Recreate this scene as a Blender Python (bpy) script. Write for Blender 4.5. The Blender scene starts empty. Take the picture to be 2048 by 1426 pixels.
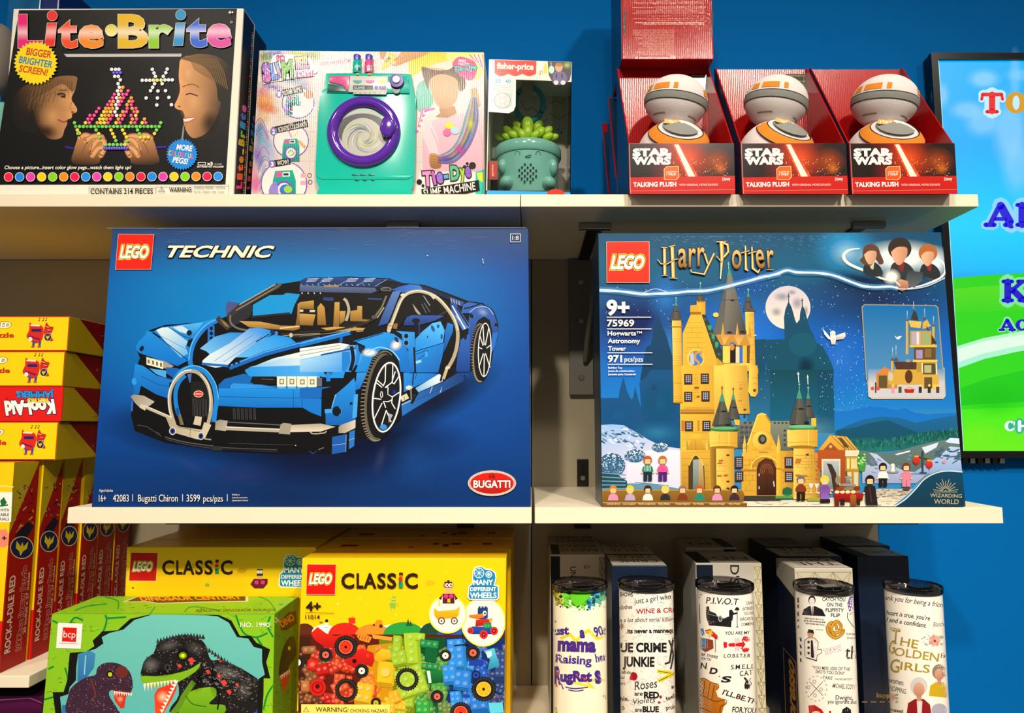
import bpy,math,random
import numpy as np
from mathutils import Vector,Matrix,geometry

# ------------------------------------------------------------------ camera
SC = bpy.context.scene
F,PXC,PYC = 1350.0,1062.0,713.0          # focal length (px) and optical axis in the 2048x1426 frame
PITCH = math.atan(0.1015)
CAM = Vector((0.0,0.0,1.45))
cam_d = bpy.data.cameras.new('camera'); cam = bpy.data.objects.new('camera',cam_d)
SC.collection.objects.link(cam); SC.camera = cam
cam_d.sensor_width = 36.0; cam_d.sensor_fit = 'HORIZONTAL'
cam_d.lens = F / 2048 * 36.0; cam_d.clip_start = 0.01
cam_d.shift_x = (1024 - PXC) / 2048
cam.location = CAM; cam.rotation_euler = (math.pi / 2 + PITCH,0,0)

# ------------------------------------------------------------------ world, light, exposure
w = bpy.data.worlds.new('world'); SC.world = w; w.use_nodes = True
bg = w.node_tree.nodes['Background']; bg.inputs[0].default_value = (1.0,0.94,0.87,1); bg.inputs[1].default_value = 0.25
def area(name,loc,aim,size,power,col=(1,0.9,0.76),shape='DISK'):
    l = bpy.data.lights.new(name,'AREA'); l.shape = shape; l.size = size; l.energy = power; l.color = col; l.spread = math.radians(75)
    o = bpy.data.objects.new(name,l); SC.collection.objects.link(o); o.location = loc
    o.rotation_euler = (Vector(aim) - Vector(loc)).to_track_quat('-Z','Y').to_euler(); return o
area('ceiling_spot',(-0.45,-1.35,3.12),(-0.45,1.0,0.75),0.14,11.5)
area('ceiling_spot',(0.75,-1.10,3.12),(0.45,1.0,0.75),0.14,11)
area('ceiling_spot',(0.12,-0.45,3.12),(0.1,1.0,0.6),0.14,2.8)
area('ceiling_spot',(1.5,-0.6,3.12),(1.0,1.2,0.6),0.14,4.5)
area('ceiling_spot',(-1.4,-0.8,3.12),(-0.7,1.0,0.7),0.14,2.8)
SC.view_settings.view_transform = 'Standard'; SC.view_settings.look = 'None'
SC.view_settings.exposure = 0.0; SC.view_settings.gamma = 1.0; SC.view_settings.use_curve_mapping = False
SC.cycles.transparent_max_bounces = 32; SC.cycles.max_bounces = 6

# ------------------------------------------------------------------ rays: photo pixel -> point in the room
cp,sp_ = math.cos(PITCH),math.sin(PITCH)
def ray(px,py):
    a,b = px - PXC,PYC - py
    return Vector((a,cp * F - sp_ * b,sp_ * F + cp * b))
def at(px,py,Y):
    r = ray(px,py); return CAM + r * (Y / r.y)
def atz(px,py,z):
    r = ray(px,py); return CAM + r * ((z - CAM.z) / r.z)
def atx(px,py,x):
    r = ray(px,py); return CAM + r * (x / r.x)
class Plane:
    """a flat face in the room; map(px,py,h): the point of the face seen at that pixel, h metres proud of it"""
    def __init__(s,p,n):
        s.p = Vector(p); s.n = Vector(n).normalized()
        if s.n.dot(CAM - s.p) < 0: s.n = -s.n
    def map(s,px,py,h=0.0):
        r = ray(px,py); t = (s.p - CAM).dot(s.n) / r.dot(s.n)
        return CAM + r * t + s.n * h
class Cyl:
    """an upright round wall of radius r about (x,y)"""
    def __init__(s,x,y,r): s.x,s.y,s.r = x,y,r
    def map(s,px,py,h=0.0):
        r = ray(px,py); ux,uy = r.x,r.y; L = math.hypot(ux,uy); ux /= L; uy /= L
        b = ux * s.x + uy * s.y; c = s.x ** 2 + s.y ** 2 - s.r ** 2
        d = b * b - c
        if d < 0:                                    # beyond the silhouette: the tangent line
            side = 1 if (uy * s.x - ux * s.y) < 0 else -1
            D = math.hypot(s.x,s.y); an = math.asin(s.r / D) * side
            cx_,cy_ = s.x / D,s.y / D
            ux,uy = cx_ * math.cos(an) + cy_ * math.sin(an),cy_ * math.cos(an) - cx_ * math.sin(an)
            b = ux * s.x + uy * s.y; d = 0
        t = b - math.sqrt(max(d,0)); P = Vector((ux * t,uy * t,CAM.z + r.z / L * t))
        nx,ny = (P.x - s.x) / s.r,(P.y - s.y) / s.r
        return P + Vector((nx * h,ny * h,0))

# ------------------------------------------------------------------ colours and materials
def lin(c):
    return c / 12.92 if c <= 0.04045 else ((c + 0.055) / 1.055) ** 2.4
_cc = {}
def C(c,a=1.0):
    if isinstance(c,str):
        if c not in _cc:
            h = c.lstrip('#')
            if len(h) == 3: h = ''.join(x * 2 for x in h)
            _cc[c] = tuple(lin(int(h[i:i + 2],16) / 255) for i in (0,2,4))
        return _cc[c] + (a,)
    if len(c) == 3: return tuple(c) + (a,)
    return tuple(c)
def mix(a,b,t):
    a,b = C(a),C(b); return tuple(a[i] + (b[i] - a[i]) * t for i in range(4))
M = {}
def material(name,col,rough=0.5,metal=0.0,spec=0.5,trans=0.0,bump=None,noise=None,emit=None,alpha=1.0,ior=1.45,coat=0.0):
    m = bpy.data.materials.new(name); m.use_nodes = True; nt = m.node_tree; p = nt.nodes['Principled BSDF']
    p.inputs['Base Color'].default_value = C(col); p.inputs['Roughness'].default_value = rough
    p.inputs['Metallic'].default_value = metal; p.inputs['Specular IOR Level'].default_value = spec
    p.inputs['Transmission Weight'].default_value = trans; p.inputs['IOR'].default_value = ior
    p.inputs['Coat Weight'].default_value = coat; p.inputs['Alpha'].default_value = alpha
    tc = nt.nodes.new('ShaderNodeTexCoord')
    if noise:
        sc,amt,stretch = noise
        mp = nt.nodes.new('ShaderNodeMapping'); mp.inputs['Scale'].default_value = stretch
        nz = nt.nodes.new('ShaderNodeTexNoise'); nz.inputs['Scale'].default_value = sc; nz.inputs['Detail'].default_value = 4
        rp = nt.nodes.new('ShaderNodeMix'); rp.data_type = 'RGBA'
        c = C(col); rp.inputs[6].default_value = tuple(x * (1 - amt) for x in c[:3]) + (1,); rp.inputs[7].default_value = tuple(min(1,x * (1 + amt)) for x in c[:3]) + (1,)
        nt.links.new(tc.outputs['Object'],mp.inputs[0]); nt.links.new(mp.outputs[0],nz.inputs[0])
        nt.links.new(nz.outputs[0],rp.inputs[0]); nt.links.new(rp.outputs[2],p.inputs['Base Color'])
    if bump:
        add_bump(nt,p,tc,*bump)
    if emit:
        p.inputs['Emission Color'].default_value = C(col); p.inputs['Emission Strength'].default_value = emit
    M[name] = m; return m
def add_bump(nt,p,tc,kind,scale,dist,strength=1.0):
    b = nt.nodes.new('ShaderNodeBump'); b.inputs['Distance'].default_value = dist; b.inputs['Strength'].default_value = strength
    if kind == 'flute':                               # corrugated board showing through: upright ripples
        t = nt.nodes.new('ShaderNodeTexWave'); t.wave_type = 'BANDS'; t.bands_direction = 'X'
        t.inputs['Scale'].default_value = scale; t.inputs['Distortion'].default_value = 1.5; t.inputs['Detail'].default_value = 2; t.inputs['Detail Scale'].default_value = 2
    else:
        t = nt.nodes.new('ShaderNodeTexNoise'); t.inputs['Scale'].default_value = scale; t.inputs['Detail'].default_value = 3
    nt.links.new(tc.outputs['Object'],t.inputs['Vector']); nt.links.new(t.outputs[0],b.inputs['Height'])
    nt.links.new(b.outputs[0],p.inputs['Normal'])
def ink(name,rough,spec=0.5,bump=None,soft=False,emit=0.0):
    """printed ink: colour from the mesh's own colour attribute"""
    m = bpy.data.materials.new(name); m.use_nodes = True; nt = m.node_tree; p = nt.nodes['Principled BSDF']
    a = nt.nodes.new('ShaderNodeVertexColor'); a.layer_name = 'ink'; tc = nt.nodes.new('ShaderNodeTexCoord')
    nt.links.new(a.outputs[0],p.inputs['Base Color']); p.inputs['Roughness'].default_value = rough
    p.inputs['Specular IOR Level'].default_value = spec
    if bump: add_bump(nt,p,tc,*bump)
    if soft: nt.links.new(a.outputs[1],p.inputs['Alpha'])
    if emit:
        p.inputs['Base Color'].default_value = (0,0,0,1); nt.links.remove(p.inputs['Base Color'].links[0])
        nt.links.new(a.outputs[0],p.inputs['Emission Color']); p.inputs['Emission Strength'].default_value = emit
    M[name] = m; return m
for nm,kw in (('ink_satin',dict(rough=0.4,spec=0.22)),('ink_gloss',dict(rough=0.2,spec=0.5)),
               ('ink_flute',dict(rough=0.17,spec=0.3,bump=('flute',110,0.0004,0.35))),
               ('ink_screen',dict(rough=0.4,emit=1.0))):
    ink(nm,**kw); ink(nm + '_soft',soft=True,**kw)
material('board_cream','EADCC0',0.45,noise=(6,0.04,(1,1,8)),bump=('noise',300,0.0002,0.3))
material('panel_beige','A0947A',0.5,noise=(3,0.05,(1,1,1)),bump=('noise',220,0.0002,0.3))
material('wall_blue','0067B2',0.8,spec=0.08,noise=(2.5,0.04,(1,1,1)),bump=('noise',180,0.0006,0.4))
material('black_plastic','0B0B0D',0.25)
material('dark_metal','2A2926',0.35,0.7)
material('steel','8C8A80',0.3,0.9)
def clear(name,col,gloss,fac):
    m = bpy.data.materials.new(name); m.use_nodes = True; nt = m.node_tree; nt.nodes.remove(nt.nodes['Principled BSDF'])
    t = nt.nodes.new('ShaderNodeBsdfTransparent'); t.inputs[0].default_value = C(col); g = nt.nodes.new('ShaderNodeBsdfGlossy'); g.inputs['Roughness'].default_value = gloss
    x = nt.nodes.new('ShaderNodeMixShader'); l = nt.nodes.new('ShaderNodeLayerWeight'); l.inputs[0].default_value = fac
    nt.links.new(l.outputs['Fresnel'],x.inputs[0]); nt.links.new(t.outputs[0],x.inputs[1]); nt.links.new(g.outputs[0],x.inputs[2]); nt.links.new(x.outputs[0],nt.nodes['Material Output'].inputs[0]); M[name] = m
clear('clear_plastic','F4F4F4',.06,.2)
material('white_card','E9E3D2',0.5)
material('grey_card','A79E8C',0.55)

# ------------------------------------------------------------------ objects
def link(o,parent=None):
    SC.collection.objects.link(o)
    if parent is not None: o.parent = parent; o.matrix_parent_inverse = parent.matrix_world.inverted()
    return o
def tag(o,label=None,cat=None,group=None,kind=None):
    if label: o['label'] = label
    if cat: o['category'] = cat
    if group: o['group'] = group
    if kind: o['kind'] = kind
    return o
def thing(name,label,cat,loc,group=None):
    o = bpy.data.objects.new(name,None); o.empty_display_size = 0.02; o.location = loc
    SC.collection.objects.link(o); bpy.context.view_layer.update(); return tag(o,label,cat,group)
def mesh(name,vs,fs,mat,parent=None,smooth=False,bevel=0.0):
    me = bpy.data.meshes.new(name); me.from_pydata([tuple(v) for v in vs],[],fs)
    me.materials.append(M[mat] if isinstance(mat,str) else mat); me.update()
    if smooth:
        for p in me.polygons: p.use_smooth = True
    o = bpy.data.objects.new(name,me); link(o,parent)
    if bevel:
        b = o.modifiers.new('b','BEVEL'); b.width = bevel; b.segments = 2; b.limit_method = 'ANGLE'
    return o
BOXF = [(0,1,2,3),(7,6,5,4),(4,5,1,0),(5,6,2,1),(6,7,3,2),(7,4,0,3)]
def hexa(name,front,back,mat,parent=None,bevel=0.0):
    """front / back: TL TR BR BL corners"""
    return mesh(name,list(front) + list(back),[(3,2,1,0),(4,5,6,7),(0,1,5,4),(1,2,6,5),(2,3,7,6),(3,0,4,7)],mat,parent,bevel=bevel)
def block(name,x0,x1,y0,y1,z0,z1,mat,parent=None,bevel=0.0):
    f = [(x0,y0,z1),(x1,y0,z1),(x1,y0,z0),(x0,y0,z0)]; b = [(x,y1,z) for x,_,z in f]
    return hexa(name,f,b,mat,parent,bevel)
class MB:
    """collects shapes into one mesh"""
    def __init__(s): s.v = []; s.f = []
    def add(s,vs,fs):
        n = len(s.v); s.v += [Vector(v) for v in vs]; s.f += [tuple(i + n for i in f) for f in fs]; return s
    def box(s,c,size,rot=None):
        hx,hy,hz = (k / 2 for k in size); R = rot or Matrix.Identity(3)
        vs = [Vector(c) + R @ Vector((x,y,z)) for z in (-hz,hz) for x,y in ((-hx,-hy),(hx,-hy),(hx,hy),(-hx,hy))]
        return s.add(vs,[(3,2,1,0),(4,5,6,7),(0,1,5,4),(1,2,6,5),(2,3,7,6),(3,0,4,7)])
    def ring(s,prof,c,ax='Z',n=48,close=False,sx=1.0):
        """surface of revolution of [(r,h)...]"""
        k = len(prof); vs = []
        for i in range(n):
            a = 2 * math.pi * i / n
            for r,h in prof:
                x,y = r * math.cos(a),r * math.sin(a)
                vs.append(Vector(c) + (Vector((x * sx,y,h)) if ax == 'Z' else Vector((x * sx,h,y)) if ax == 'Y' else Vector((h,x,y))))
        fs = []
        for i in range(n):
            j = (i + 1) % n
            for q in range(k if close else k - 1):
                r = (q + 1) % k; fs.append((i * k + q,j * k + q,j * k + r,i * k + r))
        return s.add(vs,fs)
    def tube(s,pts,r,n=10):
        pts = [Vector(p) for p in pts]; vs = []; fs = []
        for i,p in enumerate(pts):
            d = (pts[min(i + 1,len(pts) - 1)] - pts[max(i - 1,0)]).normalized()
            a = d.cross(Vector((0,0,1)) if abs(d.z) < .9 else Vector((1,0,0))).normalized(); b = d.cross(a)
            rr = r[i] if isinstance(r,(list,tuple)) else r
            vs += [p + (a * math.cos(t) + b * math.sin(t)) * rr for t in (2 * math.pi * q / n for q in range(n))]
        for i in range(len(pts) - 1):
            for q in range(n):
                w_ = (q + 1) % n; fs.append((i * n + q,i * n + w_,(i + 1) * n + w_,(i + 1) * n + q))
        fs.append(tuple(range(n))[::-1]); fs.append(tuple((len(pts) - 1) * n + q for q in range(n)))
        return s.add(vs,fs)
    def ball(s,c,rx,ry,rz,nu=24,nv=14,rot=None):
        R = rot or Matrix.Identity(3); vs = []; fs = []
        for j in range(nv + 1):
            t = math.pi * j / nv
            for i in range(nu):
                a = 2 * math.pi * i / nu
                vs.append(Vector(c) + R @ Vector((rx * math.sin(t) * math.cos(a),ry * math.sin(t) * math.sin(a),rz * math.cos(t))))
        for j in range(nv):
            for i in range(nu):
                k = (i + 1) % nu; fs.append((j * nu + i,(j + 1) * nu + i,(j + 1) * nu + k,j * nu + k))
        return s.add(vs,fs)
    def build(s,name,mat,parent=None,smooth=True,bevel=0.0):
        o = mesh(name,s.v,s.f,mat,parent,smooth,bevel)
        if smooth: 
            try: o.data.set_sharp_from_angle(angle=math.radians(40))
            except Exception: pass
        return o

# ------------------------------------------------------------------ printed pictures: flat coloured shapes lying on a face
_glyph = {}
def glyphs(s,bold=0.0,space=1.0):
    k = (s,bold,space)
    if k not in _glyph:
        cu = bpy.data.curves.new('t','FONT'); cu.body = s; cu.fill_mode = 'FRONT'; cu.resolution_u = 3; cu.offset = bold; cu.space_character = space
        ob = bpy.data.objects.new('t',cu); me = bpy.data.meshes.new_from_object(ob)
        v = [(p.co.x,p.co.y) for p in me.vertices]; f = [tuple(p.vertices) for p in me.polygons]
        bpy.data.objects.remove(ob); bpy.data.curves.remove(cu); bpy.data.meshes.remove(me)
        _glyph[k] = (v,f)
    return _glyph[k]
CAPH = 0.729
def spline(pts,n=5,closed=True):
    out = []; m = len(pts)
    for i in range(m if closed else m - 1):
        p = [pts[(i + k) % m] if closed else pts[max(0,min(m - 1,i + k))] for k in (-1,0,1,2)]
        for j in range(n):
            t = j / n; out.append(tuple(0.5 * ((2 * p[1][a]) + (-p[0][a] + p[2][a]) * t + (2 * p[0][a] - 5 * p[1][a] + 4 * p[2][a] - p[3][a]) * t * t + (-p[0][a] + 3 * p[1][a] - 3 * p[2][a] + p[3][a]) * t ** 3) for a in (0,1)))
    if not closed: out.append(tuple(pts[-1]))
    return out
EPS = 2.0e-5
class Art:
    def __init__(s,surf,mat='ink_satin',base=1,off=(0,0),k=1.0,maxedge=None):
        s.surf,s.mat,s.base,s.maxedge = surf,mat,max(base,getattr(surf,'topL',0) + 1),maxedge
        s.frame(off[0],off[1],k); s.faces = []; s.boxes = []; s.clipbox = None
    def frame(s,x,y,k=1.0): s.ox,s.oy,s.k = x,y,k; return s      # later coordinates are in an enlarged crop whose corner is (x,y)
    def zoom(s,x0,y0,x1,wz): return s.frame(x0,y0,(x1 - x0) / wz)
    def X(s,p): return (s.ox + p[0] * s.k,s.oy + p[1] * s.k)
    def _add(s,tris,soft=False):
        """tris: list of (pts, cols) in photo px"""
        if s.clipbox:
            tris = [t for tt in tris for t in clip(tt,s.clipbox)]
        if s.maxedge:
            out = []
            for t in tris: split(t,s.maxedge,out)
            tris = out
        if not tris: return
        xs = [p[0] for t in tris for p in t[0]]; ys = [p[1] for t in tris for p in t[0]]
        b = (min(xs),min(ys),max(xs),max(ys))
        L = 1 + max([l for (q,l) in s.boxes if q[0] < b[2] and q[2] > b[0] and q[1] < b[3] and q[3] > b[1]],default=s.base - 1)
        s.boxes.append((b,L)); s.faces.append((L,soft,tris))
    def tri(s,pts,cols):
        P = [Vector((p[0],p[1],0)) for p in pts]
        return [([pts[i] for i in t],[cols[i] for i in t]) for t in geometry.tessellate_polygon([P])]
    def poly(s,pts,c,c2=None,d=None,sm=False,a=1.0):
        """filled outline; c2 with d=(x0,y0,x1,y1) for a printed blend along that line"""
        if sm: pts = spline(pts,4 if sm is True else sm)
        q = [s.X(p) for p in pts]
        if c2 is None: cols = [C(c,a)] * len(q)
        else:
            if d is None:
                ys = [p[1] for p in q]; (ax,ay),(bx,by) = (q[0][0],min(ys)),(q[0][0],max(ys))
            else: (ax,ay),(bx,by) = s.X(d[:2]),s.X(d[2:])
            L = (bx - ax) ** 2 + (by - ay) ** 2 or 1
            cols = [mix(c,c2,max(0,min(1,((p[0] - ax) * (bx - ax) + (p[1] - ay) * (by - ay)) / L))) for p in q]
        s._add(s.tri(q,cols),a < 1); return s
    def rect(s,x0,y0,x1,y1,c,c2=None,d=None,a=1.0): return s.poly([(x0,y0),(x1,y0),(x1,y1),(x0,y1)],c,c2,d,a=a)
    def ell(s,cx,cy,rx,ry,c,c2=None,rot=0,n=28,d=None,a=1.0):
        cr,sr = math.cos(rot),math.sin(rot)
        return s.poly([(cx + rx * math.cos(t) * cr - ry * math.sin(t) * sr,cy + rx * math.cos(t) * sr + ry * math.sin(t) * cr) for t in (2 * math.pi * i / n for i in range(n))],c,c2,d,a=a)
    def hoop(s,cx,cy,rx,ry,wd,c,n=36,a0=0,a1=360,rot=0,wy=None):
        pts = []; R = math.radians; k = (ry - (wy or wd)) / ry
        cr,sr = math.cos(rot),math.sin(rot); wy = wy or wd; tr = []; col = C(c)
        m = max(4,int(n * abs(a1 - a0) / 360)); prev = None
        for i in range(m + 1):
            t = R(a0 + (a1 - a0) * i / m); o = []
            for ex,ey in ((rx,ry),(rx - wd,ry - wy)):
                x,y = ex * math.cos(t),ey * math.sin(t); o.append(s.X((cx + x * cr - y * sr,cy + x * sr + y * cr)))
            if prev: tr += [([prev[0],o[0],o[1]],[col] * 3),([prev[0],o[1],prev[1]],[col] * 3)]
            prev = o
        s._add(tr); return s
    def glow(s,cx,cy,rx,ry,c,a=1.0,rot=0,n=28,core=0.0,edge=0.0):
        """blob of ink that fades out (a printed airbrush spot)"""
        cr,sr = math.cos(rot),math.sin(rot); tr = []; rings = [0.0,max(core,.25),.6 + core * .25,1.0]
        al = [a,a * (1.0 if core else .8),a * .35,edge]
        def P(t,f): x,y = rx * f * math.cos(t),ry * f * math.sin(t); return s.X((cx + x * cr - y * sr,cy + x * sr + y * cr))
        for i in range(n):
            t0,t1 = 2 * math.pi * i / n,2 * math.pi * (i + 1) / n
            for q in range(3):
                a0,a1 = C(c,al[q]),C(c,al[q + 1]); p = [P(t0,rings[q]),P(t0,rings[q + 1]),P(t1,rings[q + 1]),P(t1,rings[q])]
                tr.append((p[:3],[a0,a1,a1]))
                if q: tr.append(([p[0],p[2],p[3]],[a0,a1,a0]))
        s._add(tr,True); return s
    def line(s,pts,wd,c,sm=False,closed=False,cap=False,taper=None,a=1.0):
        """stroke; wd in the current units; taper: list of widths along it"""
        if sm: pts = spline(pts,6,closed)
        q = [s.X(p) for p in pts]
        if closed: q.append(q[0])
        n = len(q); L = []; R_ = []
        for i,p in enumerate(q):
            a0 = q[i - 1] if i else (q[-2] if closed else p); a1 = q[i + 1] if i < n - 1 else (q[1] if closed else p)
            d1 = (p[0] - a0[0],p[1] - a0[1]); d2 = (a1[0] - p[0],a1[1] - p[1])
            l1,l2 = math.hypot(*d1),math.hypot(*d2)
            d1 = (d1[0] / l1,d1[1] / l1) if l1 > 1e-9 else (d2[0] / (l2 or 1),d2[1] / (l2 or 1)); d2 = (d2[0] / l2,d2[1] / l2) if l2 > 1e-9 else d1
            nx,ny = -(d1[1] + d2[1]),d1[0] + d2[0]; l = math.hypot(nx,ny)
            if l < 1e-6: nx,ny,l = -d1[1],d1[0],1
            nx /= l; ny /= l; cs = max(.45,nx * -d1[1] + ny * d1[0])
            w_ = wd
            if taper:
                f = i / (n - 1) * (len(taper) - 1); j = min(int(f),len(taper) - 2); w_ = taper[j] + (taper[j + 1] - taper[j]) * (f - j)
            h = w_ * s.k / 2 / cs; L.append((p[0] + nx * h,p[1] + ny * h)); R_.append((p[0] - nx * h,p[1] - ny * h))
        col = C(c,a); tr = []
        for i in range(n - 1):
            tr += [([L[i],L[i + 1],R_[i + 1]],[col] * 3),([L[i],R_[i + 1],R_[i]],[col] * 3)]
        if cap:
            for e in (0,n - 1):
                r = wd * s.k / 2 * 0.98; x,y = q[e]
                o = [(x + r * math.cos(t),y + r * math.sin(t)) for t in (math.pi / 4 * i for i in range(8))]
                tr += [([(x,y),o[i],o[(i + 1) % 8]],[col] * 3) for i in range(8)]
        s._add(tr,a < 1); return s
    def star(s,cx,cy,r0,r1,n,c,sx=1.0,sy=1.0):
        pts = [(cx + (r0 if i % 2 == 0 else r1) * sx * math.cos(math.pi * i / n),cy + (r0 if i % 2 == 0 else r1) * sy * math.sin(math.pi * i / n)) for i in range(2 * n)]
        return s.poly(pts,c)
    def text(s,t,a,b,h,c,bold=0.0,up=None,shear=0.0,outline=None,c2=None,fn=None,space=1.0,edge=None):
        """lettering whose baseline runs from a to b (inked width fits exactly) with capitals h high; outline=(extra,colour)"""
        if outline:
            ol = outline if isinstance(outline,list) else [outline]
            for ex,oc in ol:
                s._text(t,a,b,h,oc,bold,up,shear,space,grow=ex)
        s._text(t,a,b,h,c,bold,up,shear,space,c2=c2,fn=fn,edge=edge); return s
    def _text(s,t,a,b,h,c,bold,up,shear,space,grow=0.0,c2=None,fn=None,edge=None):
        v0,f0 = glyphs(t,bold,space)
        if not v0: return
        v,f = (v0,f0) if not grow else glyphs(t,bold + grow,space)
        mn,mx = min(p[0] for p in v0),max(p[0] for p in v0); W = mx - mn or 1
        dx,dy = (b[0] - a[0]) / W,(b[1] - a[1]) / W
        if up is None:
            l = math.hypot(dx,dy) or 1; up = (dy / l,-dx / l)
            up = (up[0] * h,up[1] * h)
        ux,uy = up[0] / CAPH,up[1] / CAPH; ang = shear
        P = []
        for x,y in v:
            X_ = x - mn + y * ang
            P.append(s.X((a[0] + dx * X_ + ux * y,a[1] + dy * X_ + uy * y)))
        ylo,yhi = 0,CAPH; tr = []
        for q in f:
            pts = [P[i] for i in q]
            if c2 is not None: cols = [mix(c2,c,max(0,min(1,v[i][1] / CAPH))) for i in q]
            else: cols = [C(c)] * len(q)
            for i in range(1,len(q) - 1): tr.append(([pts[0],pts[i],pts[i + 1]],[cols[0],cols[i],cols[i + 1]]))
        if fn:
            out = []
            for q in tr: split(q,edge or 4,out)
            tr = [(p,[C(fn(*x)) for x in p]) for p,_ in out]
        s._add(tr)
    def grid(s,x0,y0,x1,y1,nx,ny,fn):
        """printed colour field; fn(u,v) in 0..1 gives the colour; corners in current units"""
        s.quad((x0,y0),(x1,y0),(x1,y1),(x0,y1),nx,ny,fn); return s
    def quad(s,tl,tr_,br,bl,nx,ny,fn):
        def P(u,v):
            return s.X(tuple((tl[i] * (1 - u) + tr_[i] * u) * (1 - v) + (bl[i] * (1 - u) + br[i] * u) * v for i in (0,1)))
        g = [[(P(i / nx,j / ny),C(fn(i / nx,j / ny))) for i in range(nx + 1)] for j in range(ny + 1)]; T = []
        for j in range(ny):
            for i in range(nx):
                a,b,c_,d = g[j][i],g[j][i + 1],g[j + 1][i + 1],g[j + 1][i]
                T += [([a[0],b[0],c_[0]],[a[1],b[1],c_[1]]),([a[0],c_[0],d[0]],[a[1],c_[1],d[1]])]
        s._add(T); return s
    def build(s,name,parent=None,smooth=False):
        vs,fs,cl,mi = [],[],[],[]; s.surf.topL = max(l for _,l in s.boxes)
        for L,soft,tris in s.faces:
            for p,c in tris:
                n = len(vs); vs += [s.surf.map(x,y,L * EPS) for x,y in p]; fs.append((n,n + 1,n + 2)); cl += c; mi.append(1 if soft else 0)
        me = bpy.data.meshes.new(name); me.from_pydata(vs,[],fs)
        me.materials.append(M[s.mat]); me.materials.append(M[s.mat + '_soft'])
        me.polygons.foreach_set('material_index',mi)
        at_ = me.color_attributes.new('ink','FLOAT_COLOR','CORNER'); at_.data.foreach_set('color',np.array(cl,dtype=np.float32).ravel())
        me.update(); n0 = s.surf.n if isinstance(s.surf,Plane) else None
        if n0 is not None:
            fl = [p.index for p in me.polygons if p.normal.dot(n0) < 0]
            if fl:
                me.flip_normals() if len(fl) == len(me.polygons) else None
        o = bpy.data.objects.new(name,me); return link(o,parent)
def split(t,L,out):
    p,c = t; e = [(p[i][0] - p[(i + 1) % 3][0]) ** 2 + (p[i][1] - p[(i + 1) % 3][1]) ** 2 for i in range(3)]
    m = max(e)
    if m <= L * L or len(out) > 60000: out.append(t); return
    i = e.index(m); j,k = (i + 1) % 3,(i + 2) % 3
    q = ((p[i][0] + p[j][0]) / 2,(p[i][1] + p[j][1]) / 2); cq = tuple((c[i][z] + c[j][z]) / 2 for z in range(4))
    split(([p[i],q,p[k]],[c[i],cq,c[k]]),L,out); split(([q,p[j],p[k]],[cq,c[j],c[k]]),L,out)
def clip(t,cb):
    """clip one triangle to a convex outline [(x,y)...] given clockwise on the picture"""
    P = list(zip(*t)); n = len(cb)
    for i in range(n):
        (ax,ay),(bx,by) = cb[i],cb[(i + 1) % n]
        def sd(q): return (bx - ax) * (q[0][1] - ay) - (by - ay) * (q[0][0] - ax)
        out = []
        for j in range(len(P)):
            a,b = P[j],P[(j + 1) % len(P)]; sa,sb = sd(a),sd(b)
            if sa >= 0: out.append(a)
            if (sa >= 0) != (sb >= 0):
                f = sa / (sa - sb); out.append(((a[0][0] + (b[0][0] - a[0][0]) * f,a[0][1] + (b[0][1] - a[0][1]) * f),tuple(a[1][z] + (b[1][z] - a[1][z]) * f for z in range(4))))
        P = out
        if len(P) < 3: return []
    return [([P[0][0],P[i][0],P[i + 1][0]],[P[0][1],P[i][1],P[i + 1][1]]) for i in range(1,len(P) - 1)]

class Carton:
    """box standing with its front face on a plane; q = photo pixels of the front corners TL TR BR BL"""
    def __init__(s,name,label,group,q,Y,depth,mat,dvec=(0,1,0),n=(0,-1,0),p=None,cat='box',bevel=0.0008,part='carton',zmin=None):
        s.front = Plane(p if p is not None else (0,Y,0),n); s.q = q
        A = [s.front.map(*c) for c in q]
        if zmin is not None:
            for i,j in ((3,0),(2,1)):
                t = (zmin - A[j].z) / (A[i].z - A[j].z); A[i] = A[j].lerp(A[i],t)
        d = Vector(dvec).normalized() * depth; B = [a + d for a in A]; s.A,s.B = A,B
        c = (A[2] + A[3] + B[2] + B[3]) / 4
        s.root = thing(name,label,cat,c,group)
        s.body = hexa(part,A,B,mat,s.root,bevel)
        s.right = Plane(A[1],(A[2] - A[1]).cross(d)); s.left = Plane(A[0],(A[3] - A[0]).cross(d)); s.top = Plane(A[0],(A[1] - A[0]).cross(d))
# ------------------------------------------------------------------ the setting
Z1B,Z1T = CAM.z + 0.2978,CAM.z + 0.3155       # upper shelf
Z2B,Z2T = at(1500,1047,0.90).z,at(1500,1015,0.90).z
Z3T = CAM.z - 0.44
YF,YW,YP = 0.90,1.215,1.198                 # shelf front, painted wall, face of the shelf unit's back panel
def struct(o): return tag(o,kind='structure')
struct(block('wall_back',-3.2,3.2,YW,YW + 0.1,0.0,3.2,'wall_blue'))
material('floor_grey','4A4440',.5)
struct(block('floor',-3.2,3.2,-3.0,YW + 0.1,-0.1,0.0,'floor_grey'))
struct(block('ceiling',-3.2,3.2,-3.0,YW + 0.1,3.2,3.3,'white_card'))
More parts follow.
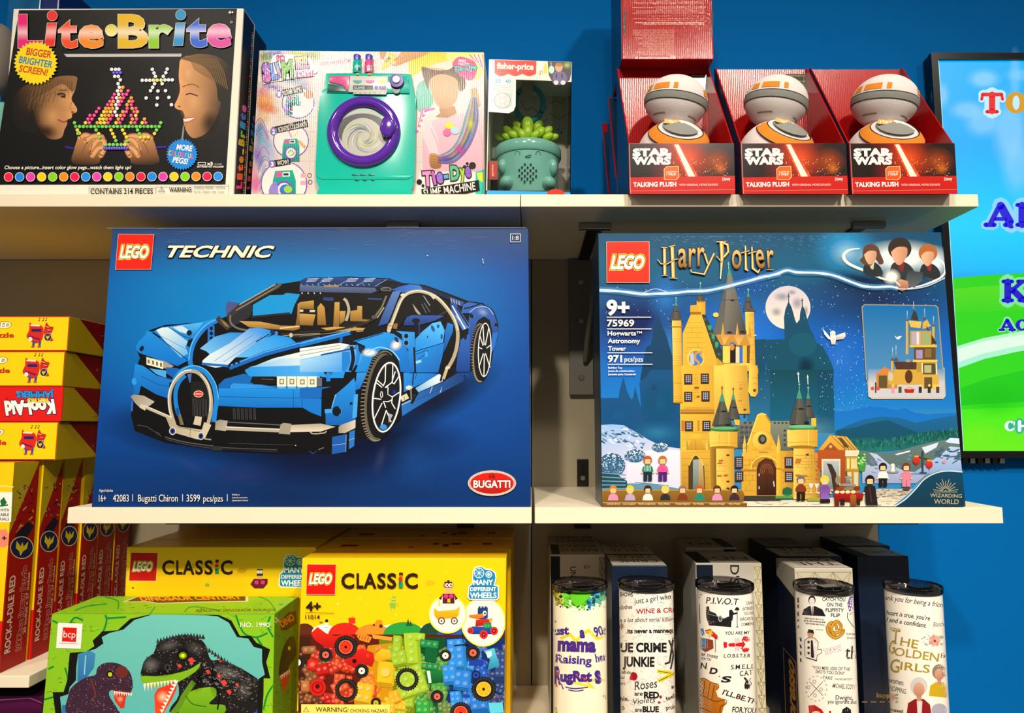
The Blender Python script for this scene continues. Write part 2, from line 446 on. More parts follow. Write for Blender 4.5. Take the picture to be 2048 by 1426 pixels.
# back panels of the shelf unit (removable boards)
def panel(x0,x1,label):
    o = block('back_panel',x0,x1,YP,YW - 0.0005,0.45,Z1B - 0.0005,'panel_beige',bevel=0.0006)
    tag(o,label,'panel','back panels of the shelving'); return o
XS = at(1063,1200,YP).x
panel(-1.35,XS - 0.001,'beige back panel of the shelving behind the puzzle boxes and car box')
panel(XS + 0.001,at(1757,1080,YP).x,'beige back panel of the shelving behind the castle box and tumblers')
def board(label,x0,x1,zb,zt,yf=YF,yb=YP - 0.0005):
    o = block('shelf_board',x0,x1,yf,yb,zb,zt,'board_cream',bevel=0.0008)
    tag(o,label,'shelf'); return o
xa = at(1041,400,YF).x
board('cream laminate top shelf board under the peg toy and slime boxes',-1.25,xa - 0.0006,Z1B,Z1T)
board('cream laminate top shelf board under the red plush toy boxes',xa + 0.0006,at(1957,405,YF).x,Z1B,Z1T)
board('cream laminate middle shelf board carrying the blue car box',at(135,1030,YF).x,at(1063.5,1030,YF).x,Z2B,Z2T)
board('cream laminate middle shelf board carrying the castle box',at(1069.5,1030,YF).x,at(2006,1030,YF).x,Z2B,Z2T)
ZL = at(0,1352,0.905).z
board('short cream shelf board under the upright puzzle boxes',-1.25,at(58,1360,0.905).x,at(30,1376,0.905).z,ZL,yf=0.905)
board('lowest shelf board beneath the dinosaur box and tumblers',at(135,1030,YF).x,at(1757,1080,YP).x,Z3T - 0.018,Z3T,yf=.845)
# ------------------------------------------------------------------ cartons and other bodies
for nm,col,ro in (('card_black','0D0B0C',.3),('card_blue','0A3F8A',.3),('card_navy','0C1B33',.35),('card_yellow','E6B800',.35),('card_red','940C0A',.28),
                    ('card_lime','7DB61B',.35),('card_teal_dark','0C3348',.3),('card_puzzle','8E0D0C',.25),('card_purple','3A0A30',.35),('card_silver','B9B3A6',.4)):
    material(nm,col,ro)
def Y_for(px,py,z): return atz(px,py,z).y
lite = Carton('toy_box','black boxed peg light toy showing two children in profile and a sailboat',None,[(27,17.5),(487,16.5),(466,389),(-2,389)],.915,.041,'white_card')
lite2 = Carton('toy_box','black boxed peg light toy hidden behind its twin, only its striped side showing',None,[(50,57),(510,57),(489,388),(22,388)],.960,.045,'card_black',zmin=Z1T)
slime = Carton('toy_box','white and rainbow slime machine box with a teal toy washer on its front',None,[(518.6,100.7),(968,104.4),(969,388),(502,388)],.95,.08,'white_card',zmin=Z1T)
tech = Carton('building_set_box','wide blue building set box picturing a blue sports car','building brick set boxes',[(224,456),(1057,456.5),(1062,1016.5),(182.5,1017.5)],.9045,.115,'card_blue',bevel=.0016,zmin=Z2T + .0003)
castle = Carton('building_set_box','dark blue building set box picturing a yellow brick castle at night','building brick set boxes',[(1196,466),(1883,464),(1930,1013.5),(1203.5,1013)],.9045,.088,'card_teal_dark',bevel=.0012,zmin=Z2T + .0003)
classic = Carton('building_set_box','yellow building brick box nearest the camera with a heap of bricks and wheels','yellow brick boxes',[(604.4,1116.3),(1012.8,1116.7),(1009,1426),(594,1426)],.925,.060,'card_yellow',zmin=Z3T)
cl_back = Carton('building_set_box','yellow building brick box standing partly hidden behind the dinosaur box','yellow brick boxes',[(254,1094),(632,1094),(624,1426),(238,1426)],1.0,.062,'card_yellow',zmin=Z3T)
def behind(c,name,label,group,Y,depth,mat,gap=.0015):
    x0,x1 = c.A[0].x,c.A[1].x; return None
def plain_box(name,label,group,x0,x1,y0,y1,z0,z1,mat,cat='box'):
    r = thing(name,label,cat,((x0 + x1) / 2,(y0 + y1) / 2,z0),group)
    return r,block('carton',x0,x1,y0,y1,z0,z1,mat,r,.0008)
ca,cb = classic.A[0],classic.A[1]
cz = ca.z
cl_rows = []
for i,lab in enumerate(('yellow brick box directly behind the one with the heap of bricks','rearmost yellow brick box in the row beside the tumblers')):
    y0 = .987 + i * .067 + i * .035
    cl_rows.append(plain_box('building_set_box',lab,'yellow brick boxes',ca.x - .002,cb.x + .004,y0,y0 + (.095 if i == 0 else .1),Z3T,cz,'card_yellow'))
da,db = cl_back.A[0],cl_back.A[1]
cl_row2 = plain_box('building_set_box','yellow brick box against the back panel behind the half hidden one','yellow brick boxes',da.x - .003,ca.x - .006 if False else db.x - .004,1.066,1.19,Z3T,da.z,'card_yellow')
dino = Carton('toy_box','lime green dinosaur toy box with two roaring dinosaurs',None,[(103.6,1228.5),(549,1229),(545,1426),(85.6,1426)],.905,.0925,'card_lime',zmin=Z3T)

# upright puzzle boxes in a queue, and the flat ones lying on top of them
PZ = [(29,925,9,1348),(88,920,68,1335),(137,917,120,1322),(178,915,163,1310),(209,913,196,1300),(244,912,233,1290)]
xr = at(29,925,.912).x
PT = at(29,925,.912).z
ys = [.912,.965,1.012,1.057,1.100,1.143]
puz = []
pl = ['upright yellow and red puzzle box at the front of the queue','upright puzzle box second from the front of the queue','upright puzzle box third from the front of the queue',
      'upright puzzle box fourth from the front of the queue, under the middle shelf end','upright puzzle box fifth from the front of the queue, second from the back','upright puzzle box at the back of the queue against the panel']
for i,y in enumerate(ys):
    r = thing('puzzle_box',pl[i],'puzzle box',(xr - .13,y + .02,ZL),'upright puzzle boxes')
    jx = [0,.002,-.001,.001,0,.001][i]
    b = block('carton',xr - .27 + jx,xr + jx,y,y + (.047 if i == 0 else .040),ZL,PT,'card_puzzle',r,.0008); puz.append((r,b,y,xr + jx))
FL = [(137,632.5,134,702),(128,702,124,773),(125,774,120,843),(114,844,110,913)]
fl_lab = ['yellow puzzle box lying flat, topmost of the pile on the upright ones','yellow puzzle box lying flat, second from the top of the pile','puzzle box lying flat with its red side out and writing upside down','yellow puzzle box lying flat at the bottom of the pile']
flat = []
FY = .955
zt = [at(60,632.5,FY).z,at(60,702.5,FY).z,at(60,773.5,FY).z,at(60,843.5,FY).z,PT + .0005]
for i,(a,ya,b_,yb) in enumerate(FL):
    x1 = at(a,(ya + yb) / 2,FY).x
    r = thing('puzzle_box',fl_lab[i],'puzzle box',(x1 - .13,FY + .1,zt[i + 1]),'puzzle boxes lying flat')
    b = block('carton',x1 - .27,x1,FY,1.19,zt[i + 1] + .0006,zt[i],'card_red' if i == 2 else 'card_yellow',r,.0008); flat.append((r,b,x1))

# gift boxes of the tumblers
KT = CAM.z - .192
def gift(label,xl,xrr,ytop,mat='card_silver',w=None,Y=None,depth=.085):
    Y = Y or Y_for((xl + xrr) / 2,ytop,KT); a,b = atz(xl,ytop,KT),atz(xrr,ytop,KT)
    r,bd = plain_box('tumbler_box',label,'tumbler gift boxes',a.x,b.x,Y,min(Y + depth,1.196),Z3T,KT,mat); return dict(root=r,body=bd,Y=Y,x0=a.x,x1=b.x,y1=min(Y + depth,1.196))
K = {}
K['1'] = gift('silver and navy gift box standing behind the purple lettered tumbler',1100,1211,1109)
K['1b'] = gift('silver gift box second in line behind the purple lettered tumbler',1097,1200,1089)
K['2'] = gift('navy gift box standing behind the grey crime tumbler',1223,1335,1131,'card_navy',depth=.075)
K['2b'] = gift('gift box with grey lid second in line behind the grey crime tumbler',1208,1313,1109,'card_navy')
K['3'] = gift('silver gift box standing behind the lobster tumbler',1391,1523,1126)
K['3b'] = gift('grey gift box standing at the back behind the lobster tumbler',1372,1472,1095)
K['4'] = gift('patterned silver gift box standing behind the pretzel tumbler',1589,1705,1136.5,depth=.07)
K['4b'] = gift('navy and silver gift box second in line behind the pretzel tumbler',1560,1684,1113,'card_navy',depth=.07)
K['4c'] = gift('navy gift box with grey lid at the back behind the pretzel tumbler',1532,1625,1094,'card_navy')
K['5'] = gift('plain navy gift box standing behind the gold lettered tumbler',1714,1817,1112.5,'card_navy',depth=.075)
K['5b'] = gift('navy gift box with grey lid at the back beside the blue wall',1690,1780,1092,'card_navy',depth=.1)

# tumblers
material('bag_grey','8A8078',.15)
material('tumbler_white','EFE7DA',0.18,coat=0.3); material('tumbler_cream','F6EBCD',0.18,coat=0.3)
clear('lid_smoke','B4B0B4',.08,.3)
clear('lid_edge','D0CCD0',.1,.5)
TZ = CAM.z - .44 + .2155
def tumbler(label,xl,xrr,pymid,pylid,mat,Y=.897):
    ray1,ray2 = ray(xl,pymid),ray(xrr,pymid); a1,a2 = math.atan2(ray1.x,ray1.y),math.atan2(ray2.x,ray2.y)
    m_,h_ = (a1 + a2) / 2,(a2 - a1) / 2; x = Y * math.tan(m_); r = Y / math.cos(m_) * math.sin(h_)
    ztop = at((xl + xrr) / 2,pylid,Y).z                      # rim of the body
    rt = thing('tumbler',label,'tumbler',(x,Y,Z3T),'printed steel tumblers')
    H = ztop - Z3T
    MB().ring([(0,0),(r * .93,0),(r * .97,.004),(r,.014),(r,H - .004),(r * .985,H - .001),(r * .93,H),(r * .9,H - .012),(0,H - .012)],(x,Y,Z3T),n=72).build('cup_body',mat,rt)
    MB().ring([(0,H - .006),(r * .93,H - .006),(r * .96,H + .0005),(r * 1.04,H + .001),(r * 1.055,H + .004),(r * 1.03,H + .0065),(r * .9,H + .006),(r * .86,H + .0015),(0,H + .0015)],(x,Y,Z3T),n=72).build('lid','lid_smoke',rt); ld = rt.children[-1]
    MB().ring([(r * 1.0,H + .0062),(r * 1.045,H + .0058),(r * 1.05,H + .0075),(r * 1.0,H + .008)],(x,Y,Z3T),n=72,close=True).build('lid_rim','lid_edge',ld)
    sl = MB().box((x + r * .1,Y - r * .25,Z3T + H + .005),(r * .75,r * .45,.005),Matrix.Rotation(.25,3,'Z')); sl.build('slider','lid_edge',ld,False,.001)
    return dict(root=rt,surf=Cyl(x,Y,r),x=x,r=r,H=H,zt=ztop)
T1 = tumbler('cream tumbler with a paint splash top and purple lettering',1106,1214,1300,1176,'tumbler_cream')
T2 = tumbler('grey marbled tumbler with black crime themed lettering',1239.5,1349,1300,1174,'tumbler_white')
T3 = tumbler('white tumbler with a red lobster, black cat and orange armchair',1396,1510,1300,1176,'tumbler_white')
T4 = tumbler('white tumbler with a brown pretzel and office sayings',1593,1712,1300,1180,'tumbler_white')
T5 = tumbler('white tumbler with gold lettering and a pink flower',1774,1892,1300,1180,'tumbler_white')

# screen on the wall
YT = 1.192
sq = [(1874,123),(2200,118),(2200,898),(1922,901)]
tvp = Plane((0,YT,0),(0,-1,0))
tx0,tx1 = at(1898,510,YT).x,at(1898,510,YT).x + 1.25
tz1,tz0 = at(1950,121,YT).z,at(1950,902,YT).z
tv = thing('television','wall mounted television showing cartoon sky, green hills and bold words','television',((tx0 + tx1) / 2,YT + .03,tz0))
bz = .0125
block('housing',tx0 - bz + .001,tx1 + bz,YT + .004,YW - .001,tz0 - .012,tz1 + bz,'black_plastic',tv,.002)
fr = MB()
for a in ((tx0 - bz,tx0,tz0 - .012,tz1 + bz),(tx1,tx1 + bz,tz0 - .012,tz1 + bz),(tx0,tx1,tz1,tz1 + bz),(tx0,tx1,tz0 - .012,tz0)):
    fr.box(((a[0] + a[1]) / 2,YT,(a[2] + a[3]) / 2),(a[1] - a[0],.01,a[3] - a[2]))
fr.build('bezel','black_plastic',tv,False)
block('screen',tx0,tx1,YT + .001,YT + .0038,tz0,tz1,'black_plastic',tv)
# ------------------------------------------------------------------ print of the blue car box
def brick_logo(parent,surf,q,frame,txt,h,mat='ink_satin',base=3,name='brand_logo',red='F0200F'):
    """red square with rounded white lettering; q = corners, txt = baseline ends of the white letters"""
    a = Art(surf,mat,base); a.frame(*frame)
    a.poly(q,'E9DCC0'); s_ = 0.985; cx = sum(p[0] for p in q) / 4; cy = sum(p[1] for p in q) / 4
    a.poly([(cx + (x - cx) * s_,cy + (y - cy) * s_) for x,y in q],red)
    a.text('LEGO',txt[0],txt[1],h,'FFF6DC',bold=.045,shear=.28,outline=[(.075,'FFD21E'),(.035,'1A0A06')],space=.98)
    return a.build(name,parent)
tf = tech.front; TR = tech.root
Z1 = (180,430,460 / 2048); Z2 = (600,430,480 / 2048); Z3 = (180,720,460 / 1929); Z4 = (600,720,480 / 2013)
a = Art(tf,'ink_satin',1)
def tech_bg(u,v):
    d = math.hypot((u - .42) / .50,(v - .30) / .40); e = math.hypot((u - .45) / .62,(v - .95) / .28)
    c = mix('0088D2','04479A',min(1,max(0,d - .1) / 1.1)); c = mix(c,'012C66',max(0,min(1,(d - 1.0) / 1.2)))
    c = mix(c,'061C42',max(0,1 - e) * .8)
    return mix('25406F',c,min(1,v / .17)) if v < .17 else c
q = tech.q
a.quad((q[0][0] + 1,q[0][1] + 1.5),(q[1][0] - 1.5,q[1][1] + 1.5),(q[2][0] - 1.5,q[2][1] - 1.5),(q[3][0] + 1,q[3][1] - 1.5),40,28,tech_bg)
a.build('background_print',TR)
a = Art(tf,'ink_satin',5)
# dark floor, reflections
a.glow(520,850,330,80,'02040A',.95,core=.5); a.glow(720,880,240,60,'0A1030',.8); a.glow(870,800,160,50,'04102C',.9,rot=-.5)
a.glow(640,920,220,60,'0A1236',.8); a.glow(480,950,90,26,'2A3E86',.35); a.glow(380,930,60,12,'2B4C9A',.35,rot=.5); a.glow(830,920,60,60,'1C5CB0',.3)
a.glow(760,920,14,40,'3A4478',.4,rot=.3); a.glow(360,590,150,90,'1596DC',.35)
BL,LB,DB,BK,WH,GY,TN = '1583DA','49A9EE','17479A','08080B','E6ECE2','B9AF9B','B48A46'
a.frame(0,0)
a.poly([(268,792),(262,830),(270,862),(330,885),(450,903),(560,908),(665,908),(700,905),(716,876),(742,878),(760,874),(800,842),(806,828),(860,790),(930,752),(946,740),(952,760),(968,762),(982,730),(994,660),(986,625),(966,606),(936,602),(900,588),(850,570),(805,566),(780,557),(700,553),(625,555),(600,562),(562,568),(500,600),(466,618),(455,632),(430,642),(330,650),(300,660),(272,696),(280,716),(268,750)],BK)
a.frame(*Z1)
a.poly([(1450,800),(1600,715),(1720,712),(1745,695),(1872,705),(1822,800),(1795,880),(1450,912)],'0F8ED2')
a.poly([(1240,770),(1330,785),(1440,800),(1445,850),(1425,905),(1330,960),(1250,1010),(1215,900),(1212,820)],'26262E')
a.poly([(1228,768),(1330,785),(1215,905),(1208,820)],'4A4E86')
a.line([(1240,900),(1320,830),(1680,625)],46,'34322E'); a.line([(1330,800),(1650,618)],9,'A39A86'); a.line([(1300,850),(1640,655)],8,'8E8674')
a.line([(1640,655),(1700,615)],26,'57534A'); a.line([(1440,908),(1780,875)],18,'22232A')
a.line([(1130,915),(1240,1010)],50,'3A3630'); a.poly([(1160,925),(1215,960),(1240,1005),(1200,985)],'8A6B42')
a.poly([(1330,945),(1520,950),(1700,985),(1940,990),(1810,1030),(1420,1000)],'C3964C','7E5C2C')
a.line([(1690,1010),(1900,985)],14,'D9B878'); a.line([(1250,890),(1255,960),(1320,1010),(1450,1035)],16,'6B675C',sm=True)
a.poly([(1700,1050),(2048,1045),(2048,1085),(1700,1100)],'24231F'); a.line([(1720,1075),(2048,1052)],7,'9A937F'); a.ell(1790,1070,16,20,'BDB5A2')
a.poly([(1850,790),(1920,760),(2000,765),(2010,990),(1830,985),(1845,900)],TN,'6A4A1E'); a.rect(1870,840,2000,866,'C9C4B4'); a.rect(1925,846,1955,862,'222')
# hood
a.poly([(410,1170),(430,1130),(500,1062),(500,1035),(560,1040),(640,1000),(720,990),(1020,950),(1130,915),(1060,985),(975,1050),(915,1140),(885,1290),(780,1345),(640,1295),(500,1250),(440,1228),(412,1200)],'1C90E2','0A6CC8')
a.poly([(590,1025),(640,1003),(700,1000),(890,1140),(850,1165),(875,1235),(810,1270),(700,1160)],'D4E6EC','5FAEE6',d=(640,1000,820,1270))
a.poly([(700,995),(1010,955),(930,1060),(900,1090),(830,1090)],'4EB0EE','1576CC'); a.poly([(740,1000),(820,985),(900,1040),(870,1060),(800,1040)],'BBD8EA')
a.line([(560,1045),(870,1290)],8,'0C3B74'); a.line([(560,1045),(630,1095)],16,'0A0E18'); a.line([(640,1080),(880,1205)],3,'2A5E9A'); a.ell(885,1050,24,24,'0A1A30'); a.ell(462,1190,18,26,'0A1528',rot=.5)
a.line([(700,1000),(860,1090),(930,1105)],5,'123A70')
a.poly([(880,1110),(930,1100),(890,1180),(860,1160)],'0B0E16')
a.line([(1130,940),(1040,990),(960,1080),(910,1180),(893,1290),(905,1350)],42,'1479CE',sm=True); a.line([(1120,932),(1030,982),(948,1075),(900,1175),(882,1290)],8,'62BCF4',sm=True)
a.rect(1050,985,1110,1140,'1E6EC6'); [a.ell(1082,y,15,17,'0A0E1A') for y in (1010,1055,1098)]
a.poly([(980,1190),(1110,1085),(1250,1045),(1400,1050),(1230,1180),(1070,1245),(1040,1215)],'1580D6','6FB8EA',d=(1250,1045,1060,1240))
a.poly([(1420,1010),(1500,1004),(1640,1030),(1610,1070),(1290,1275),(1220,1345),(1120,1360),(998,1330),(1005,1295),(1070,1240),(1250,1140)],'128AE2','CFE4EC',d=(1500,1010,1130,1290))
a.line([(1450,1070),(1110,1300)],3,'2A5A90'); a.line([(1540,1080),(1190,1310)],3,'2A5A90'); a.line([(1000,1325),(1230,1345)],22,'1A64B8'); a.ell(1625,1040,20,22,'102A58'); a.ell(1660,1052,15,18,'3C7CD0')
a.poly([(1295,1268),(1480,1135),(1640,1065),(1780,1090),(1845,1145),(1560,1225),(1420,1268)],'118CE4','5FB4EC',d=(1650,1065,1350,1270)); a.line([(1480,1130),(1600,1060)],8,'0A1A34')
a.poly([(1380,1380),(1640,1275),(2048,1180),(2048,1290),(1700,1380)],'8FC4E8','EDEEE0',d=(1400,1380,2000,1200))
a.line([(1240,1360),(1560,1235),(2048,1105)],44,'0E62BA'); a.line([(1240,1345),(1560,1222),(2048,1092)],8,'4FA8EA'); [a.ell(x,y,11,13,'0A1A38') for x,y in ((1245,1340),(1285,1325),(1325,1310))]
a.poly([(500,1262),(660,1300),(750,1345),(700,1372),(520,1335)],'9C9688')
for x,y in ((505,1270),(545,1280),(580,1290),(615,1300)):
    a.poly([(x,y),(x + 36,y + 8),(x + 38,y + 72),(x,y + 62)],'F4ECD6'); a.poly([(x + 9,y + 14),(x + 28,y + 18),(x + 29,y + 54),(x + 9,y + 50)],'77704F')
# grille and bumper
a.frame(*Z3)
a.poly([(380,30),(450,50),(560,130),(700,170),(760,140),(720,180),(668,190),(664,325),(560,290),(430,215),(412,290),(368,285),(366,150)],'1784DA','0B60B8')
a.line([(430,135),(560,200),(668,225)],4,'0C3C78'); a.line([(560,130),(760,172)],4,'0C3C78'); a.ell(372,180,20,30,'2A92E4')
a.poly([(500,70),(640,90),(640,150),(560,120)],'4AA0E0'); a.poly([(640,60),(740,70),(800,110),(700,150),(640,110)],'0D5EB0')
a.poly([(720,180),(800,110),(900,105),(990,200),(1015,330),(990,520),(900,560),(760,540),(700,440)],'0A0A0C')
for x in range(860,1000,26): a.line([(x,250),(x + 8,470)],9,'2E2E30'); a.line([(x + 11,250),(x + 19,480)],3,'55554F')
a.poly([(850,180),(980,190),(980,330),(850,320)],'1B1A19')
a.line([(745,462),(722,360),(722,260),(752,180),(800,130)],34,'1479CE',sm=True); a.line([(735,400),(738,462)],20,'0C4C94')
a.line([(700,190),(760,100),(860,62),(960,95),(1035,200),(1062,330),(1050,430),(1040,520)],40,'1580D6',sm=True); a.line([(720,150),(780,80),(870,48),(975,85),(1055,200),(1080,330)],7,'66B8F0',sm=True)
a.line([(692,480),(672,390),(672,280),(712,180),(785,108),(855,92),(925,120),(985,200),(1016,310),(1014,430),(990,545)],30,'A89E8A',sm=True); a.line([(684,480),(664,390),(664,280),(704,176),(780,100),(855,83)],9,'E6DCC6',sm=True); a.line([(930,120),(990,200),(1010,310),(1006,430)],8,'E6DCC6',sm=True)
a.ell(912,285,40,28,'F2E6D0'); a.ell(912,285,36,24,'D8281A'); a.text('BUGATTI',(888,290),(936,292),12,'F8EEDC',bold=.02)
a.poly([(820,120),(855,115),(845,190),(835,190)],'3D66B8')
a.poly([(640,485),(705,470),(728,545),(760,560),(940,585),(960,520),(1020,545),(968,655),(900,665),(690,605)],'A79B82','C8BDA4',d=(640,480,980,660)); a.poly([(740,465),(765,455),(790,545),(760,545)],'6E664E')
a.poly([(885,470),(942,478),(930,552),(868,540)],'C4B99F'); a.line([(735,560),(930,600)],5,'6C6450'); a.line([(845,570),(840,640)],4,'6C6450')
for x,y in ((695,596),(932,638)): a.ell(x,y,29,33,'CFC6B0'); a.ell(x,y,21,25,'1A3C8E'); a.ell(x,y,11,14,'070A1C')
a.poly([(342,305),(370,288),(455,300),(545,350),(500,385),(425,405),(380,360)],'8E8878','B6AE9C',d=(342,300,480,400)); a.poly([(425,370),(475,380),(465,425),(420,400)],'C9C0AC')
a.line([(470,395),(690,490)],26,'B3AA96'); a.line([(472,388),(690,480)],6,'E6DEC8'); a.line([(358,345),(352,430)],16,'3A62B8')
a.poly([(1055,515),(1090,500),(1158,510),(1140,596),(1050,585)],'8E877B','B0A899',d=(1055,515,1140,590)); a.line([(1150,520),(1600,545)],8,'5B5B62'); a.line([(1140,572),(1600,592)],32,'A9A08F'); a.line([(1140,562),(1600,582)],7,'DAD1BE')
a.poly([(1600,540),(1625,528),(1690,535),(1680,625),(1585,618)],'9A9282'); a.poly([(1690,545),(1935,533),(2060,560),(1935,600),(1680,605)],'A89F8E','D4CAB6',d=(1800,540,1800,600))
a.line([(1850,605),(1890,622),(1940,610)],7,'8A8374',sm=True)
a.poly([(1080,208),(1130,160),(1290,115),(1370,130),(1345,190),(1500,215),(1929,232),(1929,245),(1080,245)],'0F62B4'); a.poly([(1180,215),(1200,195),(1400,205),(1560,232),(1180,240)],'2A8CE0')
a.poly([(1080,238),(1929,238),(1929,470),(1850,440),(1785,400),(1400,400),(1080,385)],'1787DE','0B5DB2',d=(0,240,0,460))
a.line([(1085,308),(1930,322)],4,'0B3F80'); a.line([(1707,250),(1707,400)],4,'0B3F80'); a.line([(1786,250),(1786,405)],4,'0B3F80')
for x,y in ((1822,366),(1905,362)): a.ell(x,y,26,27,'0B4C98'); a.ell(x - 3,y - 3,20,21,'2C8ADC')
for x in range(1205,1400,34): a.line([(x,405),(x + 4,500)],14,'2A2A2E'); a.line([(x + 12,405),(x + 16,500)],4,'4A4A4E')
a.poly([(1300,95),(1340,60),(1929,10),(1929,150),(1340,137)],'1C8CE0','4CA8EA',d=(1300,130,1929,20)); a.poly([(1340,60),(1600,-10),(1929,-30),(1929,40)],'DDE8E4','62B2EA',d=(1929,-30,1350,60))
a.rect(1370,138,1560,205,'14110F'); a.line([(1440,160),(1540,165)],3,'777')
for x in (1570,1655,1738,1825): 
    a.rect(x,138,x + 78,222,'F4EAD2'); a.rect(x + 4,222,x + 74,240,'5CA8E0'); a.rect(x + 20,158,x + 60,204,'8C8060'); a.rect(x + 30,168,x + 50,194,'E8DEBE'); a.line([(x,138),(x,222)],3,'9A927C')
a.line([(630,650),(800,695),(1040,735),(1200,745),(1580,765)],30,'17171A',sm=True); a.line([(630,645),(800,688),(1040,722)],6,'5E5E60',sm=True); a.line([(640,665),(810,708),(1030,742)],4,'4A4A4C',sm=True)
a.rect(1030,722,1108,760,'2A2A2C'); a.line([(1110,735),(1570,752)],4,'55565A'); a.line([(960,660),(1020,668)],10,'A8A08E')
a.line([(400,545),(480,560),(600,640)],5,'4C4C50'); a.line([(520,590),(590,620)],8,'333336'); a.line([(1170,700),(1700,712)],3,'46464A'); a.ell(1725,716,6,4,'BBB')
a.line([(1840,765),(1870,785),(1900,765)],6,'2A3A9A')
# right side of the car
a.frame(*Z4)
a.poly([(0,-40),(360,-40),(390,60),(365,152),(240,152),(130,130),(0,130)],'58B0EE','1A8AE2',d=(0,-20,200,140))
a.ell(238,88,40,42,'0A1830'); a.ell(250,98,26,30,'1C5CA8'); a.line([(238,110),(240,180)],34,'1B7ED4')
a.poly([(500,-60),(620,-60),(570,90),(505,240),(440,262),(470,170),(480,60)],'38A0EC','0E68C4',d=(500,0,500,250))
a.poly([(300,290),(400,205),(455,150),(468,200),(466,500),(380,548),(218,545),(215,450),(262,410)],'1B86DC','0C5CB0',d=(300,200,300,540)); a.line([(300,290),(268,400)],6,'7CC4F4')
a.line([(210,430),(290,425)],34,'3A9AE6'); a.ell(310,430,38,42,'0A0E1A'); a.hoop(318,430,36,40,8,'2A7CCC',a0=-70,a1=70)
a.poly([(455,290),(488,285),(478,480),(440,492)],'3C9CE4'); a.line([(420,370),(440,360)],20,'0D1B30')
a.poly([(325,560),(345,545),(468,500),(466,570),(380,612),(325,612)],'8F8776','CFC6B2',d=(325,560,468,560))
a.poly([(270,645),(392,622),(386,770),(268,790)],'1755A8'); a.line([(272,716),(388,700)],4,'8AB0DA'); a.line([(388,625),(384,770)],5,'6C9AD4'); a.poly([(415,605),(462,585),(456,722),(412,748)],'256EC2'); a.line([(412,672),(460,655)],4,'8AB8E6')
for x,y in ((62,362),(142,362)): a.ell(x,y,26,27,'0B4C98'); a.ell(x - 3,y - 3,20,21,'2C8ADC')
a.poly([(0,235),(270,225),(185,245),(182,320),(0,320)],'0F62B8'); a.poly([(0,320),(182,325),(180,475),(25,400),(0,400)],'1272CA'); a.line([(20,320),(20,400)],4,'0B3F80')
for x in (-18,64): a.rect(x,142,x + 78,226,'F4EAD2'); a.rect(x + 20,162,x + 60,206,'8C8060'); a.rect(x + 30,172,x + 50,196,'E8DEBE')
a.rect(146,150,186,222,'5A6270')
a.line([(155,752),(200,735)],6,'7A7A70'); a.line([(85,600),(110,618),(200,612),(225,596)],10,'A69E8E',sm=True)
a.poly([(865,-30),(1185,-30),(1070,105),(1180,120),(945,235),(872,270)],'2592E4','0E62BC',d=(870,0,1100,230)); a.line([(960,0),(945,210)],12,'0A2A58'); a.line([(1010,20),(965,160)],5,'0C3A78'); a.poly([(965,10),(1025,20),(1020,45),(965,60)],'7AC0F0')
a.poly([(850,375),(945,330),(960,290),(1190,190),(1375,75),(1375,175),(1190,272),(950,412),(858,472)],'2468B8','103470',d=(850,400,1375,120)); a.line([(1090,280),(1110,225)],5,'A8C8E8'); a.line([(1175,275),(1190,230)],5,'A8C8E8'); a.line([(945,350),(1300,190)],3,'0C2C60')
a.poly([(965,238),(1165,118),(1205,138),(1195,180),(990,272)],'62A4DA','D6E4EA',d=(965,250,1150,150)); a.line([(950,230),(985,275),(935,365)],20,'0B0B0E'); a.line([(1195,110),(1180,180)],18,'0B0B0E')
a.ell(915,232,28,18,'D9CFBA'); a.line([(930,240),(935,330)],12,'7E7768'); a.line([(848,330),(905,300)],46,'CFC3A4'); a.line([(878,335),(873,300)],5,'6C6450'); a.line([(855,375),(930,340)],14,'6AA2DC')
a.poly([(1350,60),(1380,20),(1430,10),(1420,160),(1390,130),(1345,120)],'123B7C')
# front wheel
a.frame(0,0)
a.ell(765,791,37,91,'070708',rot=.13); a.ell(760,793,30,87,'5C564A',rot=.12); a.ell(765,793,30,84,'0F0F10',rot=.12)
for i in range(44):
    t = math.pi * (0.42 + i / 44 * 1.22); x,y = 33 * math.cos(t),88 * math.sin(t)
    a.line([(763 + x * .98 - y * .12,792 + y + x * .1),(759 + x * 1.10 - y * .12,792 + y * 1.03 + x * .1)],2.0,'8D846E' if y > -30 else '6F685A')
a.frame(*Z4)
a.hoop(726,312,120,298,13,'F2F2EE',wy=13,rot=.12,n=60); a.hoop(726,312,104,282,4,'3C4048',wy=6,rot=.12,n=48)
hx,hy = 715,285
for p in ([(720,30),(715,180),(700,215),(650,170)],[(800,95),(770,190),(715,230)],[(835,130),(790,200),(775,190),(780,30)],[(775,310),(835,270)],[(740,230),(735,290),(775,310),(770,360),(800,410)],[(610,320),(685,330),(700,345),(720,400)],
          [(690,360),(625,490)],[(700,345),(740,350),(770,335)],[(725,420),(680,560)],[(725,425),(765,520)],[(690,230),(640,190)],[(690,270),(740,215)]):
    a.line(p,8,'F0F0EC')
a.poly([(680,240),(735,232),(735,290),(772,312),(740,345),(690,345),(665,300)],'101114'); a.ell(685,290,12,28,'D8D8D0'); a.ell(685,290,6,20,'222'); a.poly([(740,445),(780,460),(745,530)],'9AA2AE'); a.ell(700,562,30,22,'2A8AE0'); a.glow(790,270,26,30,'1C36A8',.8)
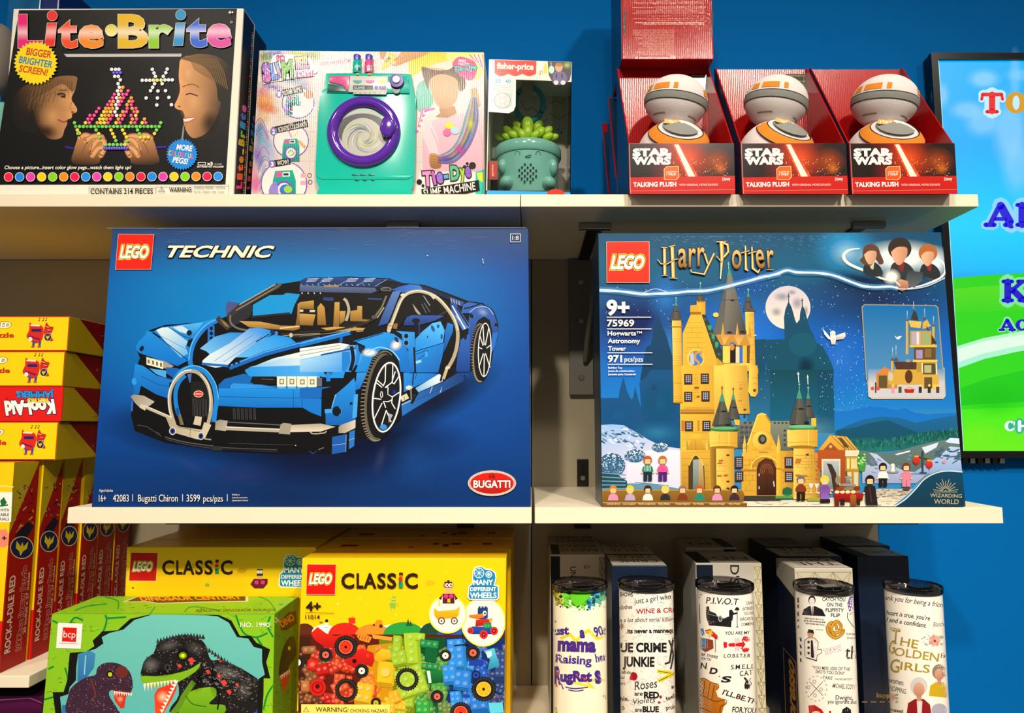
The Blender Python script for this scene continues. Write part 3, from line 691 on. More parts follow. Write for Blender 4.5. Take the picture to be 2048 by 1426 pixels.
# upper right
a.frame(*Z2)
a.poly([(0,1240),(60,1228),(350,1165),(430,1112),(480,1110),(520,1140),(500,1220),(470,1290),(440,1340),(0,1340)],'9FD0EE','1C8CE2',d=(150,1150,260,1330))
a.poly([(0,1140),(340,1092),(425,1108),(360,1160),(0,1236)],'F0F0E2','C8DCE4'); a.line([(0,1165),(350,1112)],4,'50606C'); a.line([(0,1200),(350,1135)],4,'50606C')
a.line([(180,1195),(480,1135)],14,'0D4C98'); a.poly([(360,1170),(425,1165),(430,1260),(385,1340),(360,1330)],'1A78D0'); a.line([(440,1120),(455,1230),(430,1330)],30,'0A0D16',sm=True)
a.line([(480,1110),(500,1180),(480,1280)],26,'1C7CD2',sm=True); a.ell(525,1150,22,34,'0C1F40',rot=-.4)
a.poly([(460,1075),(720,1000),(800,1015),(870,1065),(930,1180),(925,1340),(860,1340),(840,1230),(770,1150),(690,1150),(620,1220),(570,1340),(470,1340),(520,1240),(560,1120)],'1F94E6','0C68C2',d=(600,1050,800,1340))
a.glow(595,1175,75,40,'FFFAE8',1,core=.3); a.glow(820,1110,50,60,'F4F0E0',.95,rot=.9,core=.2); a.line([(455,1085),(710,1010)],9,'0C3C7C'); a.ell(825,1065,14,26,'0C2A54',rot=-.6)
a.line([(0,1110),(440,1000)],42,'1070C8'); a.line([(0,1098),(430,990)],7,'5CB4F0'); [a.ell(x,y,9,12,'0A1A38') for x,y in ((435,1008),(455,1000))]; a.line([(355,1040),(350,1090)],26,'0F5CB2'); a.line([(480,990),(540,985)],14,'B9B09A')
a.line([(570,1180),(640,1140),(700,1130),(790,1165),(850,1240)],10,'7CC6F4',sm=True)
# cabin
a.poly([(0,660),(620,670),(700,680),(740,690),(640,900),(480,980),(0,1010)],'0C0A09')
for p in ([(0,745),(120,730),(122,805),(0,800)],[(0,842),(135,850),(112,945),(0,940)],[(150,790),(180,752),(212,790),(225,942),(150,940)],[(298,745),(340,745),(335,962),(285,955)],[(340,820),(392,820),(380,905),(340,935)],[(432,820),(490,812),(490,778),(532,778),(532,890),(600,895),(580,925),(430,905)]):
    a.poly(p,'C09448','7A5822')
a.rect(0,808,30,828,'C9C2AE'); a.rect(85,812,130,830,'C9C2AE'); a.line([(375,715),(400,740),(418,800),(412,850),(395,905)],24,'A9A08C',sm=True)
a.poly([(180,965),(300,955),(560,965),(540,985),(260,995)],'C0934A'); a.poly([(345,930),(400,905),(560,910),(580,940),(440,965),(350,955)],'16130F'); a.line([(0,1000),(300,985),(560,920),(640,880)],16,'27241F',sm=True); a.line([(0,1035),(330,1000),(480,955)],5,'8E8877',sm=True)
a.poly([(200,705),(290,705),(285,735),(200,728)],'2B3A7C'); a.line([(580,715),(700,720)],10,'2A4A8C')
a.poly([(0,562),(40,540),(110,528),(420,533),(740,548),(800,555),(880,585),(760,620),(640,615),(0,600)],'22427E','122650'); a.poly([(700,555),(800,560),(880,585),(760,615),(660,605)],'0B0D14')
for x in (100,225,440,585):
    for k in range(3): a.line([(x - 45 + k * 6,560 - k * 12 + 10),(x + 35 + k * 12,556 - k * 12 + 10)],6,'A3B4D6')
for p in ([(150,590),(260,530)],[(330,600),(440,535)],[(480,605),(600,540)],[(640,610),(740,550)]): a.line(p,5,'7C98CC')
a.poly([(0,600),(640,622),(660,650),(610,670),(0,655)],'56688E','39466A'); a.poly([(210,600),(340,598),(330,615),(205,615)],'9A7A54')
for x in range(10,620,48): a.line([(x,590),(x + 12,606)],5,'93A4C8')
for x in range(20,200,52): a.ell(x,668,5,7,'C9D0DA')
a.line([(660,650),(700,630),(790,640)],26,'111113'); a.ell(720,632,30,14,'3A3A3E'); a.ell(770,640,20,20,'2A2A2E'); a.hoop(735,635,45,16,4,'8D8A80')
a.poly([(780,640),(850,612),(940,592),(1015,600),(1110,665),(1000,645),(880,665)],'1F52AE','3A78CC',d=(800,640,1050,620))
a.poly([(792,655),(862,648),(752,925),(668,950),(715,830)],'5276B4','24448C',d=(820,660,700,940)); a.line([(740,690),(700,790),(640,870)],16,'6E685A'); a.line([(720,790),(660,880)],10,'A39A84'); a.ell(636,872,26,16,'4E4A40')
a.poly([(1030,605),(1150,640),(1400,740),(1500,742),(1390,790),(1300,740),(1160,680),(1060,660)],'16284E','0A0C14')
# side glass, door
a.poly([(930,690),(1000,680),(1080,690),(1180,740),(1250,830),(1250,860),(1010,850),(900,880),(850,960),(800,950),(850,790)],'0C0B0C')
a.poly([(960,755),(1035,850),(1010,850),(985,820)],'A09682'); a.line([(1055,690),(1110,775)],7,'8E98A8'); a.line([(1040,760),(1080,840)],5,'66707C'); a.line([(1060,750),(1110,830)],5,'66707C'); a.poly([(800,930),(835,925),(830,975),(795,970)],'8A6432')
a.poly([(985,1060),(1040,1000),(1130,925),(1200,908),(1235,985),(1222,1090),(985,1162)],'50B4F2','1C84DA',d=(1130,920,1080,1120)); a.ell(1135,970,14,30,'12509C',rot=-.4); a.ell(1180,950,12,16,'12509C'); a.ell(1210,1040,10,24,'12509C'); a.ell(1090,1042,5,10,'0C2A54')
a.poly([(985,1168),(1232,1092),(1218,1200),(1180,1345),(985,1345)],'1C84DA','1060B4',d=(1000,1150,1150,1340)); a.line([(985,1190),(1090,1155),(1088,1175),(1010,1235)],6,'0B3F80'); a.line([(1080,1165),(1078,1210)],20,'3A9AE8'); a.line([(990,1260),(1035,1245)],22,'8CC8F2')
a.poly([(1240,990),(1260,920),(1310,935),(1305,1000),(1240,1150),(1225,1180)],'1C74CA','0C4690')
a.poly([(820,990),(890,995),(980,1000),(988,1345),(932,1345),(925,1150),(880,1100),(870,1020)],'2A90E2','0E62B8',d=(900,1000,960,1340)); [(a.ell(908,y,24,26,'0A1222'),a.hoop(908,y,24,26,5,'4AA4EA')) for y in (1034,1092)]
a.line([(975,1130),(985,1345)],16,'0A1222')
a.poly([(888,945),(893,905),(915,872),(960,855),(1180,858),(1235,862),(1150,905),(1010,945)],'2D4F9E','1B3070'); a.ell(990,903,34,22,'0A0C14'); a.line([(990,905),(998,1030)],34,'0B0B10'); a.line([(1020,930),(1018,1030)],10,'1D3A7C'); a.line([(1180,860),(1255,822)],7,'3C3C40')
# rear quarter
a.poly([(1378,840),(1392,765),(1440,745),(1545,762),(1625,795),(1672,865),(1690,940),(1688,1040),(1650,1120),(1640,990),(1620,900),(1570,868),(1520,900),(1480,990),(1460,1100),(1450,1323),(1430,1323),(1440,900),(1450,840)],'2F5EAE','1B3C84',d=(1500,770,1560,1100))
a.glow(1560,830,60,40,'8AA8DA',.8,rot=.4); a.line([(1400,800),(1450,790),(1540,760)],12,'0C1A3A'); a.line([(1450,830),(1510,790),(1600,790),(1650,850)],6,'9AB4E0',sm=True)
a.line([(1560,765),(1640,810),(1680,900),(1690,960)],8,'0C0C12',sm=True); a.ell(1674,938,14,14,'111'); a.ell(1465,862,14,22,'0B1026',rot=-.4)
a.poly([(1372,1065),(1450,1010),(1452,1340),(1330,1340),(1345,1200)],'2A5EB4','0E3A86'); a.ell(1412,1040,14,26,'0B1026'); a.poly([(1640,1010),(1690,1000),(1665,1120),(1635,1180)],'1F66BE')
a.poly([(1280,755),(1335,765),(1452,945),(1440,965),(1390,985),(1300,840)],'1F4694','4A78C4',d=(1290,800,1440,900)); a.line([(1300,775),(1410,975)],10,'D8E0E6'); a.line([(1340,790),(1440,950)],12,'0A0C14'); a.line([(1330,860),(1410,960)],4,'D0D8E0')
a.poly([(1280,700),(1330,720),(1400,745),(1380,780),(1290,755)],'35508E'); [a.line([(1290 + i * 22,712 + i * 8),(1296 + i * 22,745 + i * 8)],5,'A8B8D8') for i in range(4)]
a.line([(770,965),(820,830),(865,725),(920,672),(1000,652),(1080,664),(1170,708),(1250,790),(1312,885),(1345,985),(1343,1100),(1315,1210),(1262,1310)],30,'A79C84',sm=True); a.line([(778,950),(826,825),(868,728),(922,668),(1000,648),(1082,660),(1172,702),(1254,786),(1318,882),(1350,985)],8,'E9DFC8',sm=True)
a.line([(770,940),(760,990)],34,'BFB49C',cap=True); a.ell(885,685,26,14,'D0C6B0'); a.line([(1110,670),(1150,715)],24,'C9BFA8'); a.line([(1262,1290),(1225,1400)],26,'B4A988')
a.line([(1240,1310),(1280,1300)],14,'D8CEB8')
# rear wheel
a.frame(0,0)
a.ell(963.5,706,19.5,59,'070708',rot=.06); a.ell(960.5,707,15,57,'7A705C',rot=.06); a.ell(963.5,706,15,55.5,'0E0E10',rot=.06)
for i in range(34):
    t = math.pi * (0.45 + i / 34 * 1.15); x,y = 17 * math.cos(t),57 * math.sin(t); a.line([(962 + x,706 + y),(959.5 + x * 1.05,706 + y * 1.03)],1.3,'968C76')
a.hoop(969.5,700,13.5,54,1.8,'F0F0EC',wy=1.8,rot=.03,n=50)
for p in ([(969,700),(960,672)],[(969,700),(966,650)],[(969,700),(978,655)],[(969,700),(982,690)],[(969,700),(980,735)],[(969,700),(958,735)],[(969,700),(968,752)],[(958,695),(969,700)]): a.line(p,1.7,'EDEDE8')
a.ell(969,699,4.5,9,'0C0C10'); a.ell(974,695,1.5,1,'2CC8B0')
a.build('car_picture_print',TR)
a = Art(tf,'ink_satin',3); a.frame(*Z1)
a.text('TECHNIC',(652,376),(1598,378),104,'FBEFCF',bold=.03,shear=.36,outline=(.04,'150F10'))
a.build('title_lettering',TR)
brick_logo(TR,tf,[(258,172),(577,175),(549,487),(232,487)],Z1,((270,384),(520,384)),112)
a = Art(tf,'ink_satin',3); a.frame(*Z3); W_ = 'EDE6D8'
a.text('Ages/edades',(84,1104),(200,1104),24,W_); a.text('16+',(82,1186),(142,1186),60,W_); a.text('42083',(200,1186),(332,1186),62,W_)
a.text('Bugatti Chiron',(410,1186),(742,1186),62,W_); a.text('3599',(816,1186),(928,1186),62,W_); a.text('pcs/pzs',(956,1186),(1120,1186),56,W_)
for x in (365,783,1157): a.line([(x,1124),(x,1184)],5,W_)
for i,t in enumerate(('Building toy','Jouet de construction','Juguete para Construir')): a.text(t,(1198,1134 + i * 24),((1260,1325,1332)[i],1134 + i * 24),14,W_)
a.frame(*Z2)
for p in ([(1796,164),(1881,164)],[(1881,164),(1881,232)],[(1881,232),(1796,232)],[(1796,232),(1796,164)]): a.line(p,4,W_,cap=True)
a.text('1:8',(1812,216),(1866,216),38,W_)
a.build('small_lettering',TR)
a = Art(tf,'ink_satin',3); a.frame(*Z4)
a.ell(1611,1032,204,109,'8C7F7C'); a.ell(1611,1032,199,105,'E8DCD0')
for i in range(70):
    t = 2 * math.pi * i / 70; a.ell(1611 + 190 * math.cos(t),1032 + 97 * math.sin(t),4,4,'7A2420',n=6)
a.ell(1611,1032,183,90,'E01E12','B01410',d=(1611,940,1611,1120)); a.text('BUGATTI',(1456,1068),(1764,1068),62,'F8F0E4',bold=.03,outline=(.04,'3A0806'))
a.text('EB',(1588,990),(1636,990),34,'2A0A10',bold=.01)
a.build('oval_emblem_print',TR)
# scuffs along the top of the carton
a = Art(tf,'ink_satin',40); rnd = random.Random(4); a.frame(*Z2)
for i in range(70):
    x,y,l = rnd.uniform(-1500,1500),rnd.uniform(120,300) ** 1.0,rnd.uniform(20,160)
    if x + l < 1900: a.line([(x,y),(x + l / 2,y + rnd.uniform(-2,2)),(x + l,y)],rnd.uniform(1,2.2),'8FA6CC',a=rnd.uniform(.15,.5),taper=[.3,1.6,.3])
a.line([(-1640,116),(1930,112)],5,'93A0C0',a=.5); a.ell(1560,380,4,5,'EEE'); a.ell(1563,395,4,5,'EEE'); a.ell(1566,410,4,5,'EEE'); a.ell(1090,350,6,4,'CFE0F0')

a.build('scuff_marks_print',TR)
# ------------------------------------------------------------------ print of the castle box
cf,CR = castle.front,castle.root
Z6 = (1180,450,380 / 1748); Z7 = (1540,450,400 / 1840); Z8 = (1180,740,380 / 1693); Z9 = (1540,740,420 / 1872)
q = castle.q
a = Art(cf,'ink_satin',1)
def sky(u,v):
    c = mix('0A4468','0B5478',min(1,v / .1)) if v < .2 else mix('0B4C7C','0858B4',min(1,(v - .2) / .2)) if v < .4 else mix('0858B4','1276C4',(v - .4) / .25) if v < .65 else '2C7EB4'
    d = math.hypot((u - .80) / .26,(v - .24) / .16); c = mix('0B1E48',c,min(1,d))
    d = math.hypot((u - .10) / .20,(v - .34) / .16); c = mix('16245C',c,min(1,d))
    d = math.hypot((u - .72) / .10,(v - .06) / .12); c = mix('1C92D0',c,min(1,d))
    d = math.hypot((u - .40) / .14,(v - .40) / .2); c = mix('1470D8',c,min(1,d))
    return c
a.quad((q[0][0] + 1,q[0][1] + 1),(q[1][0] - 1,q[1][1] + 1),(q[2][0] - 1,q[2][1] - 1),(q[3][0] + 1,q[3][1] - 1),36,30,sky)
a.frame(0,0)
a.clipbox = [(1197,467),(1882,465),(1929,1012.5),(1204.5,1012)]
for i,(x,y,rx,ry,c,al) in enumerate([(1270,640,90,50,'0C1E60',.6),(1330,590,40,60,'2E86E0',.6),(1340,690,60,70,'3A8CE0',.5),(1680,720,60,90,'2A7CE0',.6),(1720,560,80,30,'0A1440',.6),(1500,560,60,40,'2060C8',.5)]): a.glow(x,y,rx,ry,c,al)
# far silhouettes
a.frame(*Z6)
a.poly([(620,830),(700,1010),(760,1220),(760,1430),(460,1430),(500,1200),(520,1120),(560,1100),(590,940)],'083A60')
a.frame(*Z8)
a.poly([(96,250),(255,248),(262,190),(298,60),(330,190),(360,250),(372,265),(385,240),(402,150),(430,260),(455,340),(450,250),(440,110),(500,60),(540,0),(800,0),(800,700),(96,560)],'0C4A7C'); a.glow(620,300,200,240,'0A5C88',.7); a.glow(250,400,160,120,'1460A0',.6)
a.ell(570,180,26,50,'083E66'); a.rect(545,180,595,330,'0A4670'); a.glow(600,560,240,110,'2E86B8',.6)
a.frame(*Z7)
a.ell(165,760,207,200,'C3BCC6','DCD2C4',d=(165,570,165,960),n=48)
for x,y,rx,ry in ((110,660,90,50),(250,720,60,70),(60,800,60,50),(330,790,30,60),(200,620,50,30)): a.glow(x,y,rx,ry,'8E88A0',.55)
a.poly([(170,700),(200,760),(230,870),(245,905),(272,870),(278,800),(297,735),(320,780),(345,880),(370,960),(400,1010),(425,1080),(480,1110),(520,1180),(560,1260),(585,1330),(585,1430),(-20,1430),(-60,1056),(135,1050),(128,850),(140,780)],'0A4262','07485E',d=(0,700,0,1430))
a.line([(170,630),(172,712)],8,'0A3E60'); a.line([(158,655),(184,655)],6,'0A3E60'); a.line([(295,675),(297,742)],8,'0A3E60'); a.line([(284,695),(306,695)],6,'0A3E60')
a.poly([(-170,1056),(-40,1048),(-40,1430),(-170,1430)],'0A4262')
a.ell(300,1100,130,110,'0A4E68'); a.glow(330,1300,90,100,'062C44',.8)
a.frame(*Z8); a.rect(1400,0,1700,800,'0A4462','2A78A8'); a.frame(*Z9); a.rect(0,0,565,560,'07404E','0E5C80'); a.poly([(420,0),(560,0),(575,360),(580,560),(430,560)],'083C56','0C5474')
a.glow(380,540,300,150,'5C9CC0',.5)
rnd = random.Random(7)
a.frame(0,0)
for i in range(420):
    x,y = rnd.uniform(1640,1745),rnd.uniform(650,820); 
    if rnd.random() < .45: x,y = rnd.uniform(1210,1880),rnd.uniform(560,640)
    if rnd.random() < .15: x,y = rnd.uniform(1450,1560),rnd.uniform(560,800)
    r = rnd.uniform(.4,1.1); a.ell(x,y,r,r,'9CC8F0',n=5)
for i in range(260):
    x,y = rnd.uniform(1290,1700),472 + rnd.random() ** 2 * 40; r = rnd.uniform(.3,.9); a.line([(x,y),(x + rnd.uniform(2,7),y)],r,'5CA0B8',a=.6)
# hills
a.frame(*Z9)
a.poly([(572,370),(700,365),(800,340),(880,325),(980,330),(1060,345),(1130,358),(1200,340),(1290,380),(1400,395),(1660,380),(1690,640),(575,640)],'0E66C0','1474B8',d=(0,330,0,560))
a.poly([(580,545),(700,490),(850,435),(1000,415),(1150,425),(1300,470),(1500,430),(1680,400),(1690,700),(580,700)],'155E94','125070')
a.poly([(590,540),(760,510),(900,470),(1050,445),(1180,500),(1320,560),(1500,590),(1690,560),(1690,700),(580,720)],'0E4A6E','0C4A58')
a.poly([(700,610),(900,600),(1050,640),(1200,590),(1320,560),(1500,540),(1690,535),(1690,640),(1500,640),(1300,680),(1100,720),(800,735),(730,680)],'0D4A48','1B6A6A')
for i in range(150):
    x = 720 + i * 6.4; y = 640 - max(0,(x - 1000)) * .17 + rnd.uniform(-20,60); h = rnd.uniform(26,52); a.poly([(x - 7,y + h / 2),(x,y - h / 2),(x + 7,y + h / 2)],mix('0A3C38','2A8278',rnd.random()))
a.poly([(800,720),(950,735),(1060,740),(1250,690),(1400,650),(1560,620),(1690,660),(1715,905),(1500,900),(1300,1010),(820,1010)],'5E7472','44605F')
a.poly([(880,735),(950,750),(1060,840),(1200,900),(1400,920),(1300,1010),(820,1010),(820,800),(900,860),(960,850),(930,790)],'B4BEDA','8C9CC0')
a.poly([(1350,690),(1500,645),(1480,690),(1380,745)],'C8D4E8'); a.poly([(1560,640),(1600,605),(1690,610),(1692,660),(1600,650)],'C8D8F0'); a.poly([(1110,750),(1250,715),(1240,730),(1120,760)],'D8E0EC')
a.poly([(1450,800),(1540,740),(1600,680),(1690,690),(1715,900),(1500,895),(1380,940),(1260,925)],'B0C4E8','7C9CD0')
for i in range(26): x,y = rnd.uniform(1480,1690),rnd.uniform(690,830); a.ell(x,y,rnd.uniform(10,40),rnd.uniform(4,12),'3C5A72',n=8,rot=rnd.uniform(-.6,.3))
for i in range(18): x,y = rnd.uniform(850,1250),rnd.uniform(760,920); a.ell(x,y,rnd.uniform(10,30),rnd.uniform(3,9),'6C7CA8',n=8,rot=rnd.uniform(0,.6))
# snow at the foot, left
a.frame(*Z8)
a.poly([(96,490),(200,484),(300,492),(420,560),(520,620),(640,680),(810,700),(810,1062),(96,1062)],'8CB4E4','D4CCE0',d=(0,500,0,760),sm=False)
a.poly([(330,760),(600,700),(810,720),(810,1062),(330,1040)],'E2DCEA','C9CDE2')
for i in range(60):
    x = rnd.uniform(110,500); y = 500 + rnd.random() * 160 + max(0,(x - 300)) * .45; a.ell(x,y,rnd.uniform(6,34),rnd.uniform(3,10),rnd.choice(['3C7096','5C88AC','A8C8E8','E4ECF4','2C5878']),n=8,rot=rnd.uniform(0,.9))
for cx_,cy_,rx,ry,n_ in ((400,765,95,60,110),(625,690,75,42,70),(195,850,120,110,170)):
    a.ell(cx_,cy_,rx,ry,'2A5C84')
    for i in range(n_):
        t,f = rnd.uniform(0,6.28),math.sqrt(rnd.random()); x,y = cx_ + rx * f * math.cos(t),cy_ + ry * f * math.sin(t)
        a.ell(x,y,rnd.uniform(3,9),rnd.uniform(3,7),mix('3A6C94','EAF2F8',max(0,min(1,.5 - (y - cy_) / ry * .5 + rnd.uniform(-.3,.3)))),n=6)
a.poly([(100,905),(220,915),(330,990),(330,1050),(100,1060)],'1A4454'); [a.line([(100,915 + k * 36),(320,935 + k * 30)],9,'6C98B0') for k in range(5)]
a.poly([(330,1010),(520,1010),(760,1050),(810,1062),(330,1062)],'5C8AA0'); a.line([(400,1000),(700,1030)],6,'3C6C84')
# foreground ground, right
a.frame(*Z9); a.poly([(-350,1170),(200,1160),(820,1120),(960,1060),(1280,1060),(1100,1215),(-350,1215)],'B8AE9C','D8CCB4')
for i in range(90): x,y = rnd.uniform(-330,1150),rnd.uniform(1130,1212); a.line([(x,y),(x + rnd.uniform(15,60),y + rnd.uniform(-4,4))],rnd.uniform(2,5),rnd.choice(['4A4438','6C6454','EEE6D2'])) if y > 1090 and x < 1250 - (y - 1060) * 1.1 else None
for i in range(60): y = rnd.uniform(1062,1150); x = rnd.uniform(900,1260 - (y - 1060)); a.line([(x,y),(x + rnd.uniform(15,60),y + rnd.uniform(-3,3))],rnd.uniform(2,5),rnd.choice(['3C3A38','5C564C','8C8474']))
a.build('night_sky_print',CR)

# the brick castle picture (a plain castle of yellow blocks)
a = Art(cf,'ink_satin',14); a.clipbox = [(1197,467),(1882,465),(1929,1012.5),(1204.5,1012)]
Y1,Y2,Y3,Y4,RB = 'DDB036','C4932A','94681C','EBC556','8A4A22'
def bricks(x0,y0,x1,y1,dx,dy,c,wd=2.2,p=.8,seed=1):
    r_ = random.Random(seed); y = y0
    while y <= y1:
        if r_.random() < p: a.line([(x0,y),(x1,y)],wd,c)
        y += dy
    y = y0; k = 0
    while y + dy <= y1 + 1:
        x = x0 + (dx / 2 if k % 2 else dx)
        while x < x1:
            if r_.random() < p * .6: a.line([(x,y),(x,y + dy)],wd,c)
            x += dx
        y += dy; k += 1
def cone(cx,ytip,ybase,hw,c0='6B6658',c1='2E3236',tip='3F8A74',cross='6FB8B0',seg=True):
    a.poly([(cx,ytip),(cx + hw,ybase),(cx - hw,ybase)],c0,c1,d=(cx - hw * .3,ybase,cx + hw,ybase - 10)); a.poly([(cx,ytip),(cx - hw * .35,ybase),(cx - hw,ybase)],'474640')
    h = ybase - ytip; a.poly([(cx - 3,ytip - h * .02),(cx + 3,ytip - h * .02),(cx + hw * .30,ytip + h * .26),(cx - hw * .30,ytip + h * .26)],tip); a.line([(cx,ytip - h * .22),(cx,ytip)],7,cross); a.line([(cx - 11,ytip - h * .15),(cx + 11,ytip - h * .15)],6,cross)
    if seg: a.line([(cx - hw * .55,ytip + h * .56),(cx + hw * .55,ytip + h * .56)],4,'25262A'); a.rect(cx - 4,ytip + h * .53,cx + hw * .4,ytip + h * .58,'1B1C20')
def lattice(x0,y0,x1,y1):
    a.rect(x0 - 12,y0 - 10,x1 + 12,y1 + 8,'4C2616'); a.rect(x0,y0,x1,y1,'20242C'); n = 3
    w_,h_ = (x1 - x0),(y1 - y0); s_ = w_ / n
    for i in range(n):
        for j in range(int(h_ / s_)): a.poly([(x0 + (i + .5) * s_,y0 + j * s_ + 2),(x0 + (i + .92) * s_,y0 + (j + .5) * s_),(x0 + (i + .5) * s_,y0 + (j + 1) * s_ - 2),(x0 + (i + .08) * s_,y0 + (j + .5) * s_)],'BCC8DC')
a.frame(*Z6)
# rear turrets
cone(1013,560,712,42); a.rect(980,700,1060,830,Y1,Y2,d=(980,0,1060,0)); a.rect(985,700,1055,712,Y3)
cone(1452,620,780,48); a.poly([(1403,795),(1525,795),(1505,770),(1420,770)],'4A4A48'); a.poly([(1425,800),(1505,800),(1520,1330),(1440,1330)],Y4,Y2,d=(1430,0,1515,0)); [a.hoop(1482,840 + k * 68,20,12,3,'8C6420',a0=180,a1=330) for k in range(7)]
a.rect(1485,1320,1545,1370,Y2); a.rect(1500,1010,1528,1022,Y4)
# gable tower
a.poly([(925,740),(1005,735),(1010,810),(1025,820),(1165,1240),(1235,1300),(1235,1480),(852,1480),(850,1000),(925,820)],Y1,'CDA032',d=(900,800,1200,1400)); a.poly([(920,742),(995,742),(1000,800),(918,805)],'C99C34'); a.rect(920,800,1020,826,Y3)
bricks(880,900,1040,1180,110,46,'A87E26',3,.8,3)
a.poly([(1025,825),(1060,825),(1250,1240),(1245,1290),(1205,1290),(1160,1220)],'2C3034','24402C'); 
for k in range(7): a.ell(1056 + k * 26,870 + k * 64,16,14,'4A5054')
for x,y in ((1100,945),(1130,1025),(1162,1098)): a.poly([(x - 14,y - 22),(x + 16,y - 18),(x + 14,y + 26),(x - 14,y + 20)],'2F9A66')
a.poly([(1165,1220),(1250,1300),(1235,1480),(1165,1480)],Y2,'B8882A')
a.ell(970,1228,80,84,Y4); a.ell(972,1228,66,72,'A6782A'); a.ell(978,1230,58,64,'3A6CC4'); a.poly([(915,1190),(950,1170),(960,1280),(925,1290)],'B0B4CC'); a.line([(1030,1170),(975,1180),(965,1230),(1000,1270),(985,1300)],22,'B89040',sm=True); a.line([(1010,1190),(1040,1230)],14,'C8A04A')
a.rect(855,1325,1135,1342,Y3)
cone(790,700,868,52); a.poly([(732,885),(857,885),(835,860),(750,860)],'4A4A48')
a.poly([(752,880),(838,880),(850,1480),(765,1480)],Y4,Y2,d=(760,0,850,0)); a.rect(742,932,852,944,Y3); bricks(765,1050,840,1100,60,26,'A87E26',3,.9); bricks(768,1210,845,1290,60,20,'A87E26',3,.9)
# big cone tower
a.poly([(1130,1000),(1270,420),(1290,420),(1330,570),(1440,1000),(1300,1030)],'7C776A','34373A',d=(1180,800,1400,860)); a.poly([(1130,1000),(1265,440),(1225,1000)],'4E4F4C','5E5E58'); a.poly([(1258,470),(1272,400),(1280,400),(1302,470)],'3F8A74'); a.line([(1271,340),(1273,410)],8,'6FB8B0'); a.line([(1258,362),(1284,362)],6,'6FB8B0')
a.line([(1215,690),(1360,690)],4,'2A2C2E'); a.rect(1292,686,1324,702,'16181A'); a.line([(1240,560),(1335,575)],4,'2A2C2E'); a.ell(1155,828,26,22,Y4); a.ell(1280,990,24,10,'1A1A1C'); a.ell(1400,985,24,10,'1A1A1C')
a.poly([(1150,1010),(1480,1010),(1475,1120),(1230,1120),(1200,1100)],'B8862E')
a.poly([(1210,1110),(1470,1110),(1465,1290),(1225,1290)],'6C4A22'); a.rect(1285,1080,1330,1110,'3A6CC4'); a.rect(1290,1100,1340,1265,'1E120C'); a.ell(1305,1125,22,30,'C08030'); a.rect(1338,1120,1372,1270,'D8C8A4'); a.rect(1372,1120,1402,1275,'2C66C0'); a.rect(1402,1110,1440,1275,Y1); a.rect(1220,1115,1285,1270,Y4)
for p in ([(1200,1010),(1290,1010),(1230,1105)],[(1310,1010),(1425,1010),(1365,1110)],[(1430,1010),(1480,1040),(1480,1120)]): a.poly(p,'C08A4A','E0B460')
for x in (1220,1352,1462): a.poly([(x - 14,1010),(x,895),(x + 18,1010)],'D9B04A','9C7226',d=(x - 10,0,x + 14,0))
a.poly([(1215,1290),(1235,1275),(1460,1272),(1485,1290),(1470,1345),(1240,1345)],Y4,Y2); a.rect(1290,1310,1312,1330,'5A3A14'); a.rect(1415,1315,1438,1335,'5A3A14'); a.poly([(1250,1345),(1465,1345),(1440,1380),(1280,1380)],'3A2412'); a.ell(1350,1365,70,14,'6C4420')
a.rect(1255,1378,1440,1480,Y1,Y2,d=(1255,0,1440,0))
a.frame(*Z8)
a.poly([(740,-40),(825,-40),(828,295),(742,292)],Y1,Y2,d=(740,0,825,0)); a.line([(742,115),(825,120)],4,Y3); a.ell(783,292,42,8,Y3); bricks(748,200,820,290,60,18,'A87E26',3,.7,6)
a.poly([(805,-40),(1215,-40),(1225,700),(1225,1065),(808,1065),(800,300),(828,295)],Y1,'BE9130',d=(820,0,1200,0)); a.poly([(1100,-40),(1215,-40),(1225,500),(1105,500)],Y4,Y2); 
bricks(915,40,965,150,26,16,'A87E26',3,.8,8); bricks(915,170,975,280,26,16,'A87E26',3,.8,9); a.rect(928,150,968,168,RB); a.rect(950,228,975,246,RB); a.poly([(840,330),(1100,330),(1100,350),(840,350)],Y2); a.rect(805,352,1105,372,'A87826'); a.rect(805,375,1105,392,'8E5C22')
a.rect(812,450,842,545,'B86C2C'); a.rect(955,450,975,545,'B88030')
for p in ((848,46,898,124),(996,42,1046,118),(848,204,898,278),(1002,198,1052,276),(856,466,904,540),(1010,462,1060,538)): lattice(*p)
bricks(820,560,1080,1060,130,58,'A87E26',3,.75,12)
# right round shaft with corbel
a.poly([(1195,-40),(1395,-40),(1422,390),(1200,390)],Y4,'B58A2C',d=(1190,0,1420,0)); bricks(1320,110,1380,330,34,22,'A87E26',3,.7,13); a.rect(1325,160,1360,178,'B8742C'); a.rect(1320,270,1350,284,'B8742C')
a.poly([(1415,-40),(1490,-40),(1495,200),(1470,240),(1430,235),(1408,190)],Y4,Y2,d=(1415,0,1495,0)); [a.hoop(1465,80 + k * 50,18,12,3,'8C6420',a0=180,a1=360) for k in range(3)]; a.rect(1452,172,1474,194,'4A3210'); a.rect(1365,345,1388,362,'4A2A10'); a.rect(1368,395,1385,425,'4A2A10')
# lower hall roof
a.poly([(1310,460),(1700,455),(1700,700),(1310,700)],'6C6E68','44484A'); [a.ell(1380 + k * 46,470,14,10,'3A3C3C') for k in range(8)]; [a.ell(1350 + (k % 5) * 40,510 + (k // 5) * 44,15,14,'2A3034') for k in range(20)]; [a.ell(1347 + (k % 5) * 40,507 + (k // 5) * 44,10,9,'4E565A') for k in range(20)]
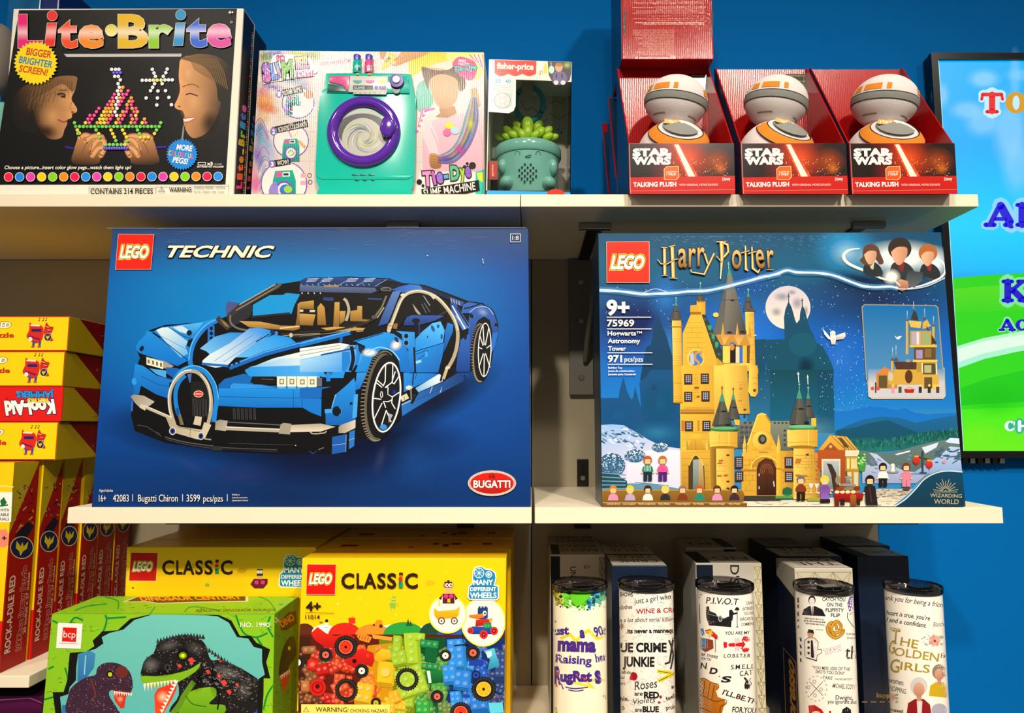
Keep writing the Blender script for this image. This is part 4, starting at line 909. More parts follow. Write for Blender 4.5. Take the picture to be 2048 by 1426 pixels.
# small cone towers
cone(1274,205,440,62,tip='3F8A74',cross='3A3A34'); a.poly([(1280,440),(1330,440),(1330,490),(1290,490)],Y1)
cone(1174,205,500,92,tip='3F8A74',cross='3A3A34'); a.ell(1190,500,92,16,'34383A'); a.rect(1205,480,1245,498,'16181A'); a.ell(1195,525,135,22,'2F6E3C'); a.ell(1190,518,120,14,'58A066')
a.poly([(1060,548),(1312,548),(1312,692),(1066,692)],Y4,Y2,d=(1060,0,1312,0)); a.line([(1232,550),(1236,692)],5,'F0D070'); a.line([(1072,650),(1300,650)],3,'A87E26'); a.line([(1150,560),(1150,650)],3,'B88E30'); a.ell(1185,692,118,16,Y3)
a.poly([(1120,700),(1280,700),(1285,1060),(1125,1060)],Y4,'B58A2C',d=(1120,0,1285,0)); bricks(1130,780,1210,1000,44,24,'9C6E24',3,.75,15)
for x,y in ((1145,800),(1135,822),(1130,935),(1190,930)): a.rect(x,y,x + 38,y + 16,'A85A24')
for y in (752,986,1046): a.rect(1212,y,1240,y + 14,'4A2A10')
a.poly([(1068,700),(1120,700),(1125,1060),(1070,1060)],'A47C28','6E5018',d=(1068,0,1125,0))
# side porch
a.poly([(905,600),(985,600),(1032,712),(865,712)],'CFA236','B48628'); a.line([(940,600),(940,712)],3,Y3); a.ell(945,590,46,22,Y1)
a.poly([(812,735),(1064,735),(1064,1065),(812,1065)],'CFA238','AD8026'); bricks(815,790,1060,1060,124,56,'94702A',3,.8,16)
a.poly([(875,1065),(875,850),(905,790),(940,752),(985,795),(1015,850),(1022,1065)],'4A3418'); a.poly([(915,800),(960,795),(962,1065),(915,1065)],'8FA2A0','586C6C'); a.poly([(962,790),(1005,820),(1015,1065),(962,1065)],'C8AC74','8C6C38')
a.line([(880,850),(905,795),(940,757),(985,800),(1012,850)],8,'E2BC50',sm=True)
for x in (852,1046): a.poly([(x - 16,680),(x,555),(x + 20,680),(x + 14,712),(x - 12,712)],Y4,Y3,d=(x - 12,0,x + 16,0))
# hall front
a.poly([(1400,665),(1440,580),(1490,400),(1525,385),(1565,395),(1610,480),(1690,600),(1800,760),(1800,1130),(1345,1130),(1350,740),(1395,735)],Y1,'C0922E',d=(1400,400,1700,1100)); a.line([(1400,668),(1492,402),(1526,388),(1562,398),(1660,560)],12,'EFC95A')
a.line([(1562,400),(1690,600)],14,'A87C28'); bricks(1440,560,1630,720,80,50,'A87E26',3,.5,18)
a.ell(1530,632,92,92,'C69A34'); a.ell(1528,630,84,86,Y4,Y2,d=(1470,560,1600,700)); a.ell(1532,618,40,46,'7A5A1E'); a.ell(1534,618,34,40,'24302C'); a.ell(1535,615,20,26,'5C6A60'); a.rect(1500,728,1585,746,'A8742C')
a.rect(1350,740,1700,770,'D2A63A'); a.poly([(1420,870),(1440,810),(1490,770),(1570,765),(1640,790),(1660,850)],'B08226'); a.hoop(1555,880,130,118,10,'EFC95A',a0=180,a1=360)
a.poly([(1482,1115),(1482,880),(1500,825),(1560,785),(1620,800),(1655,870),(1658,1115)],'3C2412'); a.poly([(1500,1112),(1500,880),(1520,830),(1565,798),(1615,812),(1642,870),(1645,1112)],'5A2E18','2C140C',d=(1500,800,1600,1110))
for k in range(3): a.hoop(1572,900,56 - k * 16,64 - k * 16,4,'9A5A34',a0=150,a1=390)
a.line([(1572,960),(1575,1100)],3,'241009'); a.line([(1632,990),(1638,1040)],8,'D8D0C0'); a.rect(1498,920,1508,945,'C8B490'); a.rect(1498,1035,1508,1060,'C8B490')
a.rect(1350,885,1480,905,'A8702C'); bricks(1352,800,1480,1120,64,46,'A07824',3,.8,19)
for x in (1375,1676): a.poly([(x - 14,740),(x - 18,690),(x,575),(x + 18,690),(x + 16,740)],Y4,Y2,d=(x - 14,0,x + 16,0)); a.line([(x - 18,695),(x + 18,695)],6,Y3)
for p in ((1300,780,1350,870),(1302,912,1352,985)): lattice(*p)
a.poly([(1350,1120),(1700,1120),(1700,1160),(1370,1160)],'33352E')
# right wing
a.frame(*Z9)
cone(337,195,425,58); a.rect(365,428,408,520,Y1); a.line([(332,45),(336,130)],6,'DCE8F0'); a.line([(322,65),(344,65)],5,'DCE8F0')
a.poly([(0,455),(180,455),(180,720),(70,720),(0,560)],'7A8070','585E54'); [a.ell(40 + k * 34,472,11,9,'3A3C3C') for k in range(5)]; [a.ell(128,540 + k * 42,12,11,'3A4040') for k in range(4)]
cone(256,175,485,92); a.line([(246,20),(252,110)],7,'DCE8F0'); a.line([(234,36),(260,36)],5,'DCE8F0'); a.rect(300,460,345,482,'16181A')
a.ell(283,512,138,24,'3C8450'); a.ell(280,504,122,14,'6CB078'); a.poly([(148,535),(420,530),(418,685),(152,685)],Y4,Y2,d=(150,0,420,0)); a.line([(338,532),(340,685)],5,'F6DC80'); a.line([(150,645),(418,640)],3,'A87E26'); a.ell(280,688,118,16,Y3)
a.poly([(205,700),(392,700),(400,1150),(205,1150)],Y4,'B58A2C',d=(200,0,400,0)); bricks(215,760,380,1130,50,27,'9C6E24',3,.75,21)
for x,y in ((225,792),(218,815),(222,930),(280,935),(250,1000)): a.rect(x,y,x + 50,y + 18,'B06628')
a.rect(316,745,342,762,'4A2A10')
a.rect(105,720,205,1140,'C99C34','A67A26',d=(100,0,205,0)); bricks(105,740,205,1130,50,44,'94702A',3,.8,22); a.rect(105,885,205,905,'A8702C')
for p in ((138,785,190,870),(140,915,192,990)): lattice(*p)
a.rect(52,740,106,1140,Y1,Y2,d=(52,0,106,0)); a.poly([(60,740),(56,690),(72,570),(92,690),(88,740)],Y4,Y2,d=(60,0,90,0)); a.line([(52,880),(106,884)],10,'B06628')
a.rect(395,735,445,1160,'B88A34','8E6A28',d=(395,0,445,0)); a.poly([(390,740),(445,750),(445,790),(395,780)],'D07A30'); [a.rect(400 + (k % 2) * 10,810 + k * 38,428,826 + k * 38,'A85A24') for k in range(7)]
a.ell(150,1085,46,38,'2F7A4C'); a.rect(45,1122,195,1145,'4C8A3C'); a.rect(330,1140,445,1165,'8C9A3A'); a.poly([(110,1060),(150,1040),(195,1060),(190,1110),(110,1110)],'1E5E3C')
# greenhouse wing
a.poly([(425,715),(530,580),(680,595),(788,715),(788,770),(425,770)],'D8A438','C08C2E'); a.poly([(530,582),(680,597),(786,715),(665,712)],'B88838','8C6426'); [a.line([(560 + k * 38,588 + k * 3),(690 + k * 26,712)],6,'EBC462') for k in range(4)]; a.poly([(600,600),(640,610),(700,690),(660,690)],'5A4020')
a.poly([(470,712),(535,645),(605,712)],'8A4A1E'); a.ell(535,682,14,14,'C8A070')
a.poly([(422,712),(665,712),(665,790),(665,1150),(625,1150),(622,795),(455,790),(455,900),(422,870)],'A84E20','7E3818'); a.rect(455,792,622,1080,'D6C9A6','B8A67C'); a.poly([(470,1060),(470,810),(610,810),(612,1060)],'A8B2B8','6C7474'); a.poly([(500,830),(545,840),(585,920),(600,1080),(560,1080),(540,940)],'3A2A1C')
a.rect(665,715,790,770,'D8CCB0'); a.rect(670,770,790,1100,'B89034','8C6A24'); [a.rect(684 + k * 36,790,704 + k * 36,880,'E8D690') for k in range(3)]; [a.rect(684 + k * 60,910,722 + k * 60,1040,'C8C09C') for k in range(2)]; a.poly([(720,790),(790,800),(792,880),(728,880)],'D8C080')
a.poly([(790,730),(825,780),(850,850),(840,900),(800,905),(775,860),(770,800)],'3C8A3C'); [a.ell(rnd.uniform(780,840),rnd.uniform(750,890),12,9,rnd.choice(['58B04C','2A6A34','9CD080']),n=7) for _ in range(18)]
a.poly([(600,940),(620,960),(600,1010),(640,1060),(560,1080),(590,1000)],'4A3020'); a.ell(600,980,24,40,'8C7A60')
# feast cart
a.poly([(560,1095),(830,1095),(820,1160),(700,1172),(570,1160)],'A61A16','6E100E'); a.rect(570,1160,612,1212,'5A2414'); a.rect(710,1110,762,1215,'A85E22','6C3A14'); a.rect(765,1150,798,1205,'3A1C10'); a.rect(620,1150,660,1205,'30180E')
[a.ell(592 + k * 48,1086,22,14,'E8D098') for k in range(4)]; a.ell(690,1022,70,14,'8C8880'); a.ell(690,1060,52,12,'7A766E'); a.poly([(668,1010),(676,960),(686,940),(700,940),(708,960),(716,1010)],'A09C92','64605A'); a.line([(676,900),(680,945)],10,'6C3420'); a.ell(690,955,34,8,'8C8880'); a.ell(620,1060,34,18,'8A3A1C'); a.ell(770,1050,30,18,'7A3018')
# inset picture
a.frame(*Z7)
a.poly([(862,730),(1520,738),(1545,760),(1600,1430),(880,1430),(838,755)],'9C8E6C'); a.frame(*Z9); a.poly([(858,-20),(1552,-20),(1562,232),(1540,258),(905,258),(872,236)],'A89A78','C4BAA0'); a.frame(*Z7)
a.quad((866,738),(1514,746),(1588,1430),(892,1430),1,8,lambda u,v: mix('0565A4','4A84B4',v)); a.poly([(848,760),(868,738),(900,1430),(890,1430)],'0565A4','4A84B4'); a.poly([(1512,745),(1536,765),(1590,1430),(1560,1430)],'0565A4','4A84B4')
a.frame(*Z9); a.quad((870,-10),(1545,-10),(1552,245),(882,242),1,6,lambda u,v: mix('5A88B2','BCBCC2',min(1,v * 2))); 
a.frame(*Z7)
def mini(cx,yt,yb,hw,body=None):
    a.poly([(cx,yt),(cx + hw,yb),(cx - hw,yb)],'84A8C8','2E3640'); a.line([(cx,yt - 30),(cx,yt + 8)],5,'B8C8D8')
    if body: a.rect(cx - hw * .8,yb,cx + hw * .8,body,'D8B64C','A8842C',d=(cx - hw,0,cx + hw,0))
mini(1258,820,885,14,1190); mini(1316,735,790,16); a.poly([(1316,790),(1290,870),(1365,885),(1340,800)],'33302E'); mini(1418,800,870,16); mini(1500,870,935,14,1200)
a.poly([(1270,880),(1390,890),(1380,950),(1290,940)],'D2B04C'); a.poly([(1400,900),(1440,870),(1475,930),(1400,960)],'C8A244'); a.poly([(1430,920),(1530,1090),(1480,1100)],'3C2C20')
a.rect(1285,975,1480,1110,'B88E3C'); a.rect(1300,985,1380,1100,'A89EB0'); a.rect(1400,990,1470,1100,'8CA26C'); a.rect(1345,985,1365,1100,'DDD4C0'); a.rect(1280,1105,1530,1125,'D8B448'); a.rect(1320,1125,1520,1250,'5A4426'); a.rect(1340,1150,1400,1230,'9C86B4'); a.rect(1420,1140,1480,1220,'7C6234'); a.rect(1310,1240,1535,1262,'E0BC50')
a.rect(1340,1262,1530,1440,'A88438'); a.rect(1400,1275,1520,1400,'4E4428'); a.rect(1415,1290,1480,1360,'A8A874'); a.line([(1395,1270),(1400,1430)],12,'E6D8A8'); a.line([(1524,1270),(1530,1430)],12,'E6D8A8')
mini(1122,1160,1250,14,1350); mini(1155,1140,1250,20); a.poly([(1130,1255),(1345,1262),(1340,1330),(1160,1330)],'4A2E28'); a.rect(1140,1330,1345,1440,'C8A240','9C7A2C'); a.poly([(970,1380),(1050,1300),(1115,1360),(1125,1440),(970,1440)],'B86A34','D8A84C')
[a.line([(1010 + k * 24,1345),(1040 + k * 24,1380)],6,'E6CC7C') for k in range(4)]; a.ell(1262,1390,34,44,'5A3418'); a.ell(1265,1250,22,14,'9C8E70')
a.poly([(1140,1015),(1160,1035),(1180,1025),(1210,1022),(1190,1045),(1172,1055),(1155,1042)],'E8E8E8')
a.frame(*Z9)
a.rect(945,30,1130,165,'B87A38','A8843C'); a.rect(965,50,1040,160,'5A4A28'); a.poly([(940,35),(1000,-10),(1060,-10),(1040,40)],'C87838'); a.rect(1050,20,1360,130,'C49A3C'); a.ell(1232,60,34,60,'54301A'); a.rect(1360,40,1500,170,'C8A040'); a.rect(1370,65,1440,165,'5C4A2C'); a.poly([(1450,120),(1520,160),(1490,175),(1440,170)],'E0B840'); a.ell(1070,60,24,40,'BDB79C')
for x,c in ((1092,'D88AA0'),(1155,'4A4030'),(1335,'2A2620'),(1415,'2C2A28'),(1490,'4A3440')): a.rect(x - 14,150,x + 14,205,c); a.ell(x,138,11,12,'E0BC70')
a.poly([(1190,170),(1285,170),(1275,205),(1200,205)],'A02818'); a.ell(1238,160,30,14,'C8A890'); [a.ell(x,165,16,17,'C84A4A') for x in (910,960)]; a.rect(932,110,944,205,'3A2A20')
a.build('castle_picture_print',CR)

# small block figures: plain people in coloured clothes
a = Art(cf,'ink_satin',40)
def figure(x,yh,top,legs,hair,s=1.0,full=True,skin='E9C08A'):
    a.poly([(x - 20 * s,yh + 34 * s),(x + 20 * s,yh + 34 * s),(x + 36 * s,yh + 100 * s),(x - 36 * s,yh + 100 * s)],top); a.poly([(x - 22 * s,yh + 36 * s),(x - 42 * s,yh + 56 * s),(x - 52 * s,yh + 98 * s),(x - 36 * s,yh + 100 * s)],top); a.poly([(x + 22 * s,yh + 36 * s),(x + 42 * s,yh + 56 * s),(x + 52 * s,yh + 98 * s),(x + 36 * s,yh + 100 * s)],top)
    a.ell(x,yh - 6 * s,38 * s,40 * s,hair); a.poly([(x - 24 * s,yh - 14 * s),(x + 24 * s,yh - 14 * s),(x + 24 * s,yh + 26 * s),(x - 24 * s,yh + 26 * s)],skin); a.ell(x - 8 * s,yh + 4 * s,3 * s,3 * s,'222',n=6); a.ell(x + 10 * s,yh + 4 * s,3 * s,3 * s,'222',n=6); a.poly([(x - 28 * s,yh - 8 * s),(x - 20 * s,yh - 40 * s),(x + 26 * s,yh - 38 * s),(x + 28 * s,yh - 10 * s),(x,yh - 18 * s)],hair)
    if full:
        a.rect(x - 38 * s,yh + 100 * s,x + 38 * s,yh + 118 * s,legs); a.rect(x - 38 * s,yh + 116 * s,x - 3 * s,yh + 180 * s,legs); a.rect(x + 3 * s,yh + 116 * s,x + 38 * s,yh + 180 * s,legs); a.ell(x - 50 * s,yh + 104 * s,9 * s,9 * s,skin,n=10); a.ell(x + 50 * s,yh + 104 * s,9 * s,9 * s,skin,n=10)
a.frame(*Z8)
figure(512,808,'1F7A64','1C2436','B5501C'); [a.line([(486 + k * 13,850),(484 + k * 13,900)],4,'C8E0D8') for k in range(5)]
figure(645,808,'D8508C','4A1C70','B06A2C')
a.poly([(105,1066),(1350,1066),(1372,1110),(1360,1180),(1395,1180),(1395,1220),(110,1218),(105,1170)],'8C6424','6C4A1A',d=(0,1066,0,1218)); a.line([(108,1068),(1350,1068)],5,'D8B468'); a.line([(110,1180),(1395,1182)],5,'C8A050'); 
for i,(x,c,h_) in enumerate(((205,'E08AAE','C07A34'),(355,'B49AC0','E8C030'),(513,'EFE6D4','30201C'),(668,'26282A','E8C444'),(822,'7A3418','8A6A5C'),(972,'1F8068','B5501C'),(1130,'E088B0','5A2C1C'),(1283,'3A2430','1C1416'))): figure(x,1068,c,c,h_,.92,False)
for x,t in ((208,'Lavender Brown'),(348,'Luna Lovegood'),(505,'Neville Longbottom'),(658,'Draco Malfoy'),(825,'Horace Slughorn'),(965,'Ron Weasley'),(1130,'Hermione Granger'),(1285,'Harry Potter')): a.text(t,(x - len(t) * 4.3,1196),(x + len(t) * 4.3,1196),11,'F4E8C8',bold=.01)
a.frame(*Z9)
figure(270,985,'7A3418','241812','6C6460'); figure(482,985,'7A4A9A','28182C','E8C030',1.05); a.rect(445,1040,520,1150,'6E4090','8A60B0'); a.rect(442,1148,530,1182,'1C1418')
for x in (360,412): a.poly([(x - 22,1010),(x + 22,1010),(x + 8,1050),(x - 8,1050)],'D8D0C8'); a.line([(x,1050),(x,1090)],5,'D8D0C8'); a.ell(x,1092,14,4,'D8D0C8')
figure(885,985,'26262A','18181C','16120F',1.08); a.poly([(840,1030),(930,1030),(955,1205),(850,1205)],'1C1E22'); a.line([(880,1040),(900,1180)],10,'6A1A1C')
figure(1000,868,'EDE6DC','17181C','1C1614',.95); figure(1208,868,'D87A90','D87A90','6A3420',.95); a.rect(1180,1045,1240,1068,'5A3A2C')
a.ell(1090,905,50,14,'8C8C84'); a.poly([(1070,905),(1078,860),(1100,860),(1108,905)],'E8E0D0'); a.ell(1088,850,18,18,'E8E0D4')
a.rect(1345,720,1362,915,'3C4034'); a.line([(1280,760),(1430,800)],10,'4A4A34'); a.line([(1325,915),(1390,915)],9,'2A2E2C'); [(a.ell(x,y,32,34,'D0342C','A82020'),a.rect(x - 20,y - 44,x + 20,y - 30,'D8A030'),a.line([(x,y + 34),(x,y + 52)],6,'B02A24')) for x,y in ((1298,806),(1412,842))]
a.line([(1250,922),(1460,922)],3,'5A6474'); a.ell(1545,818,16,16,'C88A8C',n=8)
# owl
a.frame(*Z7)
a.poly([(478,955),(520,1000),(548,1035),(560,1060),(530,1050),(495,1010)],'E4E0DC'); a.poly([(595,1020),(650,1000),(685,990),(690,1025),(670,1050),(600,1060)],'E8E4DC','A8A4A4'); a.poly([(548,985),(575,972),(595,985),(600,1060),(595,1100),(560,1100),(550,1060)],'F2EEE8','C4BEBC'); a.ell(562,1005,4,4,'222',n=6); a.ell(582,1005,4,4,'222',n=6)
a.build('figure_pictures_print',CR)

# swirl of light, plain busts, lower right swoosh
a = Art(cf,'ink_satin',52); a.clipbox = [(1197,467),(1882,465),(1929,1012.5),(1204.5,1012)]
a.frame(*Z7)
a.glow(1080,330,480,190,'5CB4E0',.7,core=.1); a.glow(1200,300,420,170,'DCE6E6',.95,core=.4); a.glow(700,260,170,130,'9CD0E8',.7); a.glow(1500,350,180,170,'D8E8F0',.9,core=.2)
a.line([(820,220),(720,235),(670,290),(720,360),(880,430),(1040,500),(1150,500)],26,'F4F0E2',sm=True,taper=[6,30,22,12],a=.85)
a.line([(1280,240),(1440,270),(1560,330),(1605,400),(1570,480),(1420,550),(1250,590)],20,'EAF2F6',sm=True,taper=[4,18,16,20,6],a=.85)
def bust(x,y,s,hair,skin,robe,trim,long=False):
    a.poly([(x - 60 * s,y + 95 * s),(x - 30 * s,y + 60 * s),(x + 40 * s,y + 60 * s),(x + 95 * s,y + 100 * s),(x + 120 * s,y + 170 * s),(x + 60 * s,y + 200 * s),(x - 60 * s,y + 160 * s)],robe,sm=True); a.poly([(x - 10 * s,y + 70 * s),(x + 40 * s,y + 55 * s),(x + 30 * s,y + 130 * s),(x + 5 * s,y + 120 * s)],trim)
    if long: a.poly([(x - 60 * s,y - 60 * s),(x,y - 120 * s),(x + 70 * s,y - 90 * s),(x + 100 * s,y - 20 * s),(x + 130 * s,y + 60 * s),(x + 90 * s,y + 80 * s),(x + 50 * s,y + 30 * s),(x + 10 * s,y + 90 * s),(x - 60 * s,y + 80 * s),(x - 100 * s,y + 40 * s),(x - 70 * s,y)],hair,sm=True)
    else: a.ell(x + 5 * s,y - 40 * s,86 * s,82 * s,hair)
    a.poly([(x - 54 * s,y - 40 * s),(x + 50 * s,y - 50 * s),(x + 58 * s,y + 10 * s),(x + 20 * s,y + 72 * s),(x - 14 * s,y + 78 * s),(x - 46 * s,y + 30 * s)],skin,mix(skin,'6A3A20',.45),d=(x - 50 * s,y,x + 60 * s,y + 20),sm=True)
    a.poly([(x - 70 * s,y - 10 * s),(x - 60 * s,y - 90 * s),(x,y - 118 * s),(x + 66 * s,y - 90 * s),(x + 78 * s,y - 10 * s),(x + 50 * s,y - 56 * s),(x - 20 * s,y - 48 * s)],hair,sm=True)
bust(915,290,.95,'5A3A2C','E0AE8C','23282E','C8B8A0',True); bust(1440,300,1.0,'A8602C','E4B08C','23282E','8A2A24'); bust(1180,270,1.25,'2E2420','DFA482','2B2E34','7C2026')
a.poly([(1260,420),(1400,440),(1390,520),(1320,580),(1230,560)],'30383C','566066'); a.poly([(1150,540),(1190,500),(1260,520),(1270,580),(1210,615),(1160,590)],'C89070','8A5440'); a.glow(1110,480,90,80,'FFFFF4',1,core=.3); a.line([(1090,470),(1190,560)],10,'E8E4D4')
a.frame(*Z6)
S1 = [(80,600),(200,605),(330,620),(480,640),(640,632),(790,625),(900,615),(1060,610),(1200,580),(1320,550),(1450,520),(1600,480),(1748,450)]
a.line(S1,60,'4C9CE0',sm=True,a=.35); a.line(S1,26,'A8D4F4',sm=True,a=.6); a.line(S1,9,'FFFFFF',sm=True); a.line([(x,y + 16 * math.sin(x / 90)) for x,y in S1],5,'E8F4FC',sm=True,a=.8); a.line([(480,630),(600,590),(720,625)],4,'DCECF8',sm=True)
a.frame(*Z7)
S2 = [(-30,478),(60,450),(150,420),(240,440),(380,442),(500,450),(600,475),(720,520),(840,560),(960,575),(1100,570),(1170,585)]
a.line(S2,56,'4C9CE0',sm=True,a=.4); a.line(S2,24,'B4DCF4',sm=True,a=.6); a.line(S2,9,'FFFFFF',sm=True); a.line([(x,y + 14 * math.sin(x / 60)) for x,y in S2],5,'E8F4FC',sm=True,a=.8); a.line([(1170,590),(1300,590),(1450,560),(1600,490)],10,'D8ECF8',sm=True,a=.7)
a.frame(*Z9)
a.poly([(1095,1219),(1200,1150),(1290,1060),(1360,980),(1450,930),(1560,905),(1720,915),(1745,1219)],'0C3F5C','0E3448'); a.line([(1095,1219),(1200,1150),(1290,1060),(1360,980),(1450,925),(1560,900),(1720,908)],10,'C8DCE0',sm=True); a.line([(1100,1200),(1220,1110),(1350,970),(1470,905),(1600,895)],4,'9CC0C8',sm=True,a=.7)
a.build('light_swirl_print',CR)

a = Art(cf,'ink_satin',64); a.frame(*Z9); GD = 'B8AC86'
for i in range(11):
    t = math.radians(180 + 8 + i * 16.4); r0,r1 = (28,92) if i % 2 else (24,112)
    a.line([(1556 + r0 * math.cos(t),1080 + r0 * math.sin(t)),(1556 + r1 * math.cos(t),1080 + r1 * math.sin(t))],5,GD)
a.line([(1450,1086),(1660,1086)],5,GD); a.hoop(1556,1086,14,14,4,GD,a0=180,a1=360)
a.text('WIZARDING',(1418,1130),(1700,1138),34,GD,bold=.006); a.text('WORLD',(1452,1190),(1672,1194),44,GD,bold=.006)
a.build('emblem_lettering',CR)
brick_logo(CR,cf,[(148,158),(543,155),(545,534),(151,534)],Z6,((186,404),(486,404)),124,base=66,red='E62A12')
# gold title
a = Art(cf,'ink_satin',66); a.frame(*Z6)
def gold(t,p0,p1,h,b=.01):
    a.text(t,p0,p1,h,'F2D488',bold=b,c2='8A5A20',outline=(.025,'241808'))
def goldstroke(pts,w_,tp=None):
    a.line(pts,w_ + 9,'241808',taper=[t + 9 for t in tp] if tp else None); a.line(pts,w_,'D8A850',taper=tp); a.line([(x - 3,y) for x,y in pts],max(2,w_ * .3),'FBE8B0')
goldstroke([(682,215),(686,465)],26); goldstroke([(655,210),(706,212)],9); goldstroke([(660,468),(712,468)],12,[4,14,4])
goldstroke([(752,200),(764,488)],30); goldstroke([(728,205),(780,190)],9); goldstroke([(732,490),(800,494)],12,[4,14,4]); goldstroke([(620,320),(650,360),(700,365),(780,320),(850,310)],9,[3,9,9,7,3])
gold('a',(808,388),(888,388),262); gold('r',(905,386),(970,386),262); gold('r',(985,378),(1050,378),262)
goldstroke([(1050,265),(1085,375)],16); goldstroke([(1138,265),(1085,375),(1048,456),(930,436),(925,412)],14,[16,16,14,8,4])
goldstroke([(1160,158),(1245,156)],10); goldstroke([(1205,158),(1210,300),(1198,500)],32,[36,32,26,3]); goldstroke([(1215,165),(1262,185),(1268,250),(1225,300)],18); goldstroke([(1160,290),(1210,350)],7)
gold('o',(1300,400),(1388,400),262); goldstroke([(1425,195),(1430,410),(1450,425)],20,[12,22,6]); goldstroke([(1385,262),(1460,240)],9); goldstroke([(1485,205),(1492,400),(1540,440),(1560,410)],20,[12,22,12,4]); goldstroke([(1450,268),(1530,246)],9)
gold('e',(1530,400),(1605,392),262); gold('r',(1630,400),(1692,396),255); goldstroke([(1622,414),(1685,412)],9,[3,10,3])
a.build('title_lettering',CR)
a = Art(cf,'ink_satin',66); a.frame(*Z6); W_ = 'F6F0E2'
a.text('9+',(150,828),(360,828),138,W_,bold=.04); a.line([(152,851),(560,851)],7,W_); a.text('75969',(154,934),(404,934),62,W_,bold=.025); a.line([(154,958),(562,958)],7,W_)
a.text('Hogwarts',(160,1018),(420,1018),42,W_,bold=.02); a.text('TM',(424,1000),(474,1000),20,W_,bold=.01); a.text('Astronomy',(162,1088),(458,1088),42,W_,bold=.02); a.text('Tower',(164,1158),(328,1158),42,W_,bold=.02); a.line([(158,1177),(570,1177)],7,W_)
a.text('971',(162,1262),(292,1262),64,W_,bold=.03); a.text('pcs/pzs',(314,1258),(484,1258),46,W_,bold=.01); a.line([(160,1283),(572,1283)],7,W_)
for i,(t,x) in enumerate((('Building Toy',294),('Jouet de construction',404),('Juguete para Construir',422))): a.text(t,(164,1322 + i * 30),(x,1322 + i * 30),17,W_,bold=.02)
a.build('small_lettering',CR)
# ------------------------------------------------------------------ print of the peg light toy box
ZL_ = (0,0,520 / 1854); lf,LR = lite.front,lite.root
a = Art(lf); a.frame(*ZL_); a.poly([(135,72),(1690,62),(1608,1316),(2,1318),(-60,1318)],'080708'); a.clipbox = [(0,19),(474,17),(451,370),(-30,370)]; a.glow(800,700,500,400,'1E1C1C',.8)
a.build('black_background_print',LR)
a = Art(lf); a.frame(*ZL_); a.poly([(455,385),(1297,382),(1292,403),(475,405)],'A8A4A4','D8D4D0'); a.line([(1312,890),(1298,1000)],12,'8C8884')
def lady(x0,c0):
    pass
# child at the near side of the screen (looking towards the pegs)
SK,SS,HR = 'D79A62','5E3418','7A5632'
a.poly([(300,560),(440,540),(540,560),(535,640),(515,700),(545,760),(548,800),(515,815),(480,850),(478,885),(455,930),(430,985),(360,995),(260,960),(120,900),(90,700),(180,600)],'14100E',sm=True)
a.poly([(400,560),(535,610),(510,700),(530,742),(549,775),(545,800),(515,812),(512,840),(480,855),(478,888),(460,925),(440,980),(385,994),(330,975),(262,890),(230,740),(260,640)],SK,'2A150C',d=(500,740,250,800),sm=True)
a.glow(380,830,110,130,'E0A468',.7); a.glow(330,940,90,60,'2A150A',.7); a.glow(460,620,80,50,'E8B47C',.7)
a.poly([(300,590),(420,545),(540,545),(548,590),(520,655),(450,600),(360,640),(250,720),(200,900),(120,860),(110,700),(180,610)],'8A6238','160E0A',d=(520,560,200,800),sm=True)
for i in range(60): 
    x = 250 + i * 4.6; a.line([(x,560 + abs(i - 30) * .6),(x - 30 + i * .5,640 + (i % 7) * 9 - max(0,i - 45) * 4),(x - 60 + i,740 + (i % 5) * 18 - i * 2.2)],3,('8A6238','4A3020','A87E4C')[i % 3],a=.45)
a.line([(410,675),(445,668),(470,680)],7,'2A160E',sm=True); a.line([(440,688),(468,690)],10,'1A0E0A'); a.line([(412,852),(450,870),(478,862)],9,'8E3A2A',sm=True); a.line([(440,880),(472,886)],5,'C87860'); a.ell(518,800,12,7,'7A4020'); a.line([(515,720),(500,770),(520,780)],4,'A86A3C',sm=True); a.line([(420,640),(480,640)],5,'9A6A3C')
# child on the far side
a.poly([(1290,430),(1400,390),(1520,400),(1620,460),(1650,560),(1640,760),(1580,900),(1500,980),(1360,990),(1310,900)],'14100E',sm=True)
a.poly([(1292,420),(1370,400),(1500,470),(1580,620),(1560,800),(1480,940),(1390,985),(1345,960),(1318,905),(1306,850),(1318,832),(1300,790),(1262,778),(1244,752),(1268,700),(1284,640),(1275,560),(1278,480)],'E2A268','2E180C',d=(1300,640,1600,720),sm=True)
a.glow(1380,720,120,160,'EDB47A',.7); a.glow(1500,880,80,100,'2A160C',.7); a.glow(1340,520,60,90,'F0BE86',.7)
a.poly([(1290,420),(1340,400),(1420,385),(1540,400),(1630,470),(1655,580),(1620,700),(1560,720),(1540,600),(1480,500),(1400,450)],'7A5A34','120C09',d=(1330,400,1600,560),sm=True)
for i in range(50): x = 1310 + i * 5; a.line([(x,415 + i * .2),(x + 50,440 + i * 1.5),(x + 80,500 + i * 3)],3,('9A7844','3A2818','B4905A')[i % 3],a=.45)
a.line([(1300,620),(1370,600),(1420,625)],6,'6A4426',sm=True); a.line([(1325,675),(1360,668),(1410,685)],8,'14100E',sm=True); a.poly([(1306,850),(1340,845),(1392,838),(1360,858),(1320,870)],'F0E0D0'); a.line([(1304,848),(1340,840),(1392,836)],6,'B04A3A',sm=True); a.line([(1310,872),(1350,868),(1388,845)],8,'C8604A',sm=True); a.ell(1278,760,10,6,'7A4020'); a.line([(1330,870),(1322,920)],4,'A86A3C')
